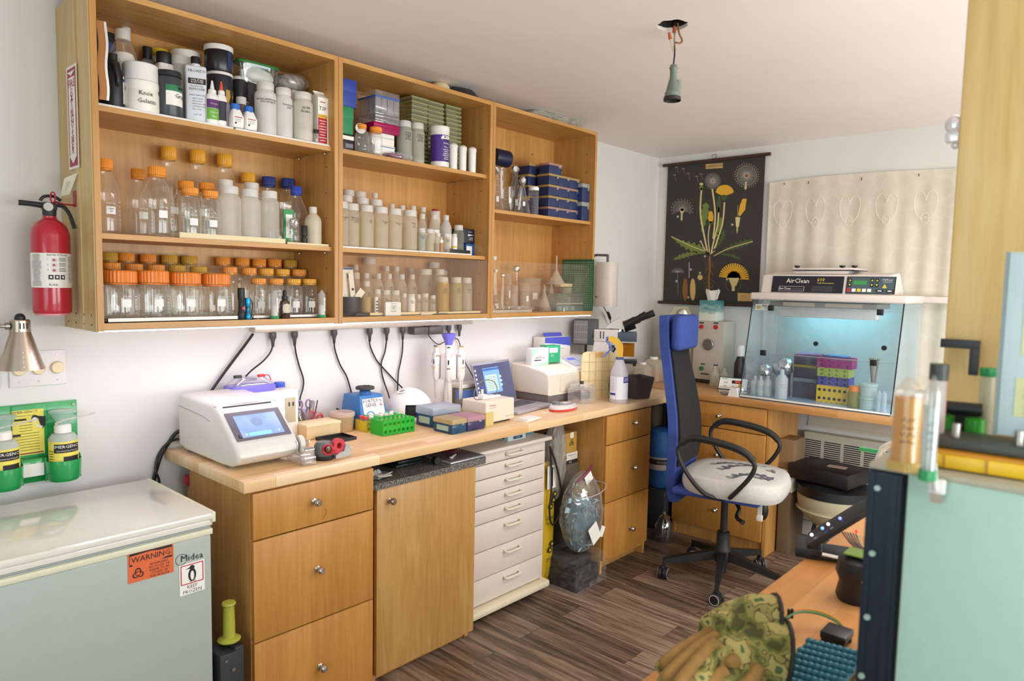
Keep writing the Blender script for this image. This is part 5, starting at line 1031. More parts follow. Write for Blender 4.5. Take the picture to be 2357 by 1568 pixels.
# ---- cream box, mesh tray, round tub
a0,a1=at(722,1005,z=CT),at(778,1002,z=CT);hh=at(778,970,y=a1.y).z-CT
t=thing('cream_box','cream cardboard box with lid behind the mesh tray','box',(.85,-.185,CZ));MB().box((0,0,hh/2),(.16,.10,hh),0,.003).build('body',pm('#e0c79a',.55),t)
MB().box((0,0,hh-.004),(.164,.104,.012),0,.002).build('lid',pm('#e6d2a8',.5),t)
t=thing('mesh_tray','black wire mesh tray lying flat before the cream box','tray',(.865,-.30,CZ),0);b=MB()
for s in(-1,1):b.box((s*.062,0,.006),(.003,.10,.012),0).box((0,s*.05,.006),(.127,.003,.012),0)
for k in range(22):b.box((-.060+k*.0057,0,.002),(.0012,.10,.001),0)
for k in range(17):b.box((0,-.047+k*.0058,.002),(.124,.0012,.001),0)
b.build('mesh',M_black,t)
def tub(p,r,h,label,body,lid,liq=None):
 t=thing('round_tub',label,'tub',p);MB().lathe([(r*.84,0),(r*.87,.003),(r*.97,h*.8)],30).build('body',body,t)
 MB().lathe([(r*1.0,h*.78),(r*1.03,h*.8),(r*1.03,h*.97),(r*.98,h),(r*.92,h*.97),(.0001,h*.97)],36).build('lid',lid,t)
 if liq:MB().lathe([(r*.85,.004),(r*.9,h*.35),(.0001,h*.4)],20).build('contents',liq,t)
 return t
q=at(799,990,z=CT);tub((.985,-.165,CZ),.052,.082,'round cloudy plastic tub of yellowish material beside the mixer',milky('#ecd9b4',.6),milky('#e9d4c6',.7),milky('#e6c48c',.7))
tub((.90,-.06,CZ),.046,.07,'round cloudy tub behind the cream box',milky('#ecdcc4',.7),milky('#e9d4c6',.7))
# ---- vortex mixer
t=thing('vortex_mixer','blue vortex mixer with round black head and illustrated front','mixer',(1.125,-.135,CZ),0)
zz=[(0,0),(.165,0),(.165,.02),(.135,.165),(.02,.165),(0,.02)]
bm=bmesh.new();lo=[bm.verts.new(p)for p in((-.078,-.085,0),(.078,-.085,0),(.078,.085,0),(-.078,.085,0))];hi=[bm.verts.new(p)for p in((-.062,-.045,.142),(.062,-.045,.142),(.062,.075,.142),(-.062,.075,.142))]
bm.faces.new(lo[::-1]);bm.faces.new(hi);[bm.faces.new((lo[k],lo[(k+1)%4],hi[(k+1)%4],hi[k]))for k in range(4)]
bmesh.ops.bevel(bm,geom=bm.edges[:],offset=.004,segments=2,affect='EDGES',profile=.5)
MB().bm(bm).build('housing',pm('#2f6fb0',.4),t)
th=math.atan2(.04,.142);F=mat((0,-.0668,.071),PI/2-th);b=MB().at(F).box((.002,0,0),(.112,.118,.001),0).text('VORTEX\nGENIE',.022,mat((-.012,.038,.001)),1).text('2',.040,mat((.042,.036,.0012)),2)
pts=[((.002+.0016*k)*math.cos(k*.55)-.018,(.002+.0016*k)*math.sin(k*.55)-.022,.0012)for k in range(17)];b.tube(pts,.0018,5,3)
pts=[((.004+.0016*k)*math.cos(k*.55+2)-.018,(.004+.0016*k)*math.sin(k*.55+2)-.022,.0012)for k in range(16)];b.tube(pts,.0012,5,3)
b.lathe([(.021,0),(.021,.0014)],24,0,mat((.033,-.024,0)));
for k in range(12):b.box((.033+.018*math.cos(k*PI/6),-.024+.018*math.sin(k*PI/6),.0018),(.002,.002,.0008),1)
b.build('front_panel',[M_wplast,M_ink,pm('#c23338'),pm('#4aa3cc')],t);MB().at(F).lathe([(.011,0),(.010,.012),(.0001,.012)],18,0,mat((.033,-.024,.001)),flute=.06).build('dial',M_dark,t)
MB().at(F).lathe([(.004,0),(.003,.008)],10,0,mat((-.032,-.038,.001))).build('switch',M_chrome,t)
MB().lathe([(.028,.142),(.026,.152),(.022,.158)],24).build('head_mount',pm('#2b66a5',.4),t);b=MB().lathe([(.040,.163),(.042,.165),(.042,.173),(.040,.175),(.0001,.175)],32)
for k in range(30):rr=.034*math.sqrt((k+.5)/30);b.lathe([(.0028,0),(.002,.003)],6,0,mat((rr*math.cos(k*2.4),rr*math.sin(k*2.4),.175)))
b.lathe([(.012,.155),(.012,.164)],14).build('cup_platform',pm('#3b3838',.6),t)
# ---- white curing lamp
p=Vector((1.36,-.16,CZ));t=thing('curing_lamp','white arched curing lamp with open front and black chamber','lamp',p,fr(p))
bm=bmesh.new();bmesh.ops.create_uvsphere(bm,u_segments=36,v_segments=20,radius=1)
for q in bm.verts:q.co=Vector((q.co.x*.115,q.co.y*.10,max(q.co.z,-.1)*.125+.025 if q.co.z>-.1 else .012))
for f in[f for f in bm.faces if f.calc_center_median().y<-.03 and abs(f.calc_center_median().x-.035)<.062 and f.calc_center_median().z<.085]:bm.faces.remove(f)
MB().bm(bm).build('shell',M_wplast,t,ang=60);MB().box((.03,.0,.04),(.13,.12,.07),0,.01).build('chamber',M_dark,t);MB().box((0,-.02,.010),(.21,.17,.02),0,.008).build('base',M_wplast,t)
MB().lathe([(.022,0),(.022,.001)],24,0,mat((-.035,-.035,.138),.35,-.3),sy=.8).lathe([(.014,0),(.014,.0014)],18,1,mat((-.035,-.035,.1385),.35,-.3),sy=.6).build('sticker',[M_paper,pm('#9a8f90')],t)
MB().text('sunlight',.012,mat((.035,-.062,.128),.75,.25),0).build('lettering',M_grey,t)
# ---- racks and boxes
def rack(p,w,d,h,m,label,rz=0,nx=5,holes=True,name='tube_rack'):
 t=thing(name,label,'rack',p,rz);b=MB()
 def holed(W,H,nx,ny,r,x,mi=0):
  cw,ch=W/nx,H/ny;vs,fs=[],[]
  for i in range(nx):
   for j in range(ny):
    cx,cy=-W/2+cw*(i+.5),-H/2+ch*(j+.5);k0=len(vs)
    for k in range(12):
     a=2*PI*k/12;ca_,sa=math.cos(a),math.sin(a);q=max(abs(ca_)/(cw/2),abs(sa)/(ch/2))
     vs.append((cx+r*ca_,cy+r*sa,0));vs.append((cx+ca_/q,cy+sa/q,0))
    for k in range(12):a,c=k0+2*k,k0+2*((k+1)%12);fs.append((a,a+1,c+1,c))
    for qx in(-1,1):
     for qy in(-1,1):pass
  b.add(vs,fs,mi,x)
 r=min(w/nx,h/2)*.32
 holed(w,h,nx,2,r,mat((0,-d/2,h/2),PI/2));holed(w,h,nx,2,r,mat((0,d/2,h/2),PI/2));holed(w,d,nx,3,min(w/nx,d/3)*.36,mat((0,0,h)))
 b.box((0,0,.0015),(w,d,.003));b.box((0,-d/2,h),(w,.003,.004)).box((0,d/2,h),(w,.003,.004)).box((0,-d/2,.003),(w,.003,.006))
 for s in(-1,1):b.box((s*w/2,0,h/2),(.003,d,h))
 for i in range(nx+1):
  for y in(-d/2,d/2):b.box((-w/2+w*i/nx,y,h/2),(.004,.003,h))
 b.build('rack_body',m,t);return t
rack((1.125,-.335,CZ),.165,.085,.062,milky('#46d352',.75,.3,'bright_green_plastic'),'bright green tube rack with round holes',.0,7)
t=rack((1.13,-.232,CZ),.19,.075,.045,milky('#f0dd4c',.8,.3,'yellow_plastic'),'yellow tube rack full of white-capped tubes behind the green rack',.0,7)
for i in range(7):
 for j in range(2):
  tt=thing('sample_tube','%s in the %s row of tubes in the yellow rack'%(ORD[i],('front','rear')[j]),'tube',(1.13-.08+.027*i,-.245+.03*j,CZ+.006),0,'tubes in the yellow rack')
  MB().lathe([(.003,0),(.0075,.014),(.008,.045)],12).build('tube_body',M_tubep,tt);MB().lathe([(.0098,.045),(.0098,.056),(.008,.058)],14).build('cap',[M_white_opq,M_white_opq,pm('#5cbf82',.4),pm('#d8484e',.4)if i==0 else M_white_opq][(i+j)%4 if i else 3],tt)
M_bx=milky('#3c668c',.82,.2,'blue_box_plastic');M_lidb=milky('#dfe8f6',.55,.2,'frosted_lid');M_bxp=milky('#4e4a78',.85,.2,'purple_box_plastic')
def tip2(p,w,d,h,lh,bm_,lm,label,rz=0):
 t=thing('tip_box',label,'box',p,rz)
 MB().box((0,0,(h-lh)/2),(w*.97,d*.97,h-lh),0,.004).build('body',bm_,t);MB().box((0,0,h-lh/2),(w,d,lh),0,.004).build('lid',lm,t)
 b=MB().box((w*.2,-d/2-.001,h-lh),(w*.16,.003,.010),0,.001).build('latch',M_clr,t)
 b=MB()
 for k in range(4):b.box((-w*.36+w*.12*k,-d*.486,(h-lh)*.22),(.0022,.002,(h-lh)*.4),0)
 for k in range(4):b.box((-w*.486,-d*.3+d*.2*k,(h-lh)*.22),(.002,.0022,(h-lh)*.4),0)
 MB().box((-w*.49,0,(h-lh)*.55),(.0015,d*.6,(h-lh)*.55),0).build('window',pm('#a9bfae',.3),t)
 b.build('rib_pattern',bm_,t);return t
tip2((1.385,-.335,CZ),.17,.12,.088,.034,M_bx,M_lidb,'larger blue tip box with frosted lid, behind the two small boxes')
tip2((1.315,-.490,CZ),.088,.125,.062,.022,M_bx,milky('#e6cfa0',.7),'small blue tip box with pale orange lid, left one of a touching pair');tip2((1.417,-.490,CZ),.110,.125,.062,.022,M_bxp,milky('#e3b3c2',.7),'small purple tip box with pink lid, right one of a touching pair')
t=thing('comb_rack','cream toothed plastic rack between tip boxes and spectrophotometer cube','rack',(1.53,-.37,CZ),.0);M_crm=milky('#efdf9c',.85,.3);b=MB()
for yy in(-.15,.15):b.box((0,yy,.03),(.05,.004,.06),0)
b.box((0,0,.003),(.05,.30,.006),0)
for s in(-1,1):
 b.box((s*.023,0,.02),(.003,.30,.034),0)
 for k in range(20):b.box((s*.023,-.145+k*.0153,.046),(.003,.006,.022),0)
b.build('rack_body',M_crm,t)
# ---- pipette carousel
p=Vector((1.60,-.165,CZ));hz=at(1038,766,y=-.165).z-CZ;t=thing('pipette_carousel','white carousel pipette stand with purple top knob','pipette stand',p,fr(p));k=wid(1,p)
MB().lathe([(.075,0),(.075,.006),(.06,.012),(.024,.02),(.021,.05),(.019,hz*.55),(.017,hz*.6),(.017,hz*.86)],28).build('column',M_wplast,t)
MB().lathe([(.018,hz*.85),(.022,hz*.9),(.034,hz*.96),(.036,hz*.985),(.028,hz*.995),(.0001,hz*.985)],30).build('knob',pm('#6d68c4',.35),t)
b=MB().lathe([(.05,hz*.7),(.052,hz*.705),(.052,hz*.73),(.02,hz*.74)],28).lathe([(.02,hz*.42),(.045,hz*.44),(.045,hz*.46),(.02,hz*.47)],28)
for j in range(6):a=j*PI/3+PI/2;b.box((.045*math.cos(a+.5),.045*math.sin(a+.5),hz*.58),(.012,.03,hz*.3),0,.003,rz=a+.5)
b.build('carousel_ring',M_wplast,t)
for j,(a,cc,cn)in enumerate(((-PI/2,M_dark,'black'),(-PI/2-1.05,M_yellow,'yellow'),(-PI/2-1.75,pm('#2b3a8c'),'blue'),(-PI/2+1.05,M_yellow,'yellow'),(-PI/2+1.5,M_grey,'grey'))):
 rr=.066;wp=p+Vector((rr*math.cos(a+t.rotation_euler.z),rr*math.sin(a+t.rotation_euler.z),0))
 pi=thing('pipette','%s-tipped-button white pipette hanging %s on the carousel'%(cn,('at the front','front left','far left','front right','far right')[j]),'pipette',(wp.x,wp.y,CZ+hz*.18),a+t.rotation_euler.z+PI/2,'pipettes on the carousel');H=hz*.82-hz*.18
 MB().lathe([(.0095,H*.42),(.0125,H*.47),(.0125,H*.7),(.014,H*.88),(.013,H*.9)],18,sy=1.25).build('body',M_wplast,pi);MB().lathe([(.0025,0),(.005,H*.16),(.0065,H*.36),(.0105,H*.38),(.0105,H*.43)],14).build('tip_cone',pm('#d5d0c8',.4),pi)
 MB().lathe([(.0085,H*.9),(.0085,H*1.0),(.0072,H*1.01)],14).build('plunger',M_white_opq,pi);MB().lathe([(.0078,H*1.008),(.0078,H*1.03),(.0001,H*1.03)],14).build('button',cc,pi)
 MB().box((0,-.016,H*.74),(.007,.002,.022),0).box((0,-.0162,H*.62),(.017,.002,.004),1).build('display_window',[M_ink,cc],pi)
 MB().box((0,.004,H*.86),(.034,.03,.012),0,.005).build('finger_hook',pm('#b9aba2',.4),pi)
 # ---- small spectrometer cube with lead loop
t=thing('spectrometer','cream microvolume spectrometer with red lettering and a thin loop cable','spectrometer',(1.60,-.435,CZ),.05);M_th=pm('#e3d6c3',.42)
MB().box((.01,0,.058),(.205,.15,.10),0,.007,seg=3).box((.01,.0,.006),(.17,.12,.012),1).build('case',[M_th,M_dark],t)
MB().text('Thermo',.015,mat((-.045,-.0756,.088),PI/2),0).box((-.045,-.0754,.0765),(.04,.0006,.0015),1).text('NanoDrop One',.008,mat((.072,-.0756,.028),PI/2),1).build('lettering',[pm('#a8323a'),M_grey],t)
MB().box((-.03,0,.119),(.035,.032,.022),0,.004).box((.03,-.006,.113),(.10,.022,.010),0,.003).lathe([(.006,0),(.006,.03)],12,0,mat((-.035,0,.125))).build('pedestal_arm',M_white_opq,t)
MB().lathe([(.0052,.152),(.0058,.156),(.0055,.168),(.0001,.171)],12,0,mat((-.035,0,-.004))).build('blue_tip',pm('#3a55c8'),t)
MB().tube(smooth_path([(-.05,-.01,.108),(-.085,0,.115),(-.088,0,.15),(-.055,0,.185),(-.01,0,.195),(.04,0,.185),(.068,0,.155),(.07,0,.118)],6),.0022,8).build('cable',M_grey,t)
# ---- laptop
t=thing('laptop','open silver laptop showing a blue dialog window','laptop',(1.793+.02,-.441,CZ),.151);w,d=.345,.235
MB().box((w/2,d/2,.008),(w,d,.015),0,.004).build('base',pm('#b5b3ba',.35,.5),t);b=MB()
for i in range(13):
 for j in range(5):b.box((.03+.0235*i,d*.42+.021*j,.0162),(.019,.0165,.0016),0)
b.build('keyboard',pm('#4e4c52',.5),t);MB().box((w*.46,d*.17,.0158),(.11,.065,.0008),0).build('trackpad',pm('#a5a3aa',.3,.4),t)
S=mat((w/2,d-.003,.014),PI/2-.27);h=.225
MB().at(S).box((0,h/2,-.003),(w,h,.006),0,.003).build('screen_lid',pm('#9a98a2',.35,.5),t)
b=MB().at(S).box((0,h/2+.004,.0008),(w*.95,h*.86,.001),0).box((-.02,h*.56,.002),(w*.42,h*.6,.0006),1).box((-.02,h*.82,.0026),(w*.42,h*.05,.0006),2).box((-.03,h*.5,.0028),(w*.30,h*.38,.0006),3)
for k in range(6):b.box((-w*.45,h*(.83-.1*k),.002),(.009,.011,.0006),4)
for k in range(8):b.box((-.03,h*(.36+.04*k),.0034),(w*.27,h*.006,.0004),2)
for k in range(3):b.box((w*.15,h*(.42+.1*k),.0028),(w*.06,h*.05,.0006),3)
b.lathe([(.0012,0),(.0012,.0004)],8,4,mat((0,h*.955,.0014)))
b.build('display',[pm('#4a4d68',.2,em=.35),pm('#6f95c0',.2,em=.55),pm('#3f5f95',.2,em=.5),pm('#a9c0ae',.2,em=.55),pm('#dfe4f2',.2,em=.6)],t)
for k in range(3):tag(MB().box((1.755+.006*k,-.545-.004*k,CZ+.002+.0042*k),(.10,.07,.004),0,rz=.15-.06*k).build('paper_pad',[M_paper]),'small stack of white paper at the counter edge, %s sheet pad'%('bottom','middle','top')[k],'paper','white paper pads at the counter edge')
# ---- spectrophotometer
t=thing('spectrophotometer','large cream bench spectrophotometer with keypad and sample lid','spectrophotometer',(2.185,-.325,CZ));w=.54;d=.275;M_sp=pm('#e6dccd',.42,0,'instrument_cream')
MB().box((w/2,d/2,.022),(w*.97,d*.95,.04),0,.006).build('base',pm('#6b6665',.45),t)
pf=[(0,.042),(-.004,.10),(.0,.155),(.03,.172),(d*.6,.195),(d,.20),(d,.042)]
MB().bm(body_yz([(a,b)for a,b in pf],w,.01)).build('housing',M_sp,t,ang=40)
pf2=[(.004,.155),(.012,.172),(d*.55,.222),(d*.95,.225),(d*.95,.15)]
c=body_yz(pf2,w*.50,.006);MB().bm(c,0,mat((w*.48,0,0))).build('console',pm('#e4dfd8',.4),t,ang=40)
al=math.atan2(.05,d*.55-.012);K=mat((w*.73,d*.33,.2035),al);b=MB().at(K).box((0,0,.0005),(w*.4,d*.4,.001),0).box((-w*.1,d*.09,.0012),(w*.13,d*.1,.001),1)
for i in range(6):
 for j in range(3):b.lathe([(.0065,0),(.0065,.0014)],12,2,mat((-.02+.021*i,-.045+.022*j,.001)))
b.build('keypad',[pm('#c9d2dc',.35),pm('#6a6fd0',.2,em=.5),pm('#7fc4b4',.4)],t)
MB().box((w*.38,-.0045,.10),(w*.40,.004,.085),0,.001).build('sample_door',pm('#e0d4c2',.42),t)
for s in(-1,1):MB().lathe([(.009,0),(.009,.012),(.006,.018)],16,0,mat((w*.58+s*.013,-.004,.06),PI/2)).build('knob',M_dark,t)
zt_=CZ+.2015
def pbox(name,label,p,w,d,h,mats,deco,rz=0,cat='box'):
 t=thing(name,label,cat,p,rz);MB().box((0,0,h/2),(w,d,h),0,.001).build('carton',mats[0],t);b=MB();deco(b,w,d,h);b.build('print',mats,t);return t
def dk(b,w,d,h):
 b.add([(-w/2,-d/2-.0006,0),(w/2,-d/2-.0006,0),(w/2,-d/2-.0006,h*.25)],[(0,1,2)],1);b.add([(-w/2,-d/2-.0006,h),(-w/2,-d/2-.0006,h*.5),(0,-d/2-.0006,h)],[(0,1,2)],1)
 b.text('KIMTECH',.017,mat((0,-d/2-.001,h*.46),PI/2),2).box((-w*.15,-d/2-.0008,h*.32),(w*.4,.0008,h*.06),2).text('Delicate Task Wipes',.006,mat((-w*.05,-d/2-.001,h*.2),PI/2),3)
q=at(1203,838,y=-.22);pbox('wipes_box','white and pale green wipes box on the spectrophotometer',(2.27,-.17,zt_-.012),.125,.05,.10,[pm('#eef0ea'),pm('#a9d8b8'),M_ink,pm('#3a9a6a')],dk,-.15)
pbox('wipes_box','solid green wipes box with white lettering beside the white one',(2.395,-.16,zt_-.002),.105,.06,.098,[pm('#2fa673',.45),M_paper],lambda b,w,d,h:(b.box((0,-d/2-.0004,h*.72),(w*.6,.0008,h*.28),1),b.text('KIMTECH',.012,mat((0,-d/2-.001,h*.72),PI/2),0),b.text('delicate\nwipers',.008,mat((-w*.1,-d/2-.001,h*.42),PI/2),1)),-.15)
pbox('glove_box','white and blue glove box with tissue flap behind the green wipes box',(2.515,-.075,zt_+.0),.21,.10,.135,[M_paper,pm('#4a55b4',.45),M_ink],lambda b,w,d,h:(b.box((0,-d/2-.0006,h*.88),(w,.001,h*.24),1),b.prism([(-w/2,h*.76),(w/2,h*.76),(w/2,h*.6),(-w*.1,h*.72)],.0008,1,mat((0,-d/2-.0006,0),PI/2)),b.text('Procedure Face Masks',.009,mat((w*.05,-d/2-.001,h*.5),PI/2),2),b.text('50 masks',.007,mat((w*.05,-d/2-.001,h*.38),PI/2),2),b.box((w*.02,.0,h+.012),(w*.7,.002,.024),1,rx=-.5)),-.12)
# ---- oval device
q=at(1309,945,z=CT);t=thing('oval_device','oval grey and red handheld device with a display lying flat','device',(q.x-.01,q.y+.03,CZ),-.05)
MB().lathe([(.088,0),(.094,.006),(.094,.012)],36,sy=.55).build('red_base',pm('#d0483c',.4),t);MB().lathe([(.094,.012),(.092,.022),(.08,.032),(.0001,.033)],36,sy=.55).build('case',pm('#cfcac8',.35),t)
MB().lathe([(.074,.0325),(.072,.0345),(.0001,.035)],36,sy=.5).build('face',pm('#8f8b8c',.4),t);MB().box((.02,0,.036),(.05,.032,.003),0,.001).build('display',pm('#d4d5cf',.2),t)
MB().lathe([(.02,.034),(.02,.044),(.016,.046),(.0001,.046)],24,0,mat((-.042,.012,0))).build('knob',M_grey,t)
# ---- gel tank
q=at(1346,931,z=CT);t=thing('gel_tank','clear acrylic gel tank packed with black combs','tank',(2.385,-.40,CZ));w,d,h=.125,.09,.10;b=MB()
for s in(-1,1):b.box((s*w/2,0,h*.36),(.004,d,h*.72),0).box((0,s*d/2,h*.36),(w,.004,h*.72),0)
b.box((0,0,h*.02),(w,d,.004),0).build('tank_body',clear('#ffffff',.04,.22,.9),t)
MB().box((0,0,h*.74),(w*1.05,d*1.1,.004),0).box((0,0,h*.88),(w*.9,d*.9,.024),0,.001).build('lid',clear('#ffffff',.04,.25,.9),t);b=MB()
for k in range(9):b.box((-w*.38+k*w*.095,-d*.2,h*.36),(.005,.012,h*.4),0)
for k in range(7):b.box((-w*.3+k*w*.1,d*.2,h*.5),(.006,.012,h*.3),0)
b.box((-w*.05,-.02,h*.62),(w*.7,.02,.006),1).lathe([(.011,h),(.011,h*1.15),(.0001,h*1.15)],14,0).build('combs',[M_dark,pm('#c78a6a')],t)
# ---- beige lattice pad leaning
q=at(1385,912,z=CT);p=Vector((2.545,-.395,CZ));t=thing('storage_rack','cream gridded plastic rack standing on edge behind the spray bottle','rack',p,-.5);w,h=.205,.265;M_pad=pm('#ead2a0',.45)
b=MB().lathe([(w*.5,-.008),(w*.52,-.006),(w*.52,.006),(w*.5,.008)],48,0,mat((0,0,h/2),PI/2,s=(1,h/w,1)),sq=1);b.build('panel',M_pad,t);b=MB()
for k in range(4):b.box((-w*.3+w*.2*k,-.009,h/2),(.003,.003,h*.96),0)
for k in range(4):b.box((0,-.009,h*.2+h*.2*k),(w*.98,.003,.003),0)
b.build('grid',pm('#c9b97c',.5),t);MB().box((0,-.010,h*.95),(w*.26,.004,.028),0,.004).build('label',pm('#d9a46c',.5),t)
# ---- air blower, spray bottle, grey bin
t=thing('air_blower','grey rubber air blower with red tip standing upright','blower',(2.60,-.468,CZ));s_=at(1403,838,y=-.45).z-CZ
MB().lathe([(.016,0),(.014,.012),(.02,.02),(.028,.05),(.03,.085),(.024,.12),(.014,.145),(.010,.152)],24).build('bulb',pm('#55524f',.5),t);MB().lathe([(.008,.15),(.007,.16),(.003,s_*.92),(.0015,s_)],14).build('tip',pm('#c5332f',.4),t)
p=Vector((2.53,-.548,CZ));t=thing('spray_bottle','clear spray bottle with yellow and blue trigger head','bottle',p,fr(p));H=at(1412,776,y=-.55).z-CZ
MB().lathe([(.046,0),(.05,.006),(.05,H*.42),(.046,H*.47),(.026,H*.62),(.019,H*.66)],30).build('body',milky('#eceaf0',.72,.25),t)
MB().patch(.0506,H*.06,H*.40,-PI/2+.6,.9,0).patch(.0508,H*.06,H*.4,-PI/2-.75,.4,0).patch(.0512,H*.31,H*.40,-PI/2+.95,.45,1).wrap('ZEP',.024,.0518,H*.355,-PI/2+.95,0).patch(.0512,H*.12,H*.155,-PI/2-.75,.38,1).build('label',[pm('#e8e7ee'),pm('#2b3f8f')],t)
b=MB()
for k in range(10):b.patch(.0514,H*(.19+.02*k),H*(.194+.02*k),-PI/2-.75,.3-.01*k,0,4)
b.build('print',M_grey,t)
MB().lathe([(.021,H*.65),(.021,H*.69)],20,0,flute=.05).build('collar',pm('#4a5f9c',.4),t)
MB().prism([(-.016,H*.69),(.016,H*.69),(.018,H*.80),(.016,H*.88),(-.01,H*.97),(-.05,H*1.0),(-.064,H*.99),(-.066,H*.94),(-.04,H*.90),(-.018,H*.86)],.026,0,mat((0,.013,0),PI/2)).build('head',pm('#e2b63a',.4),t)
MB().tube(smooth_path([(-.06,0,H*.955),(-.075,0,H*.93),(-.055,0,H*.86),(-.052,0,H*.8),(-.078,0,H*.72),(-.088,0,H*.69)],5),.006,8).box((-.072,0,H*.965),(.016,.014,.018),0,.002).build('trigger',pm('#5b74b8',.4),t)
p=Vector((2.745,-.535,CZ));t=thing('open_bin','small dark grey tapered desk bin beside the spray bottle','bin',p,-.3)
h=.125;bm=bmesh.new();lo=[bm.verts.new(q)for q in((-.05,-.045,0),(.05,-.045,0),(.05,.045,0),(-.05,.045,0))];hi=[bm.verts.new(q)for q in((-.066,-.068,h),(.066,-.068,h),(.066,.06,h*1.03),(-.066,.06,h*1.03))]
ih=[bm.verts.new(q)for q in((-.063,-.065,h),(.063,-.065,h),(.063,.057,h*1.03),(-.063,.057,h*1.03))];il=[bm.verts.new(q)for q in((-.047,-.042,.004),(.047,-.042,.004),(.047,.042,.004),(-.047,.042,.004))]
bm.faces.new(lo[::-1]);bm.faces.new(il)
for k in range(4):j=(k+1)%4;bm.faces.new((lo[k],lo[j],hi[j],hi[k]));bm.faces.new((hi[k],hi[j],ih[j],ih[k]));bm.faces.new((ih[k],ih[j],il[j],il[k]))
MB().bm(bm).build('bin_body',pm('#4b4748',.5),t);MB().box((0,.0,h*.7),(.108,.10,.004),0).build('liner',pm('#6e6666',.6),t)
# ---- microscope (local x runs to the right in the photograph)
p=Vector((2.93,-.27,CZ));t=thing('microscope','white fluorescence microscope with black eyepieces and amber shield','microscope',p,fr(p));k=wid(1,p)
X=lambda u:(u-1440)*k;Zz=lambda v:(at(1440,v,y=-.27).z-CZ)
M_mic=pm('#e9e4df',.4)
MB().box((.0,0,.02),(.20,.17,.04),0,.01).build('base',M_mic,t)
MB().prism([(X(1372),.02),(X(1470),.02),(X(1420),Zz(860)),(X(1418),Zz(785)),(X(1385),Zz(785))],.09,0,mat((0,.045,0),PI/2)).build('arm',M_mic,t)
MB().box((X(1412),0,Zz(771)),(X(1440)-X(1384),.11,Zz(758)-Zz(785)),0,.006).build('illuminator_arm',M_mic,t);b=MB()
for j in range(5):b.box((X(1387+3.5*j),-.056,Zz(771)),(.0035,.002,Zz(761)-Zz(781)),0)
b.box((X(1399),-.0565,Zz(770)),(.006,.002,.045),1).box((X(1406),-.0565,Zz(770)),(.006,.002,.045),1).build('vents',[pm('#cfc8c2'),M_dark],t)
MB().box((X(1459),0,Zz(773)),(X(1481)-X(1438),.115,Zz(763)-Zz(784)),0,.003).build('filter_turret',pm('#4d5d69',.45),t)
MB().box((X(1462),-.0,Zz(803)),(X(1477)-X(1449),.006,Zz(787)-Zz(818)),0,rz=.0).build('amber_shield',milky('#c98420',.8,.15),t)
MB().lathe([(.045,Zz(762)),(.045,Zz(757)),(.032,Zz(755))],26,0,mat((X(1434),0,0))).build('head_mount',M_chrome,t)
MB().prism([(X(1410),Zz(755)),(X(1452),Zz(756)),(X(1452),Zz(752)),(X(1443),Zz(730)),(X(1425),Zz(740)),(X(1411),Zz(752))],.08,0,mat((0,.04,0),PI/2)).build('head',M_mic,t)
for j,dy in enumerate((-.03,.03)):
 a,c=Vector((X(1452),dy,Zz(748))),Vector((X(1500+j*18),dy,Zz(721+(-3 if j else 0))));d=(c-a)
 MB().tube([a,a+d*.5,a+d*.5,a+d*.72,a+d*.72,c],[.022,.024,.019,.019,.021,.021],20).build('eyepiece',M_black,t)
MB().tube([Vector((X(1450),0,Zz(752))),Vector((X(1474),0,Zz(742)))],[.034,.036],16).build('binocular_block',M_black,t)
for j in range(3):MB().lathe([(.006,-.045),(.011,-.03),(.012,0)],16,0,mat((X(1424)+.02*(j-1),.0,Zz(800)),.35*(j-1),.5*(j-1))).build('objective',M_chrome,t)
MB().lathe([(.02,-.012),(.02,.006)],20,0,mat((X(1424),0,Zz(796)))).build('nosepiece',M_dark,t)
MB().box((X(1455),0,Zz(829)),(X(1483)-X(1428),.13,.018),0,.002).box((X(1477),-.03,Zz(834)),(.018,.03,.02),0).build('stage',M_dark,t)
MB().lathe([(.022,0),(.022,.03)],20,0,mat((X(1432),-.05,Zz(855)),PI/2)).tube([(X(1440),-.05,Zz(848)),(X(1460),-.06,Zz(851))],.006,8).build('focus_knob',M_black,t)
MB().lathe([(.018,0),(.018,.04)],18,0,mat((X(1441),0,Zz(829)-.055))).build('condenser',M_chrome,t)
t2=MB()
t=thing('lamp_house','dark grey fan-cooled lamp house mounted behind the microscope','lamp house',p+Vector((0,0,0)),fr(p));zc=Zz(765);hh=Zz(736)-Zz(794)
MB().box((X(1365),.02,zc),(X(1393)-X(1337),.12,hh),0,.008).build('case',pm('#4d5156',.45),t);b=MB()
for j in range(14):b.box((X(1339)+j*k*2.25,-.042,zc),(.0022,.003,hh*.9),0)
for j in range(3):b.box((X(1354),-.0425,zc-hh*.3+hh*.3*j),(X(1370)-X(1338),.003,.0025),0)
b.build('grille',pm('#b7b2ac',.4,.3),t);MB().lathe([(.03,0),(.034,.01),(.03,.02),(.026,.04)],24,0,mat((X(1381),-.01,Zz(773)),0,PI/2)).build('coupling',M_dark,t)
MB().box((X(1390),.02,Zz(800)),(.012,.012,.01),0).build('bracket',M_dark,t)
b=tag(MB().tube([t.matrix_basis@Vector((X(1365),.03,zc-hh/2+.002)),t.matrix_basis@Vector((X(1365),.03,0))],.008,10).build('lamp_house_support',M_dark),'dark post holding up the lamp house behind the counter clutter','support')
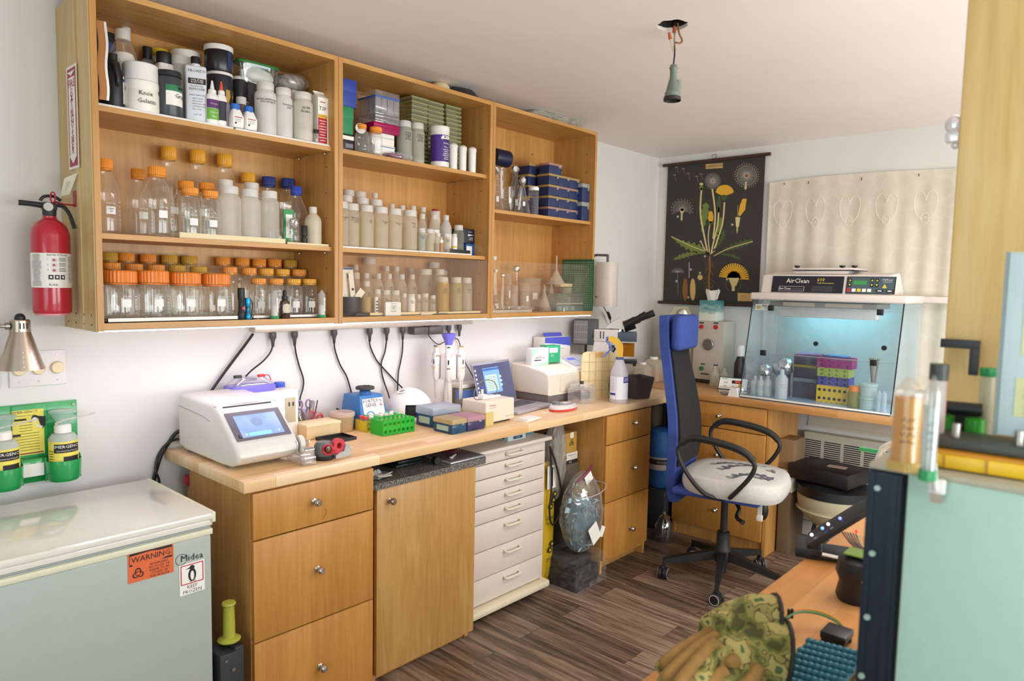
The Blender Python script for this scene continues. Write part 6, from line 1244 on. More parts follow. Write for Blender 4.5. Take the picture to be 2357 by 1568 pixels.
for i,(u,vt,xw,lb,tx)in enumerate(((1503,822,.12,'cloudy plastic jug of amber liquid marked LB1, beside the chair back','LB1'),(1478,835,.10,'cloudy empty plastic jug behind the grey bin','250'))):
 y=-.22+.02*i;q=at(u,890,y=y);hh=at(u,vt,y=y).z-CZ;t=thing('plastic_jug',lb,'jug',(q.x,y,CZ));r=xw/2
 MB().lathe([(r*.95,0),(r,.01),(r,hh*.75),(r*.6,hh*.9),(r*.42,hh*.92)],26,sq=.5).build('body',milky('#ece4d4',.5),t);MB().lathe([(r*.46,hh*.9),(r*.46,hh)],24,flute=.03).build('cap',M_white_opq,t)
 if i==0:MB().lathe([(r*.95,.008),(r*.95,hh*.45),(.0001,hh*.45)],22,sq=.5).build('liquid',milky('#d79a35',.8),t)
 if i==0:MB().wrap(tx,.03,r*1.02,hh*.62,ca(q.x,y)).build('handwriting',M_ink,t)
cord('cable','thick black cable loop behind the spectrophotometer',[at(1308,842,y=-.05),at(1325,832,y=-.05),at(1345,836,y=-.06),at(1358,848,y=-.1),at(1345,856,y=-.1),at(1322,860,y=-.1)],.005)
tag(MB().box((2.80,-.07,CZ+.09),(.17,.12,.18),0,.006).box((2.80,-.132,CZ+.15),(.13,.004,.012),1).build('control_box',[pm('#cbc3b9',.45),M_dark]),'grey lamp control box behind the spectrophotometer','control box')
p=Vector((1.80,-.085,CZ));t=thing('gel_imager','small grey instrument with a blue panel behind the pipette carousel','instrument',p,fr(p)+.2);MB().box((0,0,.05),(.13,.09,.10),0,.006).build('case',M_grey,t);MB().box((0,-.046,.07),(.12,.002,.04),0).build('panel',pm('#4a72c0',.4),t)
tag(MB().box((1.81,-.07,CZ+.112),(.16,.10,.02),0,.003).build('white_pad',M_white),'flat white pad lying on the small blue-panelled instrument','pad')
# ==== LEFT WALL AND FREEZER
M_frz_shaded=pm('#a9b0a8',.35,0,'freezer_enamel_shaded',coat=.2);M_frzt=pm('#e3e0d6',.12,0,'freezer_lid',coat=.6);M_gask=pm('#aeb4ae',.5);M_ftrim=pm('#dedabf',.4)  # body is white paint too; shade of its dim front is in the colour
fx0,fx1,fyb,fyf,fz=-1.35,.205,-.135,-.648,.845
t=thing('chest_freezer','white chest freezer with biohazard warning and keep frozen stickers','freezer',(fx1,0,0));L=fx0-fx1
MB().bb((L+.01,fyf+.008,.03),(-.010,fyb-.005,fz-.068),0,.006).build('body',M_frz_shaded,t)
MB().bb((L+.006,fyf+.004,fz-.068),(-.006,fyb-.004,fz-.050),0,.003).build('trim_band',M_ftrim,t)
b=MB().bb((L+.014,fyf+.014,fz-.05),(-.014,fyb-.01,fz-.038),0)
for k in range(2):b.bb((L+.010,fyf+.010,fz-.049+.005*k),(-.010,fyb-.008,fz-.0465+.005*k),0)
b.build('gasket',M_gask,t)
MB().bb((L,fyf,fz-.022),(0,fyb,fz),0,.006).bb((L+.006,fyf+.006,fz-.040),(-.006,fyb-.006,fz-.022),0,.003).bb((-.010,fyf-.0008,fz-.030),(.0012,fyb+.0008,fz+.0012),1,.002).build('lid',[M_frzt,M_ftrim],t)
for x in(L+.1,-.1):
 for y in(fyf+.06,fyb-.06):MB().lathe([(.02,0),(.018,.03)],14,0,mat((x,y,0))).build('foot',M_dark,t)
fp=fyf+.0072
def sticker_frame(tl,tr,bl,y):
 a,c,e=at(*tl,y=y),at(*tr,y=y),at(*bl,y=y);X=(c-a);w=X.length;X.normalize();Y=(a-e);h=Y.length;Y=(Y-X*Y.dot(X)).normalized();N=X.cross(Y);o=(c+e)/2
 return Matrix(((X.x,Y.x,N.x,o.x-fx1),(X.y,Y.y,N.y,o.y),(X.z,Y.z,N.z,o.z),(0,0,0,1))),w,h
S,w,h=sticker_frame((293,1277),(398,1251),(296,1345),fp)
b=MB().at(S).box((0,0,.0003),(w,h,.0006),0).box((0,h*.27,.0007),(w*.94,h*.42,.0005),1)
b.add([(-w*.46,h*.12,.0012),(w*.46,h*.12,.0012),(w*.46,h*.34,.0012),(0,h*.44,.0012),(-w*.46,h*.40,.0012)],[(0,1,2,3,4)],0)
b.add([(-w*.40,h*.06,.001),(w*.2,h*.06,.001),(w*.46,h*.17,.001),(w*.46,h*.40,.0014),(w*.2,h*.40,.0014),(-w*.46,h*.40,.001)],[(0,1,2,3,4,5)],0)
b.text('WARNING',h*.27,mat((0,h*.25,.002)),1,wx=.95)
for k,s in enumerate(('BIOHAZARD','NO FOOD OR','DRINK TO BE','STORED IN','THIS FREEZER')):b.text(s,h*.105,mat((w*.18,h*(-.02-.105*k),.0012)),1)
cx,cy,R=-w*.29,-h*.22,h*.085
for k in range(3):
 a=PI/2+k*2*PI/3;ox,oy=cx+R*.95*math.cos(a),cy+R*.95*math.sin(a)
 b.tube([(ox+R*1.0*math.cos(a+q*PI/9),oy+R*1.0*math.sin(a+q*PI/9),.0012)for q in range(-7,8)],[R*.10+R*.16*(1-abs(q)/7.)for q in range(-7,8)],4,1)
b.tube([(cx+R*.95*math.cos(q*PI/8),cy+R*.95*math.sin(q*PI/8),.0016)for q in range(16)],R*.09,4,1,closed=True).lathe([(R*.25,0),(R*.25,.0014)],12,0,mat((cx,cy,.0012)))
b.build('warning_sticker',[pm('#dd6a3c',.5),M_ink],t)
S,w,h=sticker_frame((404,1281),(461,1268),(408,1300),fp)
b=MB().at(S).text('Midea',h*1.05,mat((w*.12,0,.0008)),0).tube([(-w*.30+h*.62*math.cos(q*PI/9),h*.62*math.sin(q*PI/9)-h*.05,.0008)for q in range(2,17)],.0007,4,0)
b.build('logo',M_ink,t)
S,w,h=sticker_frame((410,1303),(467,1287),(417,1373),fp)
b=MB().at(S).box((0,0,.0003),(w*1.02,h,.0006),0)
for(c,d)in(((0,h*.44),(w*.9,.0028)),((0,-h*.16),(w*.9,.0028)),((-w*.44,h*.14),(.0028,h*.60)),((w*.44,h*.14),(.0028,h*.60))):b.box((*c,.0008),(*d,.0006),1)
b.text('KEEP',h*.155,mat((0,-h*.27,.0009)),2).text('FROZEN',h*.155,mat((0,-h*.42,.0009)),2)
b.lathe([(w*.16,0),(w*.16,.0008)],20,2,mat((0,h*.10,.0006),s=(1,1.7,1))).lathe([(w*.075,0),(w*.075,.0012)],16,0,mat((0,h*.08,.0008),s=(1,2.6,1))).lathe([(w*.10,0),(w*.10,.0008)],16,2,mat((0,h*.335,.0008))).add([(-w*.08,h*.36,.0016),(-w*.28,h*.31,.0016),(-w*.08,h*.31,.0016)],[(0,1,2)],2).box((-w*.06,-h*.11,.001),(w*.10,h*.02,.0006),2).box((w*.10,-h*.11,.001),(w*.10,h*.02,.0006),2)
b.build('keep_frozen_sticker',[M_paper,pm('#b9283a',.5),M_ink],t)
# ---- emergency eye wash station
x0,x1,z0,z1=-.258,.022,.868,1.131
M_egr=pm('#22974f',.25,0,'green_moulding',coat=.3)
t=thing('eye_wash_station','green wall-mounted emergency eye wash station with yellow instruction sign','eye wash station',(-.118,0,z0));w=x1-x0;h=z1-z0
b=MB().bb((-w/2,-.008,0),(w/2,-.001,h),0,.004).bb((-.05,-.014,.0),(.05,-.008,h*.99),0,.003)
b.bb((-.045,-.04,.03),(.045,-.008,.085),0,.012).build('back_plate',M_egr,t)
for s in(-1,1):
 MB().lathe([(.043,.004),(.049,.016),(.052,.068),(.0515,.075)],26,0,mat((s*.083,-.05,0)),a0=-PI*1.0,a1=0.0).lathe([(.0001,.006),(.043,.004)],26,0,mat((s*.083,-.05,0)),a0=-PI,a1=0).bb((s*.083-.052,-.05,.004),(s*.083-.049,-.008,.085),0).bb((s*.083+.049,-.05,.004),(s*.083+.052,-.008,.085),0).build('bottle_holder',M_egr,t,ang=60)
b=MB().box((-.005,-.0155,.170),(.088,.0015,.150),0).text('EMERGENCY',.0122,mat((-.013,-.0168,.238),PI/2),1).text('EYE WASH BOTTLE KIT',.0057,mat((-.016,-.0168,.2265),PI/2),1)
b.box((-.030,-.0166,.214),(.040,.0006,.006),1).box((-.038,-.0166,.163),(.022,.0006,.006),1).box((-.005,-.0166,.1005),(.082,.0006,.004),2)
b.lathe([(.010,0),(.010,.0006)],16,1,mat((.014,-.0163,.216),PI/2)).lathe([(.0075,0),(.0075,.0008)],14,3,mat((.013,-.0163,.211),PI/2)).prism([(.022,.222),(.044,.218),(.044,.190),(.034,.178),(.026,.2)],.0006,1,mat((0,-.0163,0),PI/2)).tube([(.034,-.0166,.184),(.020,-.0166,.188),(.014,-.0166,.198)],.0035,6,3)
for k in range(11):b.box((-.012+.004*(k%2)*0,-.0166,.204-.0092*k),(.036 if k<4 else .074,.0005,.0014),1)
b.build('instruction_sign',[pm('#e6d65a',.5),M_ink,pm('#7c2a30'),M_paper],t)
MB().box((-.004,-.0412,.048),(.066,.001,.042),0).build('blank_label',M_white,t)
for s in(-1,1):MB().lathe([(.004,0),(.004,.0025)],10,0,mat((s*(w/2-.012),-.008,h-.014),PI/2)).build('screw',M_steel,t)
for s,lb in((-1,'eye wash bottle cut by the picture edge'),(1,'eye wash bottle in the holder nearest the fire extinguisher')):
 e=thing('eye_wash_bottle',lb,'bottle',(-.118+s*.083,-.054,z0+.018),0,'eye wash bottles');e.scale=(1.26,1.2,1.08)
 MB().lathe([(.028,0),(.033,.006),(.034,.118),(.026,.132),(.017,.136)],26).build('body',milky('#e9ece4',.7),e)
 b=MB().patch(.0345,.02,.112,-PI/2-.15,1.45,0,18).patch(.0349,.078,.105,-PI/2+.05,.95,1,12).wrap('EMERGENCY',.0125,.0356,.0965,-PI/2+.05,2).wrap('EYE WASH BOTTLE KIT',.0052,.0356,.0835,-PI/2+.05,2).patch(.0349,.04,.066,-PI/2+.35,.6,1,8)
 for k in range(5):b.patch(.0349,.05+.008*k,.052+.008*k,-PI/2-1.15,.22,1,3)
 b.build('label',[pm('#e6d65a',.5),M_ink,M_paper],e)
 MB().lathe([(.020,.136),(.020,.158),(.014,.162)],22,0,flute=.03).build('collar',M_white_opq,e)
 MB().open([(.014,.16),(.016,.172),(.029,.198)],26).open([(.029,.198),(.031,.199),(.031,.204),(.027,.205)],26).build('eye_cup',milky('#d5ebe2',.45),e);MB().lathe([(.028,.204),(.0001,.206)],26).build('cap',milky('#eef2ee',.8),e)
 MB().tube(smooth_path([(-.016,-.01,.162),(-.018,-.014,.168),(.0,-.018,.176),(.03,-.014,.180),(.075,-.006,.186)],5),.0028,8).build('spout_tube',milky('#e6e2da',.8),e)
 # ---- dimmer plate
def dimmer(x0,x1,z0,z1,n,label):
 w=x1-x0;h=z1-z0;t=thing('dimmer_switch',label,'switch',((x0+x1)/2,0,(z0+z1)/2));MB().box((0,-.004,0),(w,.006,h),0,.003).build('plate',pm('#e4dedb',.4),t)
 for k in range(n):
  x=-w/2+w*(k+.5)/n;MB().lathe([(.020,.006),(.021,.010),(.018,.018),(.0001,.018)],28,0,mat((x,0,0),PI/2)).open([(.0165,.0185),(.0160,.0175)],24,1,mat((x,0,0),PI/2)).build('knob',[pm('#ead6ae',.35),pm('#cdb684',.4)],t)
  for s in(-1,1):MB().lathe([(.003,.006),(.0028,.0082)],10,0,mat((x,0,s*h*.36),PI/2)).build('screw',M_steel,t)
dimmer(-.168,-.006,1.188,1.305,3,'white wall plate with three round cream dimmer knobs');dimmer(-.262,-.192,1.188,1.305,1,'white wall plate at the edge of the picture beside the triple dimmer')
# ---- brushed metal wall lamp
p=Vector((at(50,850,y=-.13).x,-.13,0));zb,zt2=at(50,850,y=-.13).z,at(50,763,y=-.13).z;kk=wid(1,(p.x,p.y,zb));M_bm=pm('#b9aa9b',.32,1,'brushed_nickel')
t=thing('wall_lamp','brushed metal cone wall lamp with perforated shade, switched off','lamp',(p.x,p.y,zb));H=zt2-zb
b=MB().open([(.062,0),(.027,H)],40).open([(.060,.001),(.0255,H)],40).lathe([(.0285,H),(.0285,H+.005)],36).open([(.027,H),(.027,H+.034)],36).lathe([(.027,H+.034),(.024,H+.037),(.0001,H+.037)],36).build('shade',M_bm,t)
b=MB()
for i in range(4):
 for j in range(4):z=.012+.0145*j;r=.062-(.035)*z/H+.0006;a=ca(p.x,p.y)+.1+i*.22;b.lathe([(.0018,0),(.0018,.0005)],8,0,Matrix.Translation((r*math.cos(a),r*math.sin(a),z))@rotm(0,0,a)@rotm(0,PI/2,0))
for i in range(3):a=ca(p.x,p.y)+.35*i;b.box((.0272*math.cos(a),.0272*math.sin(a),H+.018),(.0012,.004,.018),1,rz=a)
b.build('perforation',[pm('#f3ead8',.5),M_dark],t)
MB().lathe([(.006,H+.036),(.006,H+.041)],12).ball((0,0,H+.041),.0155,0,sc=(1,1,1)).build('turn_knob',M_black,t)
MB().tube([(-.026,0,H+.017),(-.05,0,H+.018),(-.12,.03,H+.018),(-.12,.128,H+.018)],.006,12).lathe([(.011,-.005),(.011,.005)],14,0,mat((-.034,0,H+.0175),0,PI/2)).build('arm',M_steel,t);MB().lathe([(.05,0),(.05,.012),(.04,.018)],28,0,mat((-.12,.129,H+.018),PI/2)).build('wall_rose',M_bm,t)
# ---- fire extinguisher, its sign and tag
ex,ey=-.078,-.15;zb=at(120,722,y=-.15).z;zs_=at(115,498,y=-.15).z-zb;r=.0535
t=thing('fire_extinguisher','red fire extinguisher with black valve hanging on the cabinet side','fire extinguisher',(ex,ey,zb));M_red=pm('#b3142c',.28,0,'red_enamel',coat=.4)
H=zs_;MB().lathe([(r*.86,0),(r*.97,.004),(r,.014),(r,H*.80),(r*.93,H*.87),(r*.72,H*.93),(r*.45,H*.965),(r*.36,H*.98),(r*.36,H*1.0)],36).build('cylinder',M_red,t);MB().lathe([(r*.9,-.004),(r*.9,.002)],30).build('base_ring',pm('#e08a90',.4),t)
q=ca(ex,ey)
b=MB().patch(r+.0006,H*.27,H*.62,q+.05,1.5,0,24);a=q+.25;R=r+.0014
b.wrap('INSTRUCTIONS',.0085,R,H*.60,q+.35,1)
for k in range(3):
 b.wrap(str(k+1),.008,R,H*(.555-.052*k),q-.15,1);b.patch(R,H*(.53-.052*k),H*(.57-.052*k),q+.16,.14,2,4);b.patch(R+.0003,H*(.54-.052*k),H*(.562-.052*k),q+.14,.06,3,3)
 for j in range(3):b.patch(R,H*(.568-.052*k-.014*j),H*(.573-.052*k-.014*j),q+.58,.2,1,4)
for k in range(3):b.patch(R,H*.355,H*.40,q-.02+.3*k,.12,1,4);b.patch(R+.0004,H*.368,H*.388,q-.02+.3*k,.05,0,3)
b.wrap('Kidde',.0105,R,H*.30,q+.1,1)
for k in range(24):b.patch(R,H*(.29+.0135*k),H*(.294+.0135*k),q-.78,.32*random.uniform(.6,1),1,4);b.patch(R,H*(.33+.011*k),H*(.333+.011*k),q+1.1,.18*random.uniform(.6,1),1,3)
b.build('label',[pm('#e6e2dc',.45),M_ink,pm('#cfc9c2'),pm('#b03240')],t)
z=H
MB().lathe([(.017,z),(.019,z+.006),(.019,z+.018),(.014,z+.024)],18).box((0,0,z+.03),(.04,.03,.026),0,.006).build('valve',M_dark,t)
ax=Vector((math.cos(t.rotation_euler.z),0,0));rt=Vector((.955,-.30,0))
MB().tube([(-.01,.004,z+.032),(-.05,.015,z+.036),(-.075,.022,z+.037)],[.009,.008,.0085],12).build('nozzle',M_black,t)
MB().tube(smooth_path([(-.022,.008,z+.046),(-.012,.004,z+.060),(.012,-.004,z+.062),(.03,-.01,z+.050)],4),.005,8).tube(smooth_path([(.02,-.006,z+.036),(.038,-.012,z+.030),(.052,-.018,z+.004),(.062,-.022,z-.035)],5),.0058,8).build('handle',M_black,t)
MB().lathe([(.013,0),(.013,.004)],20,0,Matrix.Translation((-.006,-.016,z+.028))@rotm(0,0,q+PI/2)@rotm(PI/2,0,0)).build('pressure_gauge',[M_steel],t)
MB().tube([(.006+.0105*math.cos(k*PI/6)*.4,-.018-.0105*math.cos(k*PI/6)*.9,z+.058+.0165*math.sin(k*PI/6))for k in range(12)],.0024,6,0,closed=True).build('safety_pin_ring',M_red,t)
tag(MB().bb((-.0065,-.17,zb+H+.035),(-.0105,-.145,zb+H+.085),0).tube([(-.009,-.158,zb+H+.040),(-.04,-.156,zb+H+.040),(-.066,-.153,zb+H+.048)],.003,8).lathe([(.004,0),(.004,.002)],10,1,mat((-.0105,-.152,zb+H+.072),0,-PI/2)).build('hanging_bracket',[pm('#a0202e',.35),M_steel]),'small red metal bracket holding the fire extinguisher on the cabinet','bracket')
pts=[at(140,455,x=-.022),at(137,450,x=-.03),at(152,408,x=-.03),at(180,396,x=-.014),at(158,448,x=-.016)]
a,c,e,g=at(139,452,x=-.035),at(148,410,x=-.035),at(178,398,x=-.013),at(160,448,x=-.02)
b=MB().add([a,c,e,g],[(0,1,2,3)],0).add([v+Vector((.0008,0,0))for v in(a,c,e,g)],[(3,2,1,0)],0)
X=(e-c).normalized();Y=(c-a).normalized();N=X.cross(Y);o=(a+c+e+g)/4
for k in range(7):b.add([o+X*sx*.011*(1-.05*k)+Y*(.014-.005*k+sy*.0006)-N*.0+Vector((-.0006,0,0))for sx,sy in((-1,-1),(1,-1),(1,1),(-1,1))],[(0,1,2,3)],1)
tag(b.build('inspection_tag',[pm('#e9e2c8',.6),M_grey]),'small folded cream paper tag tucked behind the extinguisher bracket','tag')
x=-.0082;a,c,e=at(153,158,x=x),at(176,154,x=x),at(163,391,x=x);yc=(a.y+c.y)/2;w=abs(a.y-c.y);zt3,zb3=a.z,e.z;h=zt3-zb3
S=Matrix(((0,0,-1,x),(-1,0,0,yc),(0,1,0,(zt3+zb3)/2),(0,0,0,1)))
b=MB().at(S).box((0,0,.0004),(w,h,.0008),0).box((0,0,.001),(w*.82,h*.95,.0004),1).box((0,0,.0014),(w*.62,h*.78,.0004),0)
b.add([(-w*.38,h*.445,.002),(w*.38,h*.445,.002),(0,h*.40,.002)],[(0,1,2)],0).add([(-w*.38,-h*.37,.002),(w*.38,-h*.37,.002),(0,-h*.45,.002)],[(2,1,0)],0)
b.text('FIRE',w*.36,mat((0,h*.325,.0022)),1)
for k,ch in enumerate('EXTINGUISHER'):b.text(ch,w*.38,mat((0,h*(.235-.0505*k),.0022)),1)
tag(b.build('fire_extinguisher_sign',[M_paper,pm('#a8203a',.45)]),'tall narrow red and white FIRE EXTINGUISHER sign with arrow','sign')
# ---- red dispenser behind the cabinet side, black stand with green handle
q=at(420,1096,y=-.02);t=thing('red_level','red plastic ended wooden strip standing behind the drawer cabinet','tool',(q.x+.003,-.09,0));hz=q.z
MB().bb((-.010,-.012,0),(.016,.012,hz-.012),0).build('wood_strip',M_maple,t);MB().box((0,0,hz),(.045,.05,.035),0,.006).box((-.012,-.026,hz),(.006,.003,.02),1).build('red_end',[pm('#c01f38',.35),pm('#8f1526')],t)
q=at(541,1475,y=-.64);hx,hz=q.x,q.z;t=thing('bench_tool','black metal bench tool with yellow-green hand grip beside the freezer','tool',(hx,-.60,0));htop=at(541,1380,y=-.6).z
MB().box((-.018,0,(hz-.03)/2),(.07,.10,hz-.03),0,.003).box((.012,-.02,(hz-.02)/2),(.030,.05,hz-.02),0,.003).lathe([(.005,0),(.005,.003)],10,1,mat((-.035,-.0505,hz-.05),PI/2)).lathe([(.006,0),(.006,.004)],10,1,mat((-.012,-.0505,hz-.085),PI/2)).build('frame',[M_dark,M_steel],t)
MB().lathe([(.034,hz-.012),(.036,hz-.008),(.03,hz-.004),(.019,hz),(.018,hz+.06),(.0165,htop-.014),(.017,htop-.012),(.022,htop-.008),(.020,htop-.002),(.0001,htop)],24).build('hand_grip',pm('#a9a83c',.5),t)
# ==== UNDER THE COUNTER
gz=GZ+.0006
def slab_pt(u,v,z=gz):return at(u,v,z=z)
q=slab_pt(890,1100);b=MB().bm(crumple(1,(.06,.05,.006),.12,3),0,mat((.895,-.53,gz+.008))).box((.900,-.57,gz+.014),(.055,.03,.0015),1,rz=-.3).box((.93,-.555,gz+.013),(.06,.006,.0015),1,rz=.3)
t=thing('zip_bag','clear zip bag of white discs and slides on the granite slab','bag',(0,0,0));b.build('bag_film',[clear('#f6f6f6',.08,.3,.85),M_paper],t,ang=10)
for k in range(3):MB().lathe([(.014,0),(.014,.001),(.0001,.001)],20,0,mat((.882+.014*k,-.535+.004*k,gz+.016),.9,.1,.4)).build('white_disc',pm('#c9c6c4',.5),t)
t=thing('glass_block_stack','stack of dark glass plates on the granite slab','plates',(1.10,-.43,gz))
for k in range(3):MB().box((.008*k,0,.006+.012*k),(.15-.02*k,.11-.015*k,.010),0,.001).build('glass_plate',milky('#39423e',.7,.1),t)
MB().lathe([(.016,0),(.016,.022)],18,0,mat((.09,-.10,.017),PI/2,0,0),flute=.05).build('black_knob',M_black,t)
t=thing('grey_tray','thin grey tray holding a small spanner on the granite slab','tray',(1.335,-.47,gz));MB().box((0,0,.004),(.21,.24,.008),0,.003).box((0,0,.0084),(.19,.22,.001),1).build('tray_body',[pm('#b9b9bd',.3,.5),pm('#6e6468',.35)],t)
tag(MB().box((1.31,-.52,gz+.0125),(.055,.010,.005),0,.002,rz=.5).lathe([(.009,0),(.009,.005)],10,0,mat((1.287,-.532,gz+.0095))).build('spanner',M_white_opq),'pale small spanner lying on the grey tray','spanner')
tag(MB().box((1.36,-.44,gz+.0125),(.05,.06,.006),0,.001,rz=.4).build('red_card',pm('#6e1f22',.5)),'dark red card lying at the back of the grey tray','card')
uz=ut+.0186
q0,q1=at(1157,1020,z=uz),at(1190,1027,z=uz)
def gb(b,w,d,h):b.text('NITRILE',.024,mat((w*.05,-d/2-.001,h*.68),PI/2),1).text('EXAM GLOVES',.014,mat((w*.05,-d/2-.001,h*.45),PI/2),1).box((w*.05,-d/2-.0008,h*.2),(w*.5,.0008,h*.2),1).box((-w/2-.0006,-d*.1,h*.2),(.0008,d*.4,h*.15),1).text('LARGE',.008,mat((w*.05,-d/2-.0016,h*.2),PI/2),0)
uh=min(.075,.873-uz-.003)
pbox('glove_box','pale blue nitrile glove box on the white metal drawer unit',(1.765,-.42,uz),.13,.12,uh,[pm('#c3d3d6',.5),pm('#2c3a58',.5)],gb)
pbox('glove_box','teal glove box behind the pale blue one on the drawer unit',(1.89,-.37,uz),.115,.12,uh,[pm('#3c8f99',.5),M_paper],lambda b,w,d,h:b.box((0,-d/2-.0006,h*.4),(w*.7,.0008,h*.3),1),0)
tag(MB().box((1.55,-.26,uz+.010),(.26,.30,.018),0,.002).build('wooden_board',wood('olive_board',['#6d5f33','#8a7a45','#a0905a'],(2,20,20))),'olive wooden board lying on the metal drawer unit behind the slab','board')
def crbag(b,c,sc,m,amp=.07,sub=4,rx=0,ry=0,rz=0):b.bm(crumple(1,sc,amp,sub),m,mat(c,rx,ry,rz));return b
tag(MB().box((2.250,-.365,.298),(.135,.17,.594),0,.004).build('storage_carton',pm('#5c5346',.7)),'tall dull carton standing behind the zip bag under the counter','carton')
cz=.5956
q=at(1320,1070,y=-.21)
t=thing('tea_box','white and black printed carton under the green tea box','box',(2.232,-.385,cz));MB().box((0,0,.030),(.13,.13,.06),0,.001).build('carton',pm('#d9d4cc'),t);MB().box((.0,-.0656,.010),(.128,.001,.020),0).lathe([(.014,0),(.014,.001)],16,0,mat((-.045,-.066,.038),PI/2)).text('Q-2',.014,mat((0,-.0668,.010),PI/2),1).text('NUCLEIC ACID',.008,mat((.012,-.066,.046),PI/2),0).build('print',[M_ink,M_paper],t)
t=thing('tea_box','green and yellow carton with a triple circle emblem, topmost beside the plastic bags','box',(2.222,-.390,cz+.0606));b=MB().box((0,0,.055),(.13,.12,.11),0,.001);b.build('carton',pm('#bb9140',.5),t)
b=MB().box((-.0655,0,.055),(.001,.119,.108),0).box((.02,-.0606,.095),(.03,.001,.03),1)
for dx,dz in((0,.062),(-.011,.047),(.011,.047)):b.lathe([(.009,0),(.009,.001)],16,2,mat((.02+dx,-.0602,dz),PI/2)).lathe([(.005,0),(.005,.0014)],12,3,mat((.02+dx,-.0602,dz),PI/2))
for k in range(6):b.box((-.0662,.0,.085-.01*k),(.0006,.07,.002),1)
b.build('print',[pm('#1f5f45',.5),M_paper,M_ink,pm('#bb9140',.5)],t)
b=MB();crbag(b,(2.082,-.465,.650),(.068,.055,.215),0,.05,4,0,.03)
t=thing('plastic_bag','tall cloudy plastic bag of clear pieces hanging beside the metal drawer unit','bag',(0,0,.0));b.build('bag_film',milky('#d3ccc2',.42,.2),t,ang=12)
b=MB()
for k in range(46):a=random.uniform(0,6.28);rr=random.uniform(0,.036);b.tube([(2.085+rr*math.cos(a),-.465+rr*math.sin(a)*.8,.50+random.uniform(0,.16)),(2.085+rr*math.cos(a)+.006,-.465+rr*math.sin(a)*.8,.52+random.uniform(0,.18))],.004,5)
b.build('contents',milky('#c9bca0',.8),t)['kind']='stuff'
t=thing('yellow_sack','yellow printed sack with black lettering and rings, beside the drawer unit','sack',(1.998+.02,-.455,0));bm=crumple(1,(.055,.045,.32),.03,4)
for v in bm.verts:v.co.x=math.copysign(abs(v.co.x/.055)**.5*.052,v.co.x);v.co.y=math.copysign(abs(v.co.y/.045)**.6*.035,v.co.y)
MB().bm(bm,0,mat((0,0,.325))).build('sack_body',pm('#c9a41c',.4),t,ang=40)
b=MB().box((.0,-.044,.575),(.07,.002,.12),0).box((.0,-.0455,.575),(.018,.001,.10),1).text('ZYMO',.022,mat((.004,-.044,.36),PI/2),1).text('BEAUTY OF SCIENCE',.008,mat((.004,-.044,.335),PI/2),1).text('ZYMO',.022,mat((.004,-.044,.14),PI/2),1)
for(dx,dz)in((.02,.45),(.0,.42),(.03,.48),(.015,.22),(0,.19)):b.lathe([(.016,0),(.016,.001)],16,1,mat((dx,-.043,dz),PI/2)).lathe([(.008,0),(.008,.002)],12,2,mat((dx,-.043,dz),PI/2))
b.build('print',[M_paper,M_ink,pm('#c9a41c',.4)],t)
cord('power_cable','black power cord looped over the yellow sack beside the drawer unit',[(1.985,-.508,.74),(2.02,-.515,.66),(2.06,-.515,.56),(2.088,-.515,.45),(2.06,-.515,.36),(2.01,-.515,.33),(1.99,-.512,.40),(2.0,-.512,.52),(1.995,-.51,.66),(1.985,-.508,.74)],.005)
q=at(1325,1190,y=-.46);t=thing('zip_bag','large clear zip bag full of blue plastic tubes with magenta seal','bag',(2.165,-.585,.165))
bm=bmesh.new();bmesh.ops.create_uvsphere(bm,u_segments=40,v_segments=26,radius=1)
for v in bm.verts:
 z=v.co.z;kx=.14;v.co=Vector((v.co.x*kx*(1+random.uniform(-.05,.05)),v.co.y*(.095 if z<0 else .095-.03*z)*(1+random.uniform(-.06,.06)),z*.215+.215))
MB().bm(bm).build('bag_film',clear('#f4f4f2',.06,.16,.75),t,ang=12)
b=MB()
for k in range(340):
 a=random.uniform(0,6.28);rr=math.sqrt(random.random())*.095;z=random.uniform(.035,.285);s_=math.sqrt(max(.05,1-((z-.2)/.24)**2));c=Vector((rr*math.cos(a)*s_*1.0,rr*math.sin(a)*s_*.85,z));d=Vector((random.uniform(-1,1),random.uniform(-1,1),random.uniform(-.4,1))).normalized()*.02;b.tube([c-d,c+d],.0042,5,0 if random.random()<.7 else 1)
o=b.build('blue_tubes',[milky('#7fa9b8',.8),milky('#cfd8d8',.8)],t);o['kind']='stuff'
MB().bm(crumple(1,(.085,.065,.16),.1,3),0,mat((0,0,.17))).build('tube_mass',pm('#5f8796',.6),t,ang=20)
MB().bm(crumple(1,(.06,.045,.055),.12,3),0,mat((.01,-.01,.33))).build('tan_contents',milky('#b79a6c',.8),t,ang=20)
MB().box((-.02,-.101,.13),(.075,.002,.10),0,ry=-.5).build('paper_label',M_paper,t);MB().box((.055,-.094,.12),(.035,.002,.055),0,ry=.5).build('paper_label',M_paper,t);MB().box((.0,-.04,.40),(.06,.002,.05),0,ry=-.5).build('paper_slip',M_paper,t)
MB().tube(smooth_path([(-.07,-.02,.385),(-.02,-.03,.42),(.055,-.02,.455)],5),.006,6).build('magenta_seal',pm('#7d2250',.4),t)
MB().tube([(.02+.105*math.cos(k*PI/10),-.03+.075*math.sin(k*PI/10),.335+.02*math.cos(k*PI/10))for k in range(20)],.0025,6,0,closed=True).build('bag_rim',milky('#e6d8d4',.7),t)
t=thing('wrapped_package','black boxes wrapped in clear plastic on the floor under the zip bag','package',(2.15,-.55,0))
[MB().box(c,d,0,.003).build('black_box',M_black,t)for c,d in(((-.055,-.02,.045),(.115,.18,.085)),((.07,.01,.045),(.10,.17,.09)),((-.01,.02,.120),(.19,.15,.05)))]
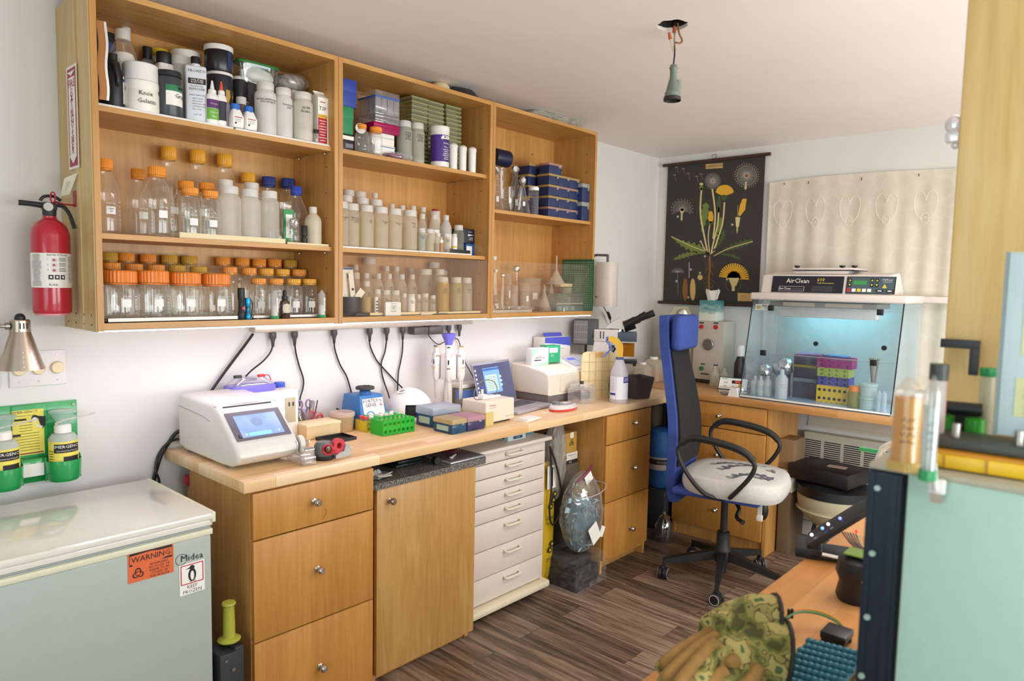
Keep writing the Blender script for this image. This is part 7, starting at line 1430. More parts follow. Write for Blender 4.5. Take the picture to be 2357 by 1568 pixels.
b=MB();bm=bmesh.new();bmesh.ops.create_cube(bm,size=1);bmesh.ops.subdivide_edges(bm,edges=bm.edges[:],cuts=9,use_grid_fill=True)
for v in bm.verts:v.co=Vector((v.co.x*.27,v.co.y*.235,v.co.z*.155+.081))*1.0+Vector((random.uniform(-.007,.007),random.uniform(-.007,.007),random.uniform(-.004,.006)if v.co.z>0 else 0))
b.bm(bm).build('film',clear('#ffffff',.08,.035,.55),t,ang=4)
q=at(1525,1090,y=-.42);t=thing('blue_bag','blue fabric bag with yellow strap and black printed band in the corner','bag',(q.x,-.42,.27));MB().lathe([(.10,0),(.12,.04),(.12,.28),(.10,.36),(.06,.38)],26,sy=.8,flute=.02).build('bag_body',pm('#1c4f86',.7),t)
b=MB().patch(.122,.12,.20,-2.2,1.3,0,16).patch(.1225,.155,.19,-2.2,1.28,1,16).wrap('Storage steps',.024,.124,.172,-2.35,0).build('printed_band',[pm('#a69a90'),M_ink],t)
for o_ in[t.children[-1]]:o_.scale=(1.005,.80,1)
MB().tube(smooth_path([(-.06,-.10,.34),(-.07,-.115,.27),(-.05,-.12,.215),(-.02,-.115,.26),(-.03,-.1,.34)],5),.008,6).build('strap',pm('#c9a92c',.5),t)
tag(MB().box((q.x,-.40,.135),(.24,.22,.26),0,.01).build('black_crate',M_dark),'black crate under the blue fabric bag','crate')
q=at(1522,1190,y=-.56);t=thing('glass_jar','dark glass jar with metal clip lid standing on the floor in the corner','jar',(q.x,-.58,0));MB().open([(.05,0),(.055,.01),(.055,.10),(.03,.14)],24).build('jar_body',clear('#8a8a82',.05,.25,.8),t);MB().lathe([(.034,.14),(.036,.15),(.01,.165),(.008,.18),(.0001,.185)],22).build('lid',M_chrome,t)
q=at(1525,960,y=-.35);t=thing('floor_appliance','grey and black upright appliance standing in the corner behind the chair','appliance',(q.x+.06,-.33,0));MB().bm(crumple(1,(.09,.08,.16),.0,3),0,mat((0,0,.68))).build('grey_housing',pm('#a79f95',.5),t);MB().tube([(-.10,-.06,.0),(-.10,-.06,.60),(-.10,-.06,.84)],[.03,.025,.012],12).tube([(-.13,-.07,.80),(-.07,-.07,.82)],.006,8).box((-.02,0,.27),(.10,.10,.52),0,.01).build('black_frame',M_black,t)
# ==== PENDANT SOCKET
t=thing('pendant_socket','bare grey lamp socket hanging by its wires from the ceiling hole','lamp socket',(hc.x,hc.y,ZC))
Q=lambda u,v:at(u,v,y=hc.y)-Vector((hc.x,hc.y,ZC))
MB().tube(smooth_path([Q(1553,48),Q(1552,90),Q(1553,120),Q(1550,150)],5),.0028,8).build('black_wire',M_black,t)
MB().tube(smooth_path([Q(1560,52),Q(1563,75),Q(1570,92),Q(1566,99),Q(1556,98)],5),.0034,8).build('copper_wire',pm('#8a5a2a',.4),t);MB().tube(smooth_path([Q(1552,70),Q(1550,115),Q(1548,112),Q(1543,92)],5),.002,6).build('cream_wire',pm('#b7a078',.5),t)
for a,c in(((1552,60),(1552,75)),((1540,75),(1543,90))):MB().tube([Q(*a),Q(*c)],[.0045,.007],10).build('wire_nut',pm('#b5541e',.5),t)
a,c=Q(1551,150),Q(1547,232);d=(c-a);M_sock=pm('#6f7a70',.5)
MB().tube([a,a+d*.07,a+d*.08,a+d*.14,a+d*.35,a+d*.75,a+d*.78,a+d*.9],[.012,.013,.016,.0125,.0125,.024,.027,.0275],20).tube([a+d*.42+Vector((.016,-.008,0)),a+d*.75+Vector((.014,-.008,0))],.014,12).build('socket_body',M_sock,t)
MB().tube([a+d*.9,a+d*1.0],[.030,.031],22,0,cap=False).tube([a+d*.93,a+d*.94],.028,20,0).build('rim',pm('#2a211f',.5),t)
# ==== WALL LIGHT WITH DRUM SHADE AND ITS CORD
x=3.06;q=at(1397,655,y=-.13);t=thing('wall_lamp','wall lamp with tall white drum shade beyond the cabinets','lamp',(q.x,-.13,at(1397,706,y=-.13).z));h=at(1397,604,y=-.13).z-at(1397,706,y=-.13).z;r=wid(50,q)/2
MB().open([(r,0),(r*.97,h)],32).open([(r*.98,0),(r*.95,h)],32).build('drum_shade',milky('#efe6dc',.93),t)
b=MB().tube([(.0,0,h*.5),(0,0,h+.05)],.008,10).tube([(0,0,h+.045),(-.05,.05,h+.045)],.008,10);b.box((-.055,.115,h+.0),(.05,.025,.10),0,.002).tube([(-.05,.05,h+.045),(-.055,.11,h+.03)],.008,8).build('bracket',pm('#6d675f',.35,.9),t)
cord('lamp_cable','black cord with inline switch hanging from the drum shade lamp',[at(1371,682,y=-.10),at(1385,700,y=-.08),at(1398,722,y=-.05),at(1405,740,y=-.04),at(1408,760,y=-.03),at(1409,790,y=-.02)],.003)
a,c=at(1399,718,y=-.052),at(1405,736,y=-.042);tag(MB().tube([a,a*.8+c*.2,c*.8+a*.2,c],[.005,.010,.010,.005],10).build('inline_switch',M_black),'small black inline switch on the drum lamp cord','switch')
# ==== POSTER
PX=XR-.014
S_=3.5643
def pq(X,Y,dx=0):q=at(1480+X/S_,320+Y/S_,x=PX-.004-dx);return q
tl,tr,bl,br=pq(205,205),pq(1003,140),pq(163,1330),pq(930,1378);z1=(tl.z+tr.z)/2;z0=(bl.z+br.z)/2;y1=(tl.y+bl.y)/2;y0=min(tr.y,br.y)
t=thing('botanical_poster','black hanging botanical chart titled DANDELION between two wooden rods','poster',(PX,(y0+y1)/2,z0));yc=(y0+y1)/2
MB().box((-.001,0,(z1-z0)/2),(.002,y1-y0,z1-z0),0).build('chart_sheet',pm('#38342f',.8),t)
for z in(z0,z1):MB().lathe([(.011,-(y1-y0)/2-.035),(.011,(y1-y0)/2+.035)],14,0,mat((-.006,0,z-z0),PI/2)).build('rod',pm('#3f2718',.5),t)
MB().tube([(-.006,.018*math.cos(k*PI/8),z1-z0+.024+.014*math.sin(k*PI/8))for k in range(15)],.0018,6).build('hanging_ring',M_dark,t)
DA=MB()
def L(X,Y):q=pq(X,Y,.0);return(-.0026,q.y-yc,q.z-z0)
def poly(pts,m,dx=0):DA.add([(L(*p)[0]-dx,*L(*p)[1:])for p in pts],[tuple(range(len(pts)))],m)
def stroke(pts,w,m,dx=.0002):
 for(a,c)in zip(pts,pts[1:]):
  dxx,dy=c[0]-a[0],c[1]-a[1];l=math.hypot(dxx,dy)or 1;n=(-dy/l*w/2,dxx/l*w/2);poly([(a[0]+n[0],a[1]+n[1]),(c[0]+n[0],c[1]+n[1]),(c[0]-n[0],c[1]-n[1]),(a[0]-n[0],a[1]-n[1])],m,dx)
def crv(pts,n=6):return[(p.x,p.y)for p in smooth_path([(x,y,0)for x,y in pts],n)]
def leaf(p0,p1,w,m,teeth=7,bend=0):
 dx,dy=p1[0]-p0[0],p1[1]-p0[1];l=math.hypot(dx,dy);nx,ny=-dy/l,dx/l;cs=[]
 for i in range(teeth*2+1):
  f=i/(teeth*2);ww=w*math.sin(PI*min(1,f*1.0)**.6)*(1.0 if i%2 else .45)if 0<f<1 else 0;cs.append((p0[0]+dx*f+nx*bend*math.sin(PI*f),p0[1]+dy*f+ny*bend*math.sin(PI*f),ww,nx,ny))
 for a,c in zip(cs,cs[1:]):poly([(a[0]+a[3]*a[2],a[1]+a[4]*a[2]),(c[0]+c[3]*c[2],c[1]+c[4]*c[2]),(c[0]-c[3]*c[2],c[1]-c[4]*c[2]),(a[0]-a[3]*a[2],a[1]-a[4]*a[2])],m)
leaf((515,912),(228,800),46,0,7,-20);leaf((905,835),(600,950),34,7,8,12);leaf((250,990),(520,935),24,0,8,-18);leaf((520,520),(480,770),44,0,5);leaf((640,640),(600,900),30,0,6);leaf((655,740),(620,880),40,7,5);leaf((800,985),(600,945),18,7,5,14)
for pts,w in(([(480,400),(470,600),(495,760),(530,930)],13),([(568,410),(592,620),(575,820)],13),([(622,560),(612,700),(575,860),(560,940)],12),([(668,520),(650,700),(585,900)],12),([(548,700),(535,800),(545,930)],8),([(230,800),(400,880),(530,930)],6),([(900,840),(700,900),(580,960)],6),([(480,850),(505,905),(535,945)],9)):stroke(crv(pts),w,1,.0004)
for k in range(12):a=random.uniform(-1.2,1.2);stroke([(545,950),(545+60*math.sin(a),950-50*math.cos(a))],5,1,.0005)
stroke(crv([(545,960),(548,1060),(540,1150),(543,1240)]),17,4,.0003)
for k in range(16):y=985+16*k;s=random.choice((-1,1));stroke(crv([(545,y),(545+s*22,y+14),(545+s*random.uniform(25,45),y+random.uniform(25,50))],3),3,4,.0002)
def dome(cx,cy,rx,ry,m,n=26,a0=0,a1=PI):poly([(cx+rx*math.cos(a0+(a1-a0)*k/n)*(1+.05*(k%2)),cy-ry*math.sin(a0+(a1-a0)*k/n)*(1+.05*(k%2)))for k in range(n+1)],m,.0004)
dome(670,440,72,62,2);poly([(598,440),(742,440),(690,462),(640,462)],2,.0004);dome(665,480,24,22,7,a1=2*PI);dome(622,535,16,70,7,10,0,2*PI);dome(556,640,21,48,2,a1=2*PI);dome(556,690,26,14,7,a1=2*PI);dome(478,370,15,11,1,a1=2*PI);dome(478,400,15,20,0,a1=2*PI)
for k in range(19):
 a=PI*(k+.5)/19-.1;stroke([(745,1145),(745+118*math.cos(a)*1.05,1145-125*math.sin(a))],13,2,.0004)
dome(745,1150,55,62,2);poly([(700,1140),(790,1140),(765,1205),(725,1205)],1,.0006);poly([(728,1200),(755,1200),(752,1248),(728,1248)],1,.0007)
for s in(-1,1):stroke(crv([(740+s*25,1180),(740+s*60,1175),(740+s*62,1210),(740+s*35,1250)],4),3,0,.0005)
poly([(818,490),(850,490),(838,580),(795,635),(782,620),(795,540)],2,.0004);poly([(757,642),(798,642),(786,720),(772,735),(762,715)],1,.0004);poly([(764,735),(780,735),(772,780)],1,.0004);stroke([(778,640),(777,545)],3,1)
def puff(cx,cy,r,n=46,fan=None):
 for k in range(n):
  a=(2*PI*k/n)if not fan else PI*k/(n-1)*1.25-.4;rr=r*(1 if k%2 else .8);ex,ey=cx+rr*math.cos(a),cy-rr*math.sin(a);stroke([(cx+r*.15*math.cos(a),cy-r*.15*math.sin(a)),(ex,ey)],1.6,3,.0003)
  for j in(-.5,0,.5):stroke([(ex,ey),(ex+r*.09*math.cos(a+j),ey-r*.09*math.sin(a+j))],2.0,3,.0004)
 dome(cx,cy,r*.16,r*.16,4,14,0,2*PI)
puff(572,345,62);puff(850,300,94,60);puff(320,580,84,26,True);stroke([(845,350),(840,415)],14,1);dome(320,590,17,18,1,a1=2*PI);stroke([(318,595),(316,668)],14,1)
for x,y in((275,235),(330,245),(258,296),(370,284),(440,308),(475,288)):
 for j in range(7):stroke([(x,y),(x+14*math.cos(PI*j/6),y-7*math.sin(PI*j/6))],1.4,3)
 stroke([(x,y),(x+12,y+38)],1.4,3);stroke([(x+12,y+38),(x+17,y+52)],3.5,4)
stroke([(283,1100),(286,1230)],2,3);stroke([(286,1230),(287,1280)],6,4)
for j in range(15):a=PI*j/14;stroke([(283,1095),(283+52*math.cos(a),1095-38*math.sin(a))],1.4,3)
dome(345,1235,21,92,4,20,0,2*PI);dome(408,1235,22,90,5,20,0,2*PI);dome(468,1135,21,22,5,14,0,2*PI);stroke([(378,1012),(378,1140)],6,3)
for x,y in((285,637),(733,703),(473,842),(508,963),(392,1071),(467,1098),(273,1166),(371,1300),(688,1153)):dome(x,y,9,9,3,12,0,2*PI)
poly([(513,207),(655,197),(655,238),(513,246)],5,.0003);poly([(776,1262),(900,1268),(900,1332),(776,1330)],5,.0003)
a=L(584,222);DA.text('DANDELION',.026,Matrix(((0,0,-1,a[0]-.0008),(-1,0,0,a[1]),(0,1,0,a[2]),(0,0,0,1))),6,wx=.8)
for k in range(4):stroke([(795,1280+13*k),(875,1283+13*k)],2.5,4,.0006)
DA.build('illustration',[pm('#6f7d3a',.7),pm('#d6c48c',.7),pm('#dfa82c',.7),pm('#b9b3a6',.8),pm('#8a5a2e',.7),pm('#cfa96a',.7),M_ink,pm('#46562f',.7)],t)
# ==== LACE CURTAIN
ya,yb_=-.835,-2.25;za=at(1760,421,x=XR-.04).z;b=MB();n=130;rows_=26;V=[]
for j in range(rows_+1):
 z=za-(za-1.0)*j/rows_
 for i in range(n+1):f=i/n;y=ya+(yb_-ya)*f;amp=.001+.0035*min(1,j/6);V.append((XR-.03+amp*math.sin(f*75+1.2*math.sin(f*9)+j*.05)+(.004*math.sin(f*22)),y,z+(.012*math.sin(f*5)if j==0 else 0)))
b.add(V,[(j*(n+1)+i,j*(n+1)+i+1,(j+1)*(n+1)+i+1,(j+1)*(n+1)+i)for j in range(rows_)for i in range(n)],0)
m,nn_,l,pb,o=nt('lace');mp=mapping(nn_,l);wv=nn_.new('ShaderNodeTexVoronoi');wv.inputs['Scale'].default_value=11;l.new(mp.outputs[0],wv.inputs[0]);wv.feature='DISTANCE_TO_EDGE'
r=ramp(nn_,l,wv.outputs['Distance'],[(.0,'#ebe4d4'),(.08,'#e5dece'),(.3,'#e2dbca')]);l.new(r.outputs[0],pb.inputs['Base Color']);pb.inputs['Roughness'].default_value=.9
tr=nn_.new('ShaderNodeBsdfTranslucent');tr.inputs[0].default_value=lin('#f2ecdc');mx=nn_.new('ShaderNodeMixShader');mx.inputs[0].default_value=.25;l.new(pb.outputs[0],mx.inputs[1]);l.new(tr.outputs[0],mx.inputs[2]);l.new(mx.outputs[0],o.inputs[0])
t=thing('lace_curtain','cream lace curtain pinned along its top edge to the wall','curtain',(0,0,0));b.build('fabric',m,t,ang=80)
b=MB()
for i in range(7):
 yc_=ya-.10-.2*i
 for s in(-1,1):b.tube([(XR-.044,yc_+s*(.03-.028*math.cos(k*PI/9)),za-.17+.05*math.sin(k*PI/9)-(.0 if k<9 else .09*(k-9)/9))for k in range(19)],.0012,5)
 b.tube([(XR-.044,yc_+.02*math.cos(k*PI/6),za-.27+.03*math.sin(k*PI/6))for k in range(12)],.0012,5,0,closed=True)
b.build('lace_pattern',pm('#eee8da',.9),t)
for u,v in((1805,421),(1861,418),(1983,410),(2115,401)):
 q=at(u,v+2,x=XR-.05);MB().box((q.x,q.y,q.z),(.006,.004,.016),0,.001).build('pin',pm('#4a2f22',.5),t)
 # ==== ON THE PINE WORKTOP
FZ=.9156
yl,yr,hx0,hx1,hz0,hz1=-.948,-1.757,3.20,3.325,FZ,1.492
t=thing('pcr_workstation','white topped clear acrylic workstation with dark name and control panels','workstation',(hx0,yl,FZ));H=hz1-FZ;Wd=yl-yr;D_=XR-.075-hx0
M_ac=clear('#fafdff',.03,.035,.45);M_hw=pm('#ddd2ca',.4,0,'workstation_white')
MB().box((D_/2,-Wd/2,.004),(D_,Wd,.007),0,.001).box((.004,-Wd/2,.008),(.008,Wd,.014),1,.001).build('base_panel',[pm('#9fc0da',.12,coat=.5),M_white],t)
dx=hx1-hx0
for y in(-.003,-Wd+.003):MB().prism([(.004,.008),(dx+.004,H),(D_,H),(D_,.008)],.005,0,mat((0,y+.0025,0),PI/2)).build('side_panel',M_ac,t)
def fs(s,y):return Vector((.004+dx*s,y,.010+(H-.010)*s))
def sl(u,v):
 d=CF+CR*((u-IW/2)/FPX)-CU*((v-IH/2)/FPX);nrm=Vector((H-.01,0,-dx));p0=Vector((hx0+.004,yl,FZ+.01));k=(p0-CPOS).dot(nrm)/d.dot(nrm);return CPOS+d*k-Vector((hx0,yl,FZ))
def bar(a,b_,w,m,name,mb=None):return(mb or MB()).tube([a,b_],w,4,m)
s1=sl(1900,712).z/H;s2=sl(1885,825).z/H
b=MB()
for sa,sb,off in((s1,1,0),(s2-.02,s1+.02,-.006),(.0,s2,0)):
 a,c=fs(sa,-.006),fs(sb,-.006);e,g=fs(sb,-Wd+.006),fs(sa,-Wd+.006)
 for v in(a,c,e,g):v.x+=off
 b.add([a,c,e,g,a+Vector((.004,0,0)),c+Vector((.004,0,0)),e+Vector((.004,0,0)),g+Vector((.004,0,0))],[(0,1,2,3),(7,6,5,4),(0,4,5,1),(3,2,6,7),(0,3,7,4),(1,5,6,2)])
b.build('front_door',M_ac,t)
b=MB()
for s in(s1,s2):b.tube([fs(s,-.006)+Vector((-.005,0,0)),fs(s,-Wd+.006)+Vector((-.005,0,0))],.0022,6)
b.build('door_edge',clear('#dfeef2',.05,.5,.9),t)
for y in(.0,-Wd):MB().tube([fs(0,y)+Vector((-.003,0,0)),fs(1,y)+Vector((-.003,0,0))],.0035,6).build('edge_seal',M_black,t)
for u,v in((1776,709),(2027,719),(1758,812),(2012,835)):q=sl(u,v);MB().box((q.x-.008,q.y,q.z),(.016,.032,.032),0,.003).build('hinge_clip',M_black,t)
for u,v in((1879,791),(2036,801)):q=sl(u,v);MB().lathe([(.013,0),(.013,.008)],18,0,mat((q.x-.004,q.y,q.z),0,-PI/2)).build('pull_knob',M_black,t)
MB().box((D_/2+dx/2+.0,-Wd/2,H+.020),(D_-dx+.02,Wd+.03,.042),0,.010,seg=3).build('canopy',M_hw,t)
zt_=at(1771,632,x=hx1+.06).z-FZ
MB().bm(body_yz([(-(.035),0),(-.06,zt_-H-.04),(-.25,zt_-H-.02),(-.36,0)],Wd*.86,.012),0,Matrix(((0,-1,0,dx-.005),(-1,0,0,-Wd*.035),(0,0,1,H+.038),(0,0,0,1)))).build('blower_housing',M_hw,t,ang=40)
th_=math.atan2(.025,zt_-H-.04);hh=zt_-H-.04
SG=Matrix(((0,math.sin(th_),-math.cos(th_),dx+.0425),(-1,0,0,0),(0,math.cos(th_),math.sin(th_),H+.038+hh/2),(0,0,0,1)))
ya_,yb2=at(1778,650,x=hx0+dx+.04).y-yl,at(1942,650,x=hx0+dx+.04).y-yl;yc2,yd2=at(1949,650,x=hx0+dx+.04).y-yl,at(2062,650,x=hx0+dx+.04).y-yl
def sg(yc):m_=SG.copy();m_[1][3]=yc;return m_
w=abs(ya_-yb2);h=hh*.88
b=MB().at(sg((ya_+yb2)/2)).box((0,0,.004),(w,h,.003),0).text('AirClean',h*.40,mat((-w*.13,h*.20,.0062)),1,wx=.95).text('600',h*.30,mat((w*.19,h*.28,.0062)),2).text('PCR Workstation',h*.13,mat((w*.26,h*.08,.0062)),2).text('AirClean',h*.2,mat((-w*.30,-h*.28,.0062)),1).text('Systems',h*.2,mat((-w*.12,-h*.28,.0062)),3)
for s in(-1,1):b.box((-w*.21,-h*.28+s*h*.14,.006),(w*.36,.001,.0008),1).box((-w*.21+s*w*.18,-h*.28,.006),(.001,h*.28,.0008),1)
for k in range(5):b.box((w*.22,-h*(.12+.07*k),.006),(w*.28,.0012,.0006),3)
b.build('name_panel',[pm('#1f222c',.35),M_paper,pm('#d8c94a',.5),M_grey],t)
w=abs(yc2-yd2);b=MB().at(sg((yc2+yd2)/2)).box((0,0,.004),(w,h,.003),0).box((0,0,.0052),(w*.95,h*.92,.0014),4).box((-w*.22,h*.14,.0064),(w*.28,h*.24,.001),1).text('UVTect',h*.16,mat((w*.33,h*.30,.0066)),2).text('CONTROLLER',h*.07,mat((w*.33,h*.18,.0066)),2)
for x in(-.43,.03,.13):
 for s in(1,-1):b.box((w*x,h*(.14+.14*s),.0062),(w*.07,h*.22,.0008),0).add([(w*x-.006,h*(.14+.14*s)-.005*s,.0074),(w*x+.006,h*(.14+.14*s)-.005*s,.0074),(w*x,h*(.14+.14*s)+.006*s,.0074)],[(0,1,2)if s>0 else(2,1,0)],3)
for k in range(5):b.box((w*(-.44+.107*k),-h*.30,.0064),(w*.08,h*.18,.001),(5,2,3,2,2)[k])
for k in range(2):b.box((w*(.2+.2*k),-h*.32,.0064),(w*.15,h*.15,.001),0).box((w*(.2+.2*k),-h*.32,.007),(w*.08,h*.06,.0008),2)
b.add([(w*.24,-h*.16,.0074),(w*.34,-h*.16,.0074),(w*.29,h*.08,.0074)],[(0,1,2)],3)
b.build('control_panel',[pm('#22262e',.35),pm('#3f8a4c',.3,em=.15),M_paper,pm('#d8c94a',.5),pm('#4a5c64',.35),pm('#b0303a')],t)
MB().box((dx+.22,-Wd*.42,zt_+.015),(.22,.30,.02),0,.004).box((dx+.22,-Wd*.44,zt_+.034),(.24,.34,.012),0,.003).box((dx+.22,-Wd*.44,zt_+.0275),(.242,.342,.003),1).build('filter_cover',[M_hw,M_black],t)
for y in(-Wd*.25,-Wd*.56,-Wd*.64):MB().lathe([(.006,0),(.016,.008),(.016,.014),(.0001,.016)],18,0,mat((dx+.13,y,zt_+.040))).build('cover_knob',M_black,t)
MB().box((dx+.16,-Wd*.47,H-.022),(.26,Wd*.72,.03),0,.004).box((dx+.028,-Wd*.32,H-.022),(.004,Wd*.22,.022),1).box((dx+.028,-Wd*.62,H-.022),(.004,Wd*.24,.022),1).build('filter_frame',[pm('#8a8784',.4),pm('#b7aa9a',.6)],t)
q0,q1=at(1802,700,x=3.52),at(2022,735,x=3.50);zl0,zl1=at(1810,728,x=3.5).z-FZ,at(1810,700,x=3.5).z-FZ
MB().box((.30,(q0.y+q1.y)/2-yl,(zl0+zl1)/2),(.09,abs(q0.y-q1.y),zl1-zl0),0,.006).build('lamp_fixture',M_wplast,t)
MB().box((.375,(q0.y+q1.y)/2-yl,zl0+.012),(.02,abs(q0.y-q1.y)*.92,.02),0,.004).build('fluorescent_tube',pm('#9fe2f4',.4,em=20),t)
MB().box((dx+.004,-.055,H-.045),(.002,.08,.035),0).box((dx+.0026,-.035,H-.045),(.001,.022,.022),1).box((dx+.0026,-.07,H-.035),(.001,.03,.005),2).build('warning_label',[M_paper,pm('#d8c030'),pm('#b03a3a')],t)
MB().box((D_-.004,-Wd/2,H/2),(.003,Wd-.02,H-.02),0).build('back_panel',milky('#dcebee',.3,.2),t);MB().box((D_-.012,-Wd-.09,H+.02),(.05,.16,.035),0,.004).build('rear_arm',M_hw,t)
HB=FZ+.0082
def hp(u,v):return at(u,v,z=HB)
def cyl_t(u,v,x,name,label,cat,r,h,prof,m,group=None):
 q=at(u,v,x=x);t=thing(name,label,cat,(x,q.y,HB),0,group);MB().lathe([(a*r,c*h)for a,c in prof],26).build('body',m,t,ang=45);return t
zx=lambda v,x:at(1880,v,x=x).z-HB
for k in range(9):tq=cyl_t(1751,870,3.52,'clear_cup','clear cup, %s from the bottom of the nested stack in the workstation'%ORD[k],'cup',.042,.02,[(.8,0),(1,1)],M_ac,'nested clear cups');tq.location.z=HB+.06+.021*k
cyl_t(1751,870,3.52,'clear_cup','deep clear cup carrying the nested cup stack','cup',.038,.058,[(.8,0),(1,1)],M_ac)
for(u,x,hv,r,lb,foil)in((1761,3.44,.16,.035,'flask capped with crumpled foil, left in the workstation',1.05),(1790,3.50,.17,.034,'flask with foil cap behind the white squeeze bottle',1.1),(1806,3.44,.20,.036,'purple flask with the largest foil cap in the workstation',1.3)):
 tq=cyl_t(u,880,x,'foil_capped_flask',lb,'flask',r,hv*.75,[(.9,0),(1,.04),(.9,.5),(.4,.9),(.4,1)],milky('#8f86a8',.4)if 'purple' in lb else M_ac);MB().bm(crumple(r*foil,(1,1,1.1),.13,2),0,mat((0,0,hv*.86))).build('foil_cap',M_foil,tq,ang=5)
for(u,x,r,h,lb)in((1737,3.34,.026,.11,'small cloudy bottle with handwriting nearest the workstation side'),(1750,3.32,.022,.115,'slim cloudy bottle beside the handwritten one in the workstation'),(1766,3.33,.026,.12,'cloudy bottle third along in the workstation'),(1798,3.30,.034,.17,'white squeeze bottle standing alone in front in the workstation')):
 tq=cyl_t(u,905,x,'squeeze_bottle',lb,'bottle',r,h,[(.95,0),(1,.03),(1,.68),(.6,.8),(.35,.84),(.35,.97),(.3,1)],milky('#e6e8e4',.75));MB().scrib(r+.001,h*.5,ca(x,tq.location.y)+.3,r,3,0).build('handwriting',M_ink,tq)
q=at(1806,860,x=3.56);tag(MB().tube([(3.56,q.y,HB),(3.56,q.y,HB+.2)],.035,16,0).build('purple_tube_bundle',milky('#6a5a94',.7)),'purple translucent cylinder of rods behind the foil-capped flasks','cylinder')
xb=3.42;ybx0,ybx1=at(1825,870,x=xb).y,at(1880,880,x=xb).y;zs3=[0]+[zx(v,xb)for v in(874,843,820)]
for k in range(3):sbox('navy_box','dark navy lidded box, %s of the stack beside the colourful racks'%('bottom','middle','top')[k],'box',xb,xb+.13,ybx1+.002,ybx0,HB+zs3[k],zs3[k+1]-zs3[k]-.001,pm('#2b3048',.4),lidpart((milky('#9fa6ac',.7),milky('#c9b04a',.7),milky('#5a4a7a',.7))[k],.2),bev=.002)
yk0,yk1=at(1882,880,x=3.36).y,at(1952,885,x=3.36).y;zk=HB
for k,(v,m,cn)in enumerate(((889,pm('#d8b32c',.4),'yellow'),(868,milky('#5a5cc0',.85),'violet blue'),(848,milky('#b8c860',.85),'lime green'),(824,milky('#b0308c',.8),'magenta'))):
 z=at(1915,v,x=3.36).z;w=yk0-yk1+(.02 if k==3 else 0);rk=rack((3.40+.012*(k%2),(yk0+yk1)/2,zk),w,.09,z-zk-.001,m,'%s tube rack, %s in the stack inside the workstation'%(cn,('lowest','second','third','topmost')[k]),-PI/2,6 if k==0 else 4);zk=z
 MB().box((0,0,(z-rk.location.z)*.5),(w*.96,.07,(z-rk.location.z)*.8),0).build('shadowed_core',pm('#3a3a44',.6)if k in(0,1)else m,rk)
q=at(1843,815,x=xb+.06)
tag(MB().box((xb+.06,(ybx0+ybx1)/2,HB+zs3[3]+.004),(.10,.13,.006),0,rz=.2).build('blue_gloves',pm('#8a6a9a',.5)),'flat pinkish sheet on top of the navy box stack','sheet');tag(MB().bm(crumple(1,(.04,.07,.008),.15,3),0,mat((3.41,(yk0+yk1)/2,zk+.009))).build('blue_strips',pm('#3f86c8',.5),ang=20),'blue plastic strips lying on the magenta rack','strips')
tq=cyl_t(1965,925,3.30,'sample_jar','clear jar of olive liquid with orange lid beside the tube racks','jar',.032,.115,[(.95,0),(1,.04),(1,.7),(.85,.8)],milky('#b0a860',.55));MB().lathe([(.029,.09),(.029,.118),(.0001,.118)],30,flute=.05).build('lid',M_dorange,tq)
for k in range(2):tq=cyl_t(1997,925,3.30,'white_tub','cloudy white tub, %s one of a stacked pair in the workstation'%('lower','upper')[k],'tub',.044,.07,[(.86,0),(.95,.75),(1.03,.78),(1.03,.98),(.9,1)],milky('#cfe0da',.7));tq.location.z=HB+.0712*k
tq=cyl_t(2010,880,3.50,'tool_cup','clear cup of metal tools behind the white tubs','cup',.035,.15,[(.9,0),(1,1)],M_ac);b=MB()
for k in range(8):b.tube([(.0,.0,.02),(.012*math.cos(k),.028*math.sin(k*1.3),.26)],.003,6)
b.build('metal_tools',M_steel,tq)['kind']='stuff'
for k in range(2):q=at(2022+12*k,930,x=3.27);falcon(3.27,q.y,HB,.014,.11,'clear conical tube with the cap down, %s of the pair in the workstation'%ORD[k],milky('#dfe8ea',.8),'clear tubes in the workstation',body=milky('#dbe8ee',.5))
ya_,yb2=-.425,-.640;zt_=1.333-FZ
t=thing('control_cabinet','pale grey instrument cabinet with gauge and red buttons behind the chair','instrument',(3.60,(ya_+yb2)/2,FZ));w=ya_-yb2
MB().box((.08,0,.025+(zt_-.025)/2),(.16,w,zt_-.025),0,.004).box((.08,0,.015),(.14,w*.95,.022),1).build('case',[pm('#c2b9ac',.45),M_dark],t)
FM=lambda y,z:Matrix(((0,0,-1,-.0004),(-1,0,0,y),(0,1,0,z),(0,0,0,1)))
pz_=lambda u,v:(at(u,v,x=3.6).y-(ya_+yb2)/2,at(u,v,x=3.6).z-FZ)
y,z=pz_(1631,793);MB().at(FM(y,z)).lathe([(.036,0),(.038,.012),(.033,.016)],30,0).lathe([(.031,.013),(.0001,.013)],26,1).box((.004,.004,.0145),(.034,.002,.001),2,rz=.7).text('0 1 2',.007,mat((0,-.014,.0145)),2).build('gauge',[pm('#8a8782',.3,.7),M_paper,M_ink],t)
for u,v,m,nm in((1615,752,pm('#c4262c',.35),'red_button'),(1648,753,pm('#c4262c',.35),'red_button'),(1615,848,pm('#2f7a3f',.35),'green_button')):y,z=pz_(u,v);MB().at(FM(y,z)).lathe([(.015,0),(.014,.010),(.0001,.012)],20).build(nm,m,t)
b=MB()
for u,v,w_ in((1615,743,.035),(1648,744,.035),(1618,838,.03),(1648,841,.03),(1622,861,.06)):y,z=pz_(u,v);b.at(FM(y,z)).box((0,0,.0006),(w_,.010,.0008),0)
b.build('name_strips',pm('#3a4a50',.5),t)
t=thing('tissue_box','teal and white painted tissue box with a tissue pulled up','tissue box',(3.665,-.515,FZ+zt_+.001));hh=at(1627,692,x=3.6).z-FZ-zt_
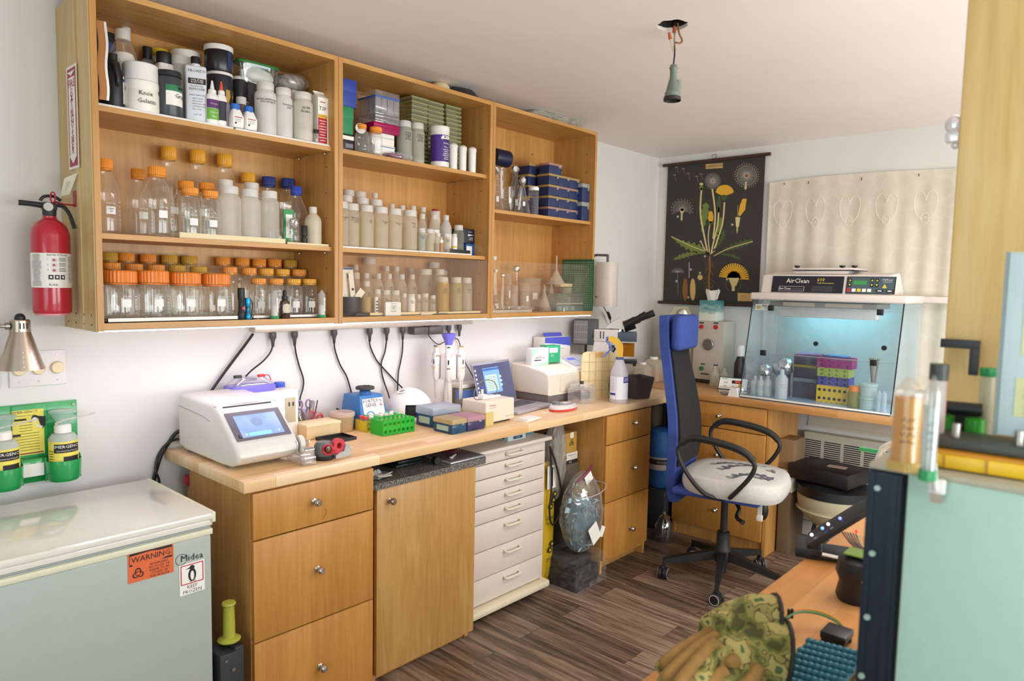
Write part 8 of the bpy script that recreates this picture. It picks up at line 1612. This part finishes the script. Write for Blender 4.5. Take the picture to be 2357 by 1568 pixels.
m,nn_,l,pb,o=nt('brushed_teal');mp=mapping(nn_,l,(1,1,3));tt=noise(nn_,l,mp,9,5,.7);gr=nn_.new('ShaderNodeSeparateXYZ');l.new(mp.outputs[0],gr.inputs[0]);ad=nn_.new('ShaderNodeMath');ad.operation='MULTIPLY_ADD';l.new(gr.outputs[2],ad.inputs[0]);ad.inputs[1].default_value=1.5;l.new(tt.outputs[0],ad.inputs[2]);r=ramp(nn_,l,ad.outputs[0],[(.65,'#dfe3d8'),(.8,'#9dbab6'),(1.0,'#4c8a8c')]);l.new(r.outputs[0],pb.inputs['Base Color'])
MB().box((0,0,hh/2),(.12,.12,hh),0,.001).build('carton',m,t);bm=bmesh.new();bmesh.ops.create_cone(bm,segments=16,radius1=.03,radius2=.045,depth=.07)
for v in bm.verts:v.co+=Vector((random.uniform(-.006,.006),random.uniform(-.01,.01),random.uniform(-.01,.012)))
MB().bm(bm,0,mat((0,0,hh+.033))).build('tissue',M_paper,t,ang=20)
p=Vector((3.64,-.30,FZ));t=thing('pressure_dome','olive framed dome enclosure with a small dial behind the chair headrest','enclosure',p,fr(p));k=wid(1,p);z=lambda v:at(1567,v,x=3.64).z-FZ
MB().prism([(-34*k,0),(34*k,0),(34*k,z(740)),(14*k,z(705)),(-14*k,z(705)),(-34*k,z(740))],.10,0,mat((0,.05,0),PI/2)).build('shell',pm('#a8a288',.4),t);MB().lathe([(.032,0),(.034,.008),(.03,.01)],26,0,mat((3*k,-.052,z(722)),PI/2)).lathe([(.028,.0085),(.0001,.0085)],22,1,mat((3*k,-.052,z(722)),PI/2)).build('dial',[M_steel,M_paper],t)
for(u,v,x,r,h,lb)in((1644,888,3.50,.030,.135,'cloudy bottle with handwriting in front of the instrument cabinet'),(1666,876,3.56,.032,.12,'round-shouldered cloudy bottle beside the handwritten one')):
 q=at(u,v,z=FZ);tq=thing('squeeze_bottle',lb,'bottle',(x,at(u,v,x=x).y,FZ+.0004));MB().lathe([(a*r,c*h)for a,c in[(.95,0),(1,.03),(1,.62),(.5,.78),(.4,.84),(.4,1)]],24).build('body',milky('#d8d2be',.7),tq);MB().scrib(r+.001,h*.5,ca(x,tq.location.y)+.2,r,3,0).build('handwriting',M_ink,tq)
q=at(1660,893,x=3.42);tag(MB().lathe([(.026,0),(.026,.065),(.0001,.065)],22,0,mat((3.42,q.y,FZ+.0004))).build('white_beaker',milky('#ead8b4',.85)),'short cream cup beside the temperature controller','cup')
p=Vector((3.36,at(1690,900,x=3.36).y,FZ+.0004));t=thing('dry_block_controller','small cream and black controller with red digits 1806','controller',p,fr(p)-.25);C_=mat((0,-.03,.055),1.05)
MB().box((0,.01,.02),(.17,.12,.04),0,.008).build('case',pm('#d9d0bd',.4),t);MB().at(C_).box((0,0,0),(.18,.085,.006),0,.002).box((0,0,.0036),(.168,.073,.001),1).box((.022,.012,.0046),(.062,.020,.001),2).text('1806',.017,mat((.024,.012,.0056)),3).box((-.055,.029,.0044),(.035,.003,.0006),2).box((-.045,.006,.0044),(.022,.014,.0006),4).box((-.045,-.02,.0044),(.022,.014,.0006),4).box((0,-.02,.0044),(.022,.014,.0006),4).box((.03,-.02,.0044),(.022,.014,.0006),4).build('front_panel',[M_dark,M_paper,M_ink,pm('#ff3a30',.4,em=1.5),pm('#c8c2ba')],t)
q=at(1692,915,z=FZ);t=thing('white_dispenser','glossy white tapered holder at the worktop edge beside the workstation','holder',(3.215,at(1691,905,x=3.215).y,FZ));MB().prism([(-.032,0),(.032,0),(.022,.052),(-.016,.052)],.05,0,mat((.025,0,0),PI/2,0,-PI/2)).build('body',pm('#e2ddd8',.15),t);MB().ball((.03,-.02,.062),.013).build('yellow_ball',M_yellow,t)
q=at(1668,908,x=3.22);tag(MB().ball((3.215,q.y,FZ+.012),.012,sc=(1,2.2,.9)).build('grey_eraser',M_grey),'small grey rounded rubber piece at the worktop edge','rubber')
t=thing('dark_bottle','tall black bottle with white cap beside the workstation side','bottle',(3.62,at(1703,850,x=3.62).y,FZ+.0004));h=at(1705,795,x=3.62).z-FZ;MB().lathe([(.036,0),(.038,.01),(.038,h*.55),(.022,h*.72),(.022,h*.76)],24).build('body',pm('#2a211e',.3),t);MB().lathe([(.026,h*.74),(.027,h*.9),(.02,h),(.0001,h)],22).build('cap',M_white_opq,t)
# ==== UNDER THE PINE WORKTOP
p=Vector((3.44,-1.435,0));t=thing('air_compressor','cream round air compressor tank with black top under the worktop','compressor',p,-.3);z0c,z1c=.20,.40
MB().lathe([(.04,z0c-.0),(.12,z0c+.02),(.185,z0c+.09),(.20,z0c+.15),(.20,z0c+.19)],36).lathe([(.202,z0c+.10),(.204,z0c+.105),(.202,z0c+.11)],36).build('tank',pm('#bfb798',.45),t);MB().lathe([(.203,z0c+.19),(.20,z0c+.24),(.15,z0c+.262),(.0001,z0c+.265)],32).build('pump_cover',M_black,t)
for a in range(3):MB().tube([(.09*math.cos(a*2.1),.09*math.sin(a*2.1),z0c+.03),(.13*math.cos(a*2.1),.13*math.sin(a*2.1),0)],.012,8).build('leg',M_dark,t)
t=thing('black_case','black hard case with a small paper label on the compressor','case',(3.42,-1.40,z0c+.2665),rz=-.15);MB().box((0,0,.045),(.27,.36,.088),0,.014).build('case_body',M_black,t);MB().box((0,-.05,.0896),(.06,.10,.001),0,rz=.2).build('paper_label',pm('#bfa68a'),t)
pbox('glove_box','white nitrile glove carton standing beside the compressor',(3.40,-1.188,z0c+.17),.10,.075,.13,[M_paper,M_ink],lambda b,w,d,h:(b.text('NITRILE',.02,mat((-w/2-.001,0,h*.5),PI/2,0,-PI/2)@rotm(0,0,PI/2),1),b.box((w*.1,-d/2-.0006,h*.6),(w*.3,.001,h*.3),1)),0)
tag(MB().box((3.45,-1.188,(z0c+.168)/2),(.22,.07,z0c+.168),0,.002).build('carton',pm('#6f5c44',.7)),'brown carton supporting the glove carton beside the compressor','carton')
t=thing('clear_case','beige louvred clear plastic case on the glove carton','case',(3.43,-1.178,z0c+.302));b=MB().box((0,0,.09),(.15,.10,.175),0,.003)
for k in range(12):b.box((0,-.0506,.02+.0125*k),(.13,.001,.004),1).box((-.0756,0,.02+.0125*k),(.001,.085,.004),1)
b.build('case_body',[milky('#bfa27e',.7),pm('#96785a')],t)
# ==== OFFICE CHAIR
CRZ=math.radians(-80);t=thing('office_chair','blue office chair with tall black mesh back and leaf-patterned seat cover','chair',(2.714,-1.112,0),CRZ)
M_cb=pm('#344a92',.85,0,'blue_fabric',var=.15);M_mesh=pm('#1d1b1c',.95,0,'black_mesh',var=.4);M_cp=pm('#1a1919',.5)
for aw in(129,201.3,345,57,273):
 a=math.radians(aw)-CRZ;c,s_=math.cos(a),math.sin(a);b=MB().at(rotm(0,0,a))
 b.add([(.03,y,z)for y,z in((-.022,.125),(.022,.125),(.022,.175),(-.022,.175))]+[(.295,y,z)for y,z in((-.012,.088),(.012,.088),(.012,.115),(-.012,.115))]+[(.31,y,z)for y,z in((-.010,.06),(.010,.06),(.010,.112),(-.010,.112))],[(0,3,2,1),(0,1,5,4),(1,2,6,5),(2,3,7,6),(3,0,4,7),(4,5,9,8),(5,6,10,9),(6,7,11,10),(7,4,8,11),(8,9,10,11)])
 lg=b.build('leg',M_cp,t);cw=MB().at(mat((.308*c,.308*s_,.031),0,0,a+1.2));b=cw
 b.lathe([(.026,-.026),(.031,-.022),(.031,-.004),(.012,-.004),(.012,.004),(.031,.004),(.031,.022),(.026,.026)],24,0,rotm(PI/2)).open([(.0225,.0264),(.0268,.0264),(.0272,.0225)],24,1,rotm(PI/2)).open([(.0272,-.0225),(.0268,-.0264),(.0225,-.0264)],24,1,rotm(PI/2)).box((0,0,.032),(.03,.02,.02),0,.004).build('caster',[M_cp,pm('#b8b2a8',.4)],lg)
MB().lathe([(.04,.11),(.046,.13),(.046,.18),(.034,.20),(.033,.27)],24).lathe([(.018,.26),(.018,.46)],18).lathe([(.022,.05),(.022,.12)],16).build('gas_column',M_cp,t)
MB().box((-.0,0,.475),(.22,.16,.05),0,.015).box((-.14,0,.47),(.16,.08,.035),0,.01).build('mechanism',M_cp,t);MB().tube(smooth_path([(.06,-.06,.47),(.10,-.10,.44),(.10,-.14,.405),(.14,-.17,.395)],4),[.010]*12+[.014],8).build('lever',M_cp,t);MB().ball((.20,-.02,.43),.045,sc=(.6,.6,1.2)).build('tension_knob',M_cp,t)
bm=bmesh.new();bmesh.ops.create_cube(bm,size=1);bmesh.ops.subdivide_edges(bm,edges=bm.edges[:],cuts=10,use_grid_fill=True)
def seatz(x,y):e=min(.99,max(abs(x),abs(y))*2*1.05);return .05*math.sqrt(1-e**5)+.012*(1-e)-.02*max(0,2*x-.5)
for v in bm.verts:
 x,y,z=v.co*2;e=max(abs(x),abs(y),1e-6);q=(abs(x)**3.2+abs(y)**3.2)**(1/3.2)or 1;x,y=x*e/q,y*e/q;rr=min(1,e);zz=z*math.sqrt(max(0,1-rr**5))if abs(z)>.99 else z*.0+z*math.sqrt(max(0,1-rr**5))
 o_=1 if rr<.999 else 1+.045*(1-z*z);v.co=Vector((x*.245*o_,y*.245*o_,(z*.045 if rr>.999 else zz*.05)+(.012 if z>0 else 0)*(1-rr)-(.02*max(0,x-.5))))
MB().bm(bm,0,mat((.055,0,.560))).build('seat_cover',pm('#c9c4be',.85,var=.06),t,ang=70)
MB().box((.0,0,.505),(.44,.43,.03),0,.012).build('seat_shell',M_cb,t)
b=MB()
for(cx,cy,an,n)in((.20,-.10,2.4,7),(.08,-.16,2.0,6),(.22,.08,2.7,7),(-.06,.04,2.2,6),(.12,.16,2.6,6),(.0,-.05,1.7,5)):
 for k in range(n):
  f=k/n;px,py=cx-.24*f*math.cos(an+.6*f),cy+.24*f*math.sin(an+.6*f)
  for s in(-1,1):
   an2=an+s*.9+.6*f;c=(px+.016*math.cos(an2),py-.016*math.sin(an2)*s);pts=[]
   for q in range(8):aa=2*PI*q/8;lx,ly=.025*math.cos(aa),.0125*math.sin(aa);pts.append((c[0]+lx*math.cos(an2)-ly*math.sin(an2),c[1]+lx*math.sin(an2)+ly*math.cos(an2)))
   if all(abs(p[0]-.055)<.2 and abs(p[1])<.2 for p in pts):b.add([(p[0],p[1],.560+seatz((p[0]-.055)/.49,p[1]/.49)+.002)for p in pts],[tuple(range(8))],s>0 and k%3==0)
b.build('leaf_print',[pm('#5b5a5e',.85),pm('#8d8780',.85)],t)
prof=[(-.215,.42),(-.225,.52),(-.215,.62),(-.205,.74),(-.215,.88),(-.245,1.04),(-.275,1.18),(-.290,1.30),(-.295,1.405)]
pp=[(p.x,p.z)for p in smooth_path([(a,0,c)for a,c in prof],5)]
def slab(w0,w1,th,off,z0,z1,m,name,wf=None):
 P_=[q for q in pp if z0<=q[1]<=z1];vs=[];n=len(P_);fs_=[]
 for(x,z)in P_:
  f=(z-z0)/(z1-z0);hw=wf(z)if wf else(w0+(w1-w0)*f)/2
  for y,xx in((-hw,0),(hw,0),(hw,-th),(-hw,-th)):vs.append((x+off+xx+.012*(y/.2)**2*0+(.018 if abs(y)>.1 else 0)*0,y,z))
 for i in range(n-1):
  for k in range(4):fs_.append((i*4+k,i*4+(k+1)%4,(i+1)*4+(k+1)%4,(i+1)*4+k))
 fs_+=[(3,2,1,0),tuple((n-1)*4+k for k in range(4))]
 return MB().add(vs,fs_).build(name,m,t,ang=50)
wf=lambda z:.115+.075*math.sin(PI*min(1,max(0,(z-.40)/.75)))+(.03 if z>1.15 else .03*max(0,(z-.9)/.25))
slab(0,0,.045,0,.41,1.41,M_cb,'back_frame',lambda z:wf(z)+.012);slab(0,0,.02,.012,.60,1.24,M_mesh,'mesh_panel',lambda z:wf(z)-.012)
x_=-.262;MB().box((x_+.012,0,1.315),(.062,.30,.185),0,.026,seg=3).build('headrest',M_cb,t)
for s in(-1,1):
 y=s*.275;MB().tube(smooth_path([(.06,s*.20,.505),(-.02,y*.97,.53),(-.10,y,.60),(-.165,y,.70),(-.16,y,.765),(-.09,y,.80),(.05,y,.79),(.15,y,.765),(.205,y,.72),(.19,y,.66),(.14,y,.59),(.09,y*.95,.53)],5),[.011]*55+[.009]*1,10).build('armrest',M_cp,t)
 MB().tube(smooth_path([(-.15,y,.775),(-.09,y,.81),(.05,y,.80),(.15,y,.775),(.20,y,.735)],5),.017,10).build('arm_pad',M_cp,t)
MB().box((.215,-.16,.47),(.02,.008,.07),0).box((.215,-.16,.43),(.03,.018,.03),0,.003).build('cover_strap',pm('#d8cfc4',.6),t)
# ==== NEAR WORK TABLE AND WHAT STANDS ON IT
DZ=.91
t=thing('work_table','near wooden work table with gloves and electronics on it','table',(.227,-2.138,0));MB().box((.80,-.40,DZ-.02),(1.60,.80,.04),0,.002).build('table_top',blocks('near_table_boards',[(.2,'#b67a3e'),(.45,'#c98d50'),(.7,'#d49b5f'),(.9,'#dca96e')],.5,.075,0,.4,(2,30,30),.0004,.15,'#a9743c',.55,.37),t)
for x in(.08,1.52):
 for y in(-.06,-.74):MB().box((x,y,(DZ-.04)/2),(.05,.05,DZ-.041),0,.002).build('leg',M_maple,t)
G=lambda u,v,z=DZ+.012:at(u,v,z=z)
m,nn_,l,pb,o=nt('camouflage');mp=mapping(nn_,l);t1=noise(nn_,l,mp,30,2,.5,0);r=ramp(nn_,l,t1.outputs[0],[(.36,'#4b4a24'),(.40,'#6c6a33'),(.48,'#8f8647'),(.54,'#5d4a2c'),(.57,'#a99a5c'),(.68,'#4f6238')]);r.color_ramp.interpolation='CONSTANT';l.new(r.outputs[0],pb.inputs['Base Color']);pb.inputs['Roughness'].default_value=.95;M_camo=m
M_tan=pm('#96703a',.95,0,'tan_suede',var=.15)
def glove(base,name,label,sh=(0,0),zz=0,sp=1):
 g=lambda u,v,z=.02:at(u+sh[0],v+sh[1],z=DZ+z+zz)
 b=MB();a,c=g(1745,1445,.045),g(1665,1455,.04)
 rest=[]
 b.tube([g(1772,1450,.05),g(1735,1440,.055),g(1690,1445,.05),g(1650,1470,.045)],[.058,.052,.042,.040],18)
 for pts,r_ in(([(1675,1448),(1610,1480),(1550,1515),(1520,1545)],.0135),([(1672,1462),(1610,1498),(1555,1545),(1525,1580)],.014),([(1668,1478),(1620,1515),(1575,1565),(1550,1600)],.014),([(1668,1490),(1640,1525),(1605,1575),(1590,1600)],.013),([(1720,1475),(1712,1510),(1680,1535),(1655,1535)],.0165)):
  P_=[g(u,v,.045-.009*i)for i,(u,v)in enumerate(pts)];b.tube(smooth_path(P_,4),[r_*1.15]*4+[r_]*8+[r_*.85],12)
 t=thing(name,label,'glove',base);b.v=[v-Vector(base)for v in b.v];o=b.build('glove_body',[M_camo],t,ang=80)
 md=o.modifiers.new('blend','REMESH');md.mode='VOXEL';md.voxel_size=.0035;md.use_smooth_shade=True;s_=o.modifiers.new('soft','SMOOTH');s_.iterations=5;s_.factor=.6
 b=MB()
 for pts,r_ in(([(1655,1452),(1610,1476),(1555,1510),(1524,1540)],.010),([(1650,1470),(1610,1494),(1558,1540),(1528,1574)],.010),([(1648,1487),(1620,1510),(1578,1560),(1553,1596)],.010),([(1722,1482),(1712,1506),(1684,1532),(1662,1533)],.011)):
  P_=[g(u,v,.052-.009*i)+Vector((0,0,.004))for i,(u,v)in enumerate(pts)];b.tube(smooth_path(P_,4),[r_]*12+[r_*.7],10)
 b.v=[v-Vector(base)for v in b.v];b.build('suede_panel',M_tan,t,ang=80)
 b=MB();P_=g(1774,1450,.05);dd=(g(1735,1440,.055)-P_).normalized();e1=dd.cross(Vector((0,0,1))).normalized();e2=e1.cross(dd);b.tube([P_-Vector(base)+(e1*math.cos(k*PI/10)+e2*math.sin(k*PI/10))*.058 for k in range(20)],.0035,6,0,closed=True);b.build('cuff_binding',M_ink,t)
 return t
gb_=tuple(G(1690,1480));glove(gb_,'work_glove','camouflage work glove with tan finger panels, lying on top of its pair',zz=.028);glove((gb_[0],gb_[1]-.02,gb_[2]),'work_glove','second camouflage work glove mostly hidden under the first',sh=(22,62),zz=.006)
for k,(m_,dv,lb)in enumerate(((pm('#c98420',.4),0,'orange'),(pm('#4f8a5a',.4),5,'green'))):tag(MB().tube(smooth_path([G(1790,1450+dv,DZ+.01),G(1812,1417+dv,DZ+.03),G(1845,1404+dv,DZ+.035),G(1890,1410+dv,DZ+.03),G(1930,1430+dv,DZ+.02),G(1955,1460+dv,DZ+.012)],6),.0022,6).build('wire',m_),'thin %s wire arching across the near table'%lb,'wire')
q=G(1815,1417,DZ+.03);tag(MB().tube([q+Vector((0,0,-.006)),q+Vector((0,0,.012))],.003,6).tube([q+Vector((.006,-.004,-.006)),q+Vector((.006,-.004,.012))],.003,6).build('wire_clip',M_black),'tiny black clip holding the orange and green wires','clip')
a,c,e,g=G(1862,1478),G(1945,1500),G(1800,1545),G(1900,1640);X=(c-a);Y=(e-a);t=thing('bubble_mat','teal bubbled foam mat on the near table','mat',a);b=MB().add([(0,0,0),X*1.6,X*1.6+Y*2.2,Y*2.2,Vector((0,0,.006)),X*1.6+Vector((0,0,.006)),X*1.6+Y*2.2+Vector((0,0,.006)),Y*2.2+Vector((0,0,.006))],[(0,1,2,3),(4,7,6,5),(0,4,5,1),(1,5,6,2),(2,6,7,3),(3,7,4,0)])
for i in range(9):
 for j in range(13):p=X*1.6*(i+.5+.4*(j%2))/9.8+Y*2.2*(j+.5)/13;b.ball((p.x,p.y,.006),.0078,seg=10,sc=(1,1,.9))
b.build('mat_body',milky('#4b93a6',.85,.3),t,ang=60)
q=G(1925,1480,DZ);t=thing('connector_block','small black connector block behind the teal mat','connector',(q.x,q.y,DZ));MB().box((0,0,.018),(.05,.045,.014),0,.003).box((-.02,0,.006),(.006,.04,.012),0).box((.02,0,.006),(.006,.04,.012),0).build('body',M_black,t)
q=G(1850,1290,DZ);t=thing('tilted_device','black tilted electronic panel with small blue and red lights','device',(q.x+.06,q.y,DZ),fr(q));k=wid(1,q);MB().box((.055,0,.085),(.17,.09,.016),0,.003,ry=-.72).box((-.01,0,.014),(.06,.09,.026),0,.004).box((.08,0,.010),(.17,.09,.012),0,.003).build('frame',M_black,t)
for dx_,dz_,m_ in((-.005,.050,'#f4f2ff'),(.018,.070,'#5f8cff'),(.03,.082,'#f4f2ff'),(.055,.10,'#6b7cf0')):MB().ball((dx_,-.02,dz_+.003),.004,seg=8).build('indicator_light',pm(m_,.4,em=2.5),t)
MB().ball((.09,-.046,.085),.004,seg=8).build('indicator_light',pm('#ff2418',.4,em=3),t)
b=MB()
for j in range(6):b.tube(smooth_path([(.06+.006*j,-.03,.075),(.085+.004*j,-.03,.045),(.13,-.03,.02+.003*j)],4),.0018,5,j%3)
b.tube(smooth_path([(.125,-.04,.11),(.12,-.05,.075),(.13,-.05,.05),(.155,-.05,.02)],5),.003,6,3).tube([(.02,-.05,.02),(.15,-.055,.012)],.004,6,3);b.build('cables',[pm('#6a3a44',.5),pm('#8a5560',.5),pm('#2f6a50',.5),M_white],t)
q=G(1950,1400,DZ);t=thing('black_webcam','black rounded device with a lens standing beside the enclosure','device',(q.x+.055,q.y,DZ));MB().lathe([(.036,0),(.040,.01),(.034,.04),(.042,.06),(.038,.085),(.018,.097),(.0001,.098)],26).build('body',M_black,t);MB().lathe([(.012,0),(.010,.006),(.0001,.007)],14,0,mat((-.025,-.022,.055),PI/2,0,-.9)).build('lens',M_chrome,t);MB().box((.0,0,.100),(.05,.045,.003),0).build('circuit_board',pm('#6f8a3a',.5),t)
bx0,bx1,by1,by0,bz=.225,.60,-2.462,-3.0,1.337;M_enc=pm('#b4d2c2',.45,0,'pale_green_panel');t=thing('enclosure','pale green panelled enclosure with dark extruded corner post','enclosure',(bx0,by1,DZ));h=bz-DZ
MB().box(((bx1-bx0)/2,(by0-by1)/2-.02,h/2),(bx1-bx0-.004,by1-by0-.05,h-.012),0,.002).build('panel',M_enc,t);MB().box(((bx1-bx0)/2,(by0-by1)/2,h-.004),(bx1-bx0,by1-by0,.008),0,.002).build('lid',pm('#b3ad98',.5),t)
for(x,y)in((.0,0),(bx1-bx0-.04,0)):
 b=MB();b.bb((x-.004,y-.040,0),(x+.04,y-.001,h-.009),0).bb((x-.006,y-.010,0),(x-.003,y-.004,h-.010),0).bb((x-.006,y-.036,0),(x-.003,y-.028,h-.010),0)
 b.build('corner_post',pm('#1f2a36',.35,.4),t)
for u,v in((2022,1122),(2010,1272),(1998,1418),(1985,1553)):q=at(u,v,x=bx0-.004);MB().lathe([(.004,0),(.0035,.003)],10,0,mat((-.0075,q.y-by1,q.z-DZ),0,-PI/2)).build('bolt',pm('#a9bdb4',.4,.4),t)
BZ=bz+.0008;bt=lambda u,v:at(u,v,z=BZ)
def up(u,v,vt):q=bt(u,v);return q,at(u,vt,y=q.y).z-BZ
q,h=up(2081,1082,873);r=wid(62,q)/2;t=falcon(q.x,q.y,BZ,r,h,'fat conical tube of amber liquid standing upside down on the enclosure',milky('#e8c878',.8),fill=(milky('#e6b04c',.92),.78),body=clear('#fbf6ee',.25,.10,.5),lab=False)
q,h=up(2134,1106,872);falcon(q.x,q.y,BZ,wid(33,q)/2,h,'slim conical tube with green cap down, at the enclosure edge',M_green,fill=(milky('#d8e4e4',.5),.7),body=clear('#f4f6f4',.2,.14,.6),lab=False)
q,h=up(2140,1060,845);t=thing('black_capped_tube','clear tube with wide dark grey cap behind the slim conical tube','tube',(q.x+.02,q.y,BZ));r=wid(40,q)/2;MB().lathe([(r*.9,0),(r*.9,h*.84)],20).build('tube_body',M_tubep,t);MB().lathe([(r,h*.83),(r,h),(.0001,h)],24,flute=.03).build('cap',pm('#3d4442',.5),t)
q,h=up(2159,1050,862);tag(MB().tube([(q.x+.01,q.y,BZ+.003),(q.x+.012,q.y,BZ+h)],.0035,8).build('red_pen',pm('#b01f34',.4)),'red pen standing beside the dark-capped tube','pen')
q,h=up(2262,1040,853);t=falcon(q.x,q.y,BZ,wid(30,q)/2,h,'white labelled tube with green cap up, in front of the wooden board',M_green,down=False,body=milky('#d8d2bc',.7));t.rotation_euler=(PI,0,0);t.location.z=BZ+h
t=thing('battery_holder','black holder with bright green cylinders on the enclosure','holder',bt(2200,1040));MB().box((0,0,.006),(.075,.06,.012),0,.002).box((.034,0,.032),(.012,.05,.05),0,.002).build('holder_body',M_black,t)
for dy in(.014,-.022):MB().lathe([(.012,.012),(.012,.050),(.006,.052)],20,0,mat((-.012,dy,0))).build('green_cell',pm('#2f9a26',.35),t)
MB().lathe([(.009,-.028),(.009,.028)],18,0,mat((-.012,.0,.062),PI/2,0,.2)).build('black_roll',M_black,t)
q=bt(2235,1080);t=thing('yellow_case','yellow and orange hard plastic case lying at the enclosure edge','case',(q.x,q.y+.004,BZ),-PI/2+.06);MB().box((.0,0,.010),(.13,.05,.018),0,.003).box((0,0,.0205),(.12,.045,.002),1).build('case_body',[pm('#e0b41c',.4),pm('#d8921c',.4)],t)
for s in(-1,1):MB().box((s*.022,-.0256,.010),(.002,.002,.016),0).build('seam',pm('#a87c12'),t)
q=bt(2300,1085);t=thing('display_stand','tall clear display plate with yellow pattern on a black bolted base','stand',(q.x+.02,q.y+.004,BZ+.0225),-PI/2+.05);zc_=at(2330,505,y=q.y-.06).z-BZ-.0225
MB().box((.01,0,.006),(.15,.075,.012),0,.002).build('base',pm('#3f443f',.5),t)
for x in(-.045,.02):MB().lathe([(.005,.012),(.005,.03)],12,0,mat((x,-.018,0))).build('bolt',M_steel,t)
MB().box((.065,.012,.012+zc_/2),(.14,.008,zc_-.012),0,.001).box((-.007,.012,.012+zc_/2),(.004,.012,zc_-.012),1).build('plate',[pm('#c3d6d8',.3),pm('#7f8a88',.4)],t)
b=MB()
for(x,z,w_,h_)in((.0,.72,.012,.44),(.0,.28,.018,.2),(.05,.9,.08,.03)):b.box((x+.02,.0074,zc_*z),(w_,.0008,zc_*h_),0)
for k in range(9):b.ball((.035+.008*math.sin(k*2),.006,zc_*(.14+.03*k)),.006+.003*(k%2),1 if k%2 else 0,seg=8,sc=(1,.3,1))
b.build('pattern',[pm('#cfd09a',.5),pm('#8a9a4a',.5)],t)
pts=[bt(2153,1020)+Vector((0,0,.004)),bt(2150,1060)+Vector((0,0,.004)),bt(2152,1098)+Vector((-.004,0,.004)),at(2153,1130,x=bx0-.010)];t=thing('usb_cable','white USB cable hanging over the enclosure edge','cable',(0,0,0));MB().tube(smooth_path([Vector(p)for p in pts],5),.0035,8).build('cable',M_white,t);q=at(2155,1142,x=bx0-.010);MB().box((q.x,q.y,q.z+.012),(.007,.018,.018),0,.002).box((q.x,q.y,q.z-.002),(.0045,.0125,.012),1).build('plug',[M_white,pm('#a79a8c',.3,.6)],t)
q=bt(2225,1045);px=.60
a,c=at(2192,500,x=px),at(2165,938,x=px);yp=(a.y+c.y)/2
tag(MB().box((px+.03,yp-.35,(ZC+DZ)/2),(.06,.70,ZC-DZ-.003),0,.003).build('timber_board',wood('pine_board',['#b48f4c','#d2ae6c','#e2c488'],(16,16,.9),2.6,.55,.05,1.4,0)),'wide pale pine upright board with knots at the right edge','board')
b=MB()
for u,v in((2183,640),(2228,720)):q=at(u,v,x=px-.001);b.lathe([(.012 if u==2183 else .004,0),(.003,.0006)],14,0,mat((px-.0004,q.y,q.z),0,-PI/2,s=(1,1,1)))
a,c,e=at(2166,787,x=px-.02),at(2256,797,x=px-.02),at(2243,858,x=px-.02);tag(MB().box((a+c)/2,(.010,(a-c).length,.014),0,.001).box((c+e)/2+Vector((0,.004,-.004)),(.010,.013,(c-e).length),0,.001).build('angle_bracket',M_dark),'black right-angle bracket in front of the pine board','bracket')
q=at(2175,295,x=px);tag(MB().ball((px+.012,yp+.010,q.z+.006),.012,sc=(.8,1.1,1.3)).box((px+.012,yp+.010,q.z-.014),(.02,.02,.018),0,.003).ball((px+.012,yp+.006,q.z-.028),.006).build('white_sensor',clear('#f2f2f6',.15,.4,.85)),'small white plastic fitting on the edge of the pine board','fitting')
q=at(2042,1045,x=.9);t=thing('white_rig','white tubular frame with blue piece standing behind the enclosure','frame',(.90,q.y,DZ));zt3=at(2015,1022,x=.9).z-DZ;MB().tube(smooth_path([(0,.02,0),(0,.02,zt3*.8),(0,0,zt3),(0,-.03,zt3*.9),(0,-.03,0)],5),.007,8).build('frame',M_white,t);MB().box((-.002,.0,zt3*.82),(.02,.03,.02),0,.004).build('blue_piece',pm('#24407e',.4),t);MB().box((0,.03,zt3*.95),(.008,.05,.008),0).build('green_bar',pm('#3fae6a',.4),t)
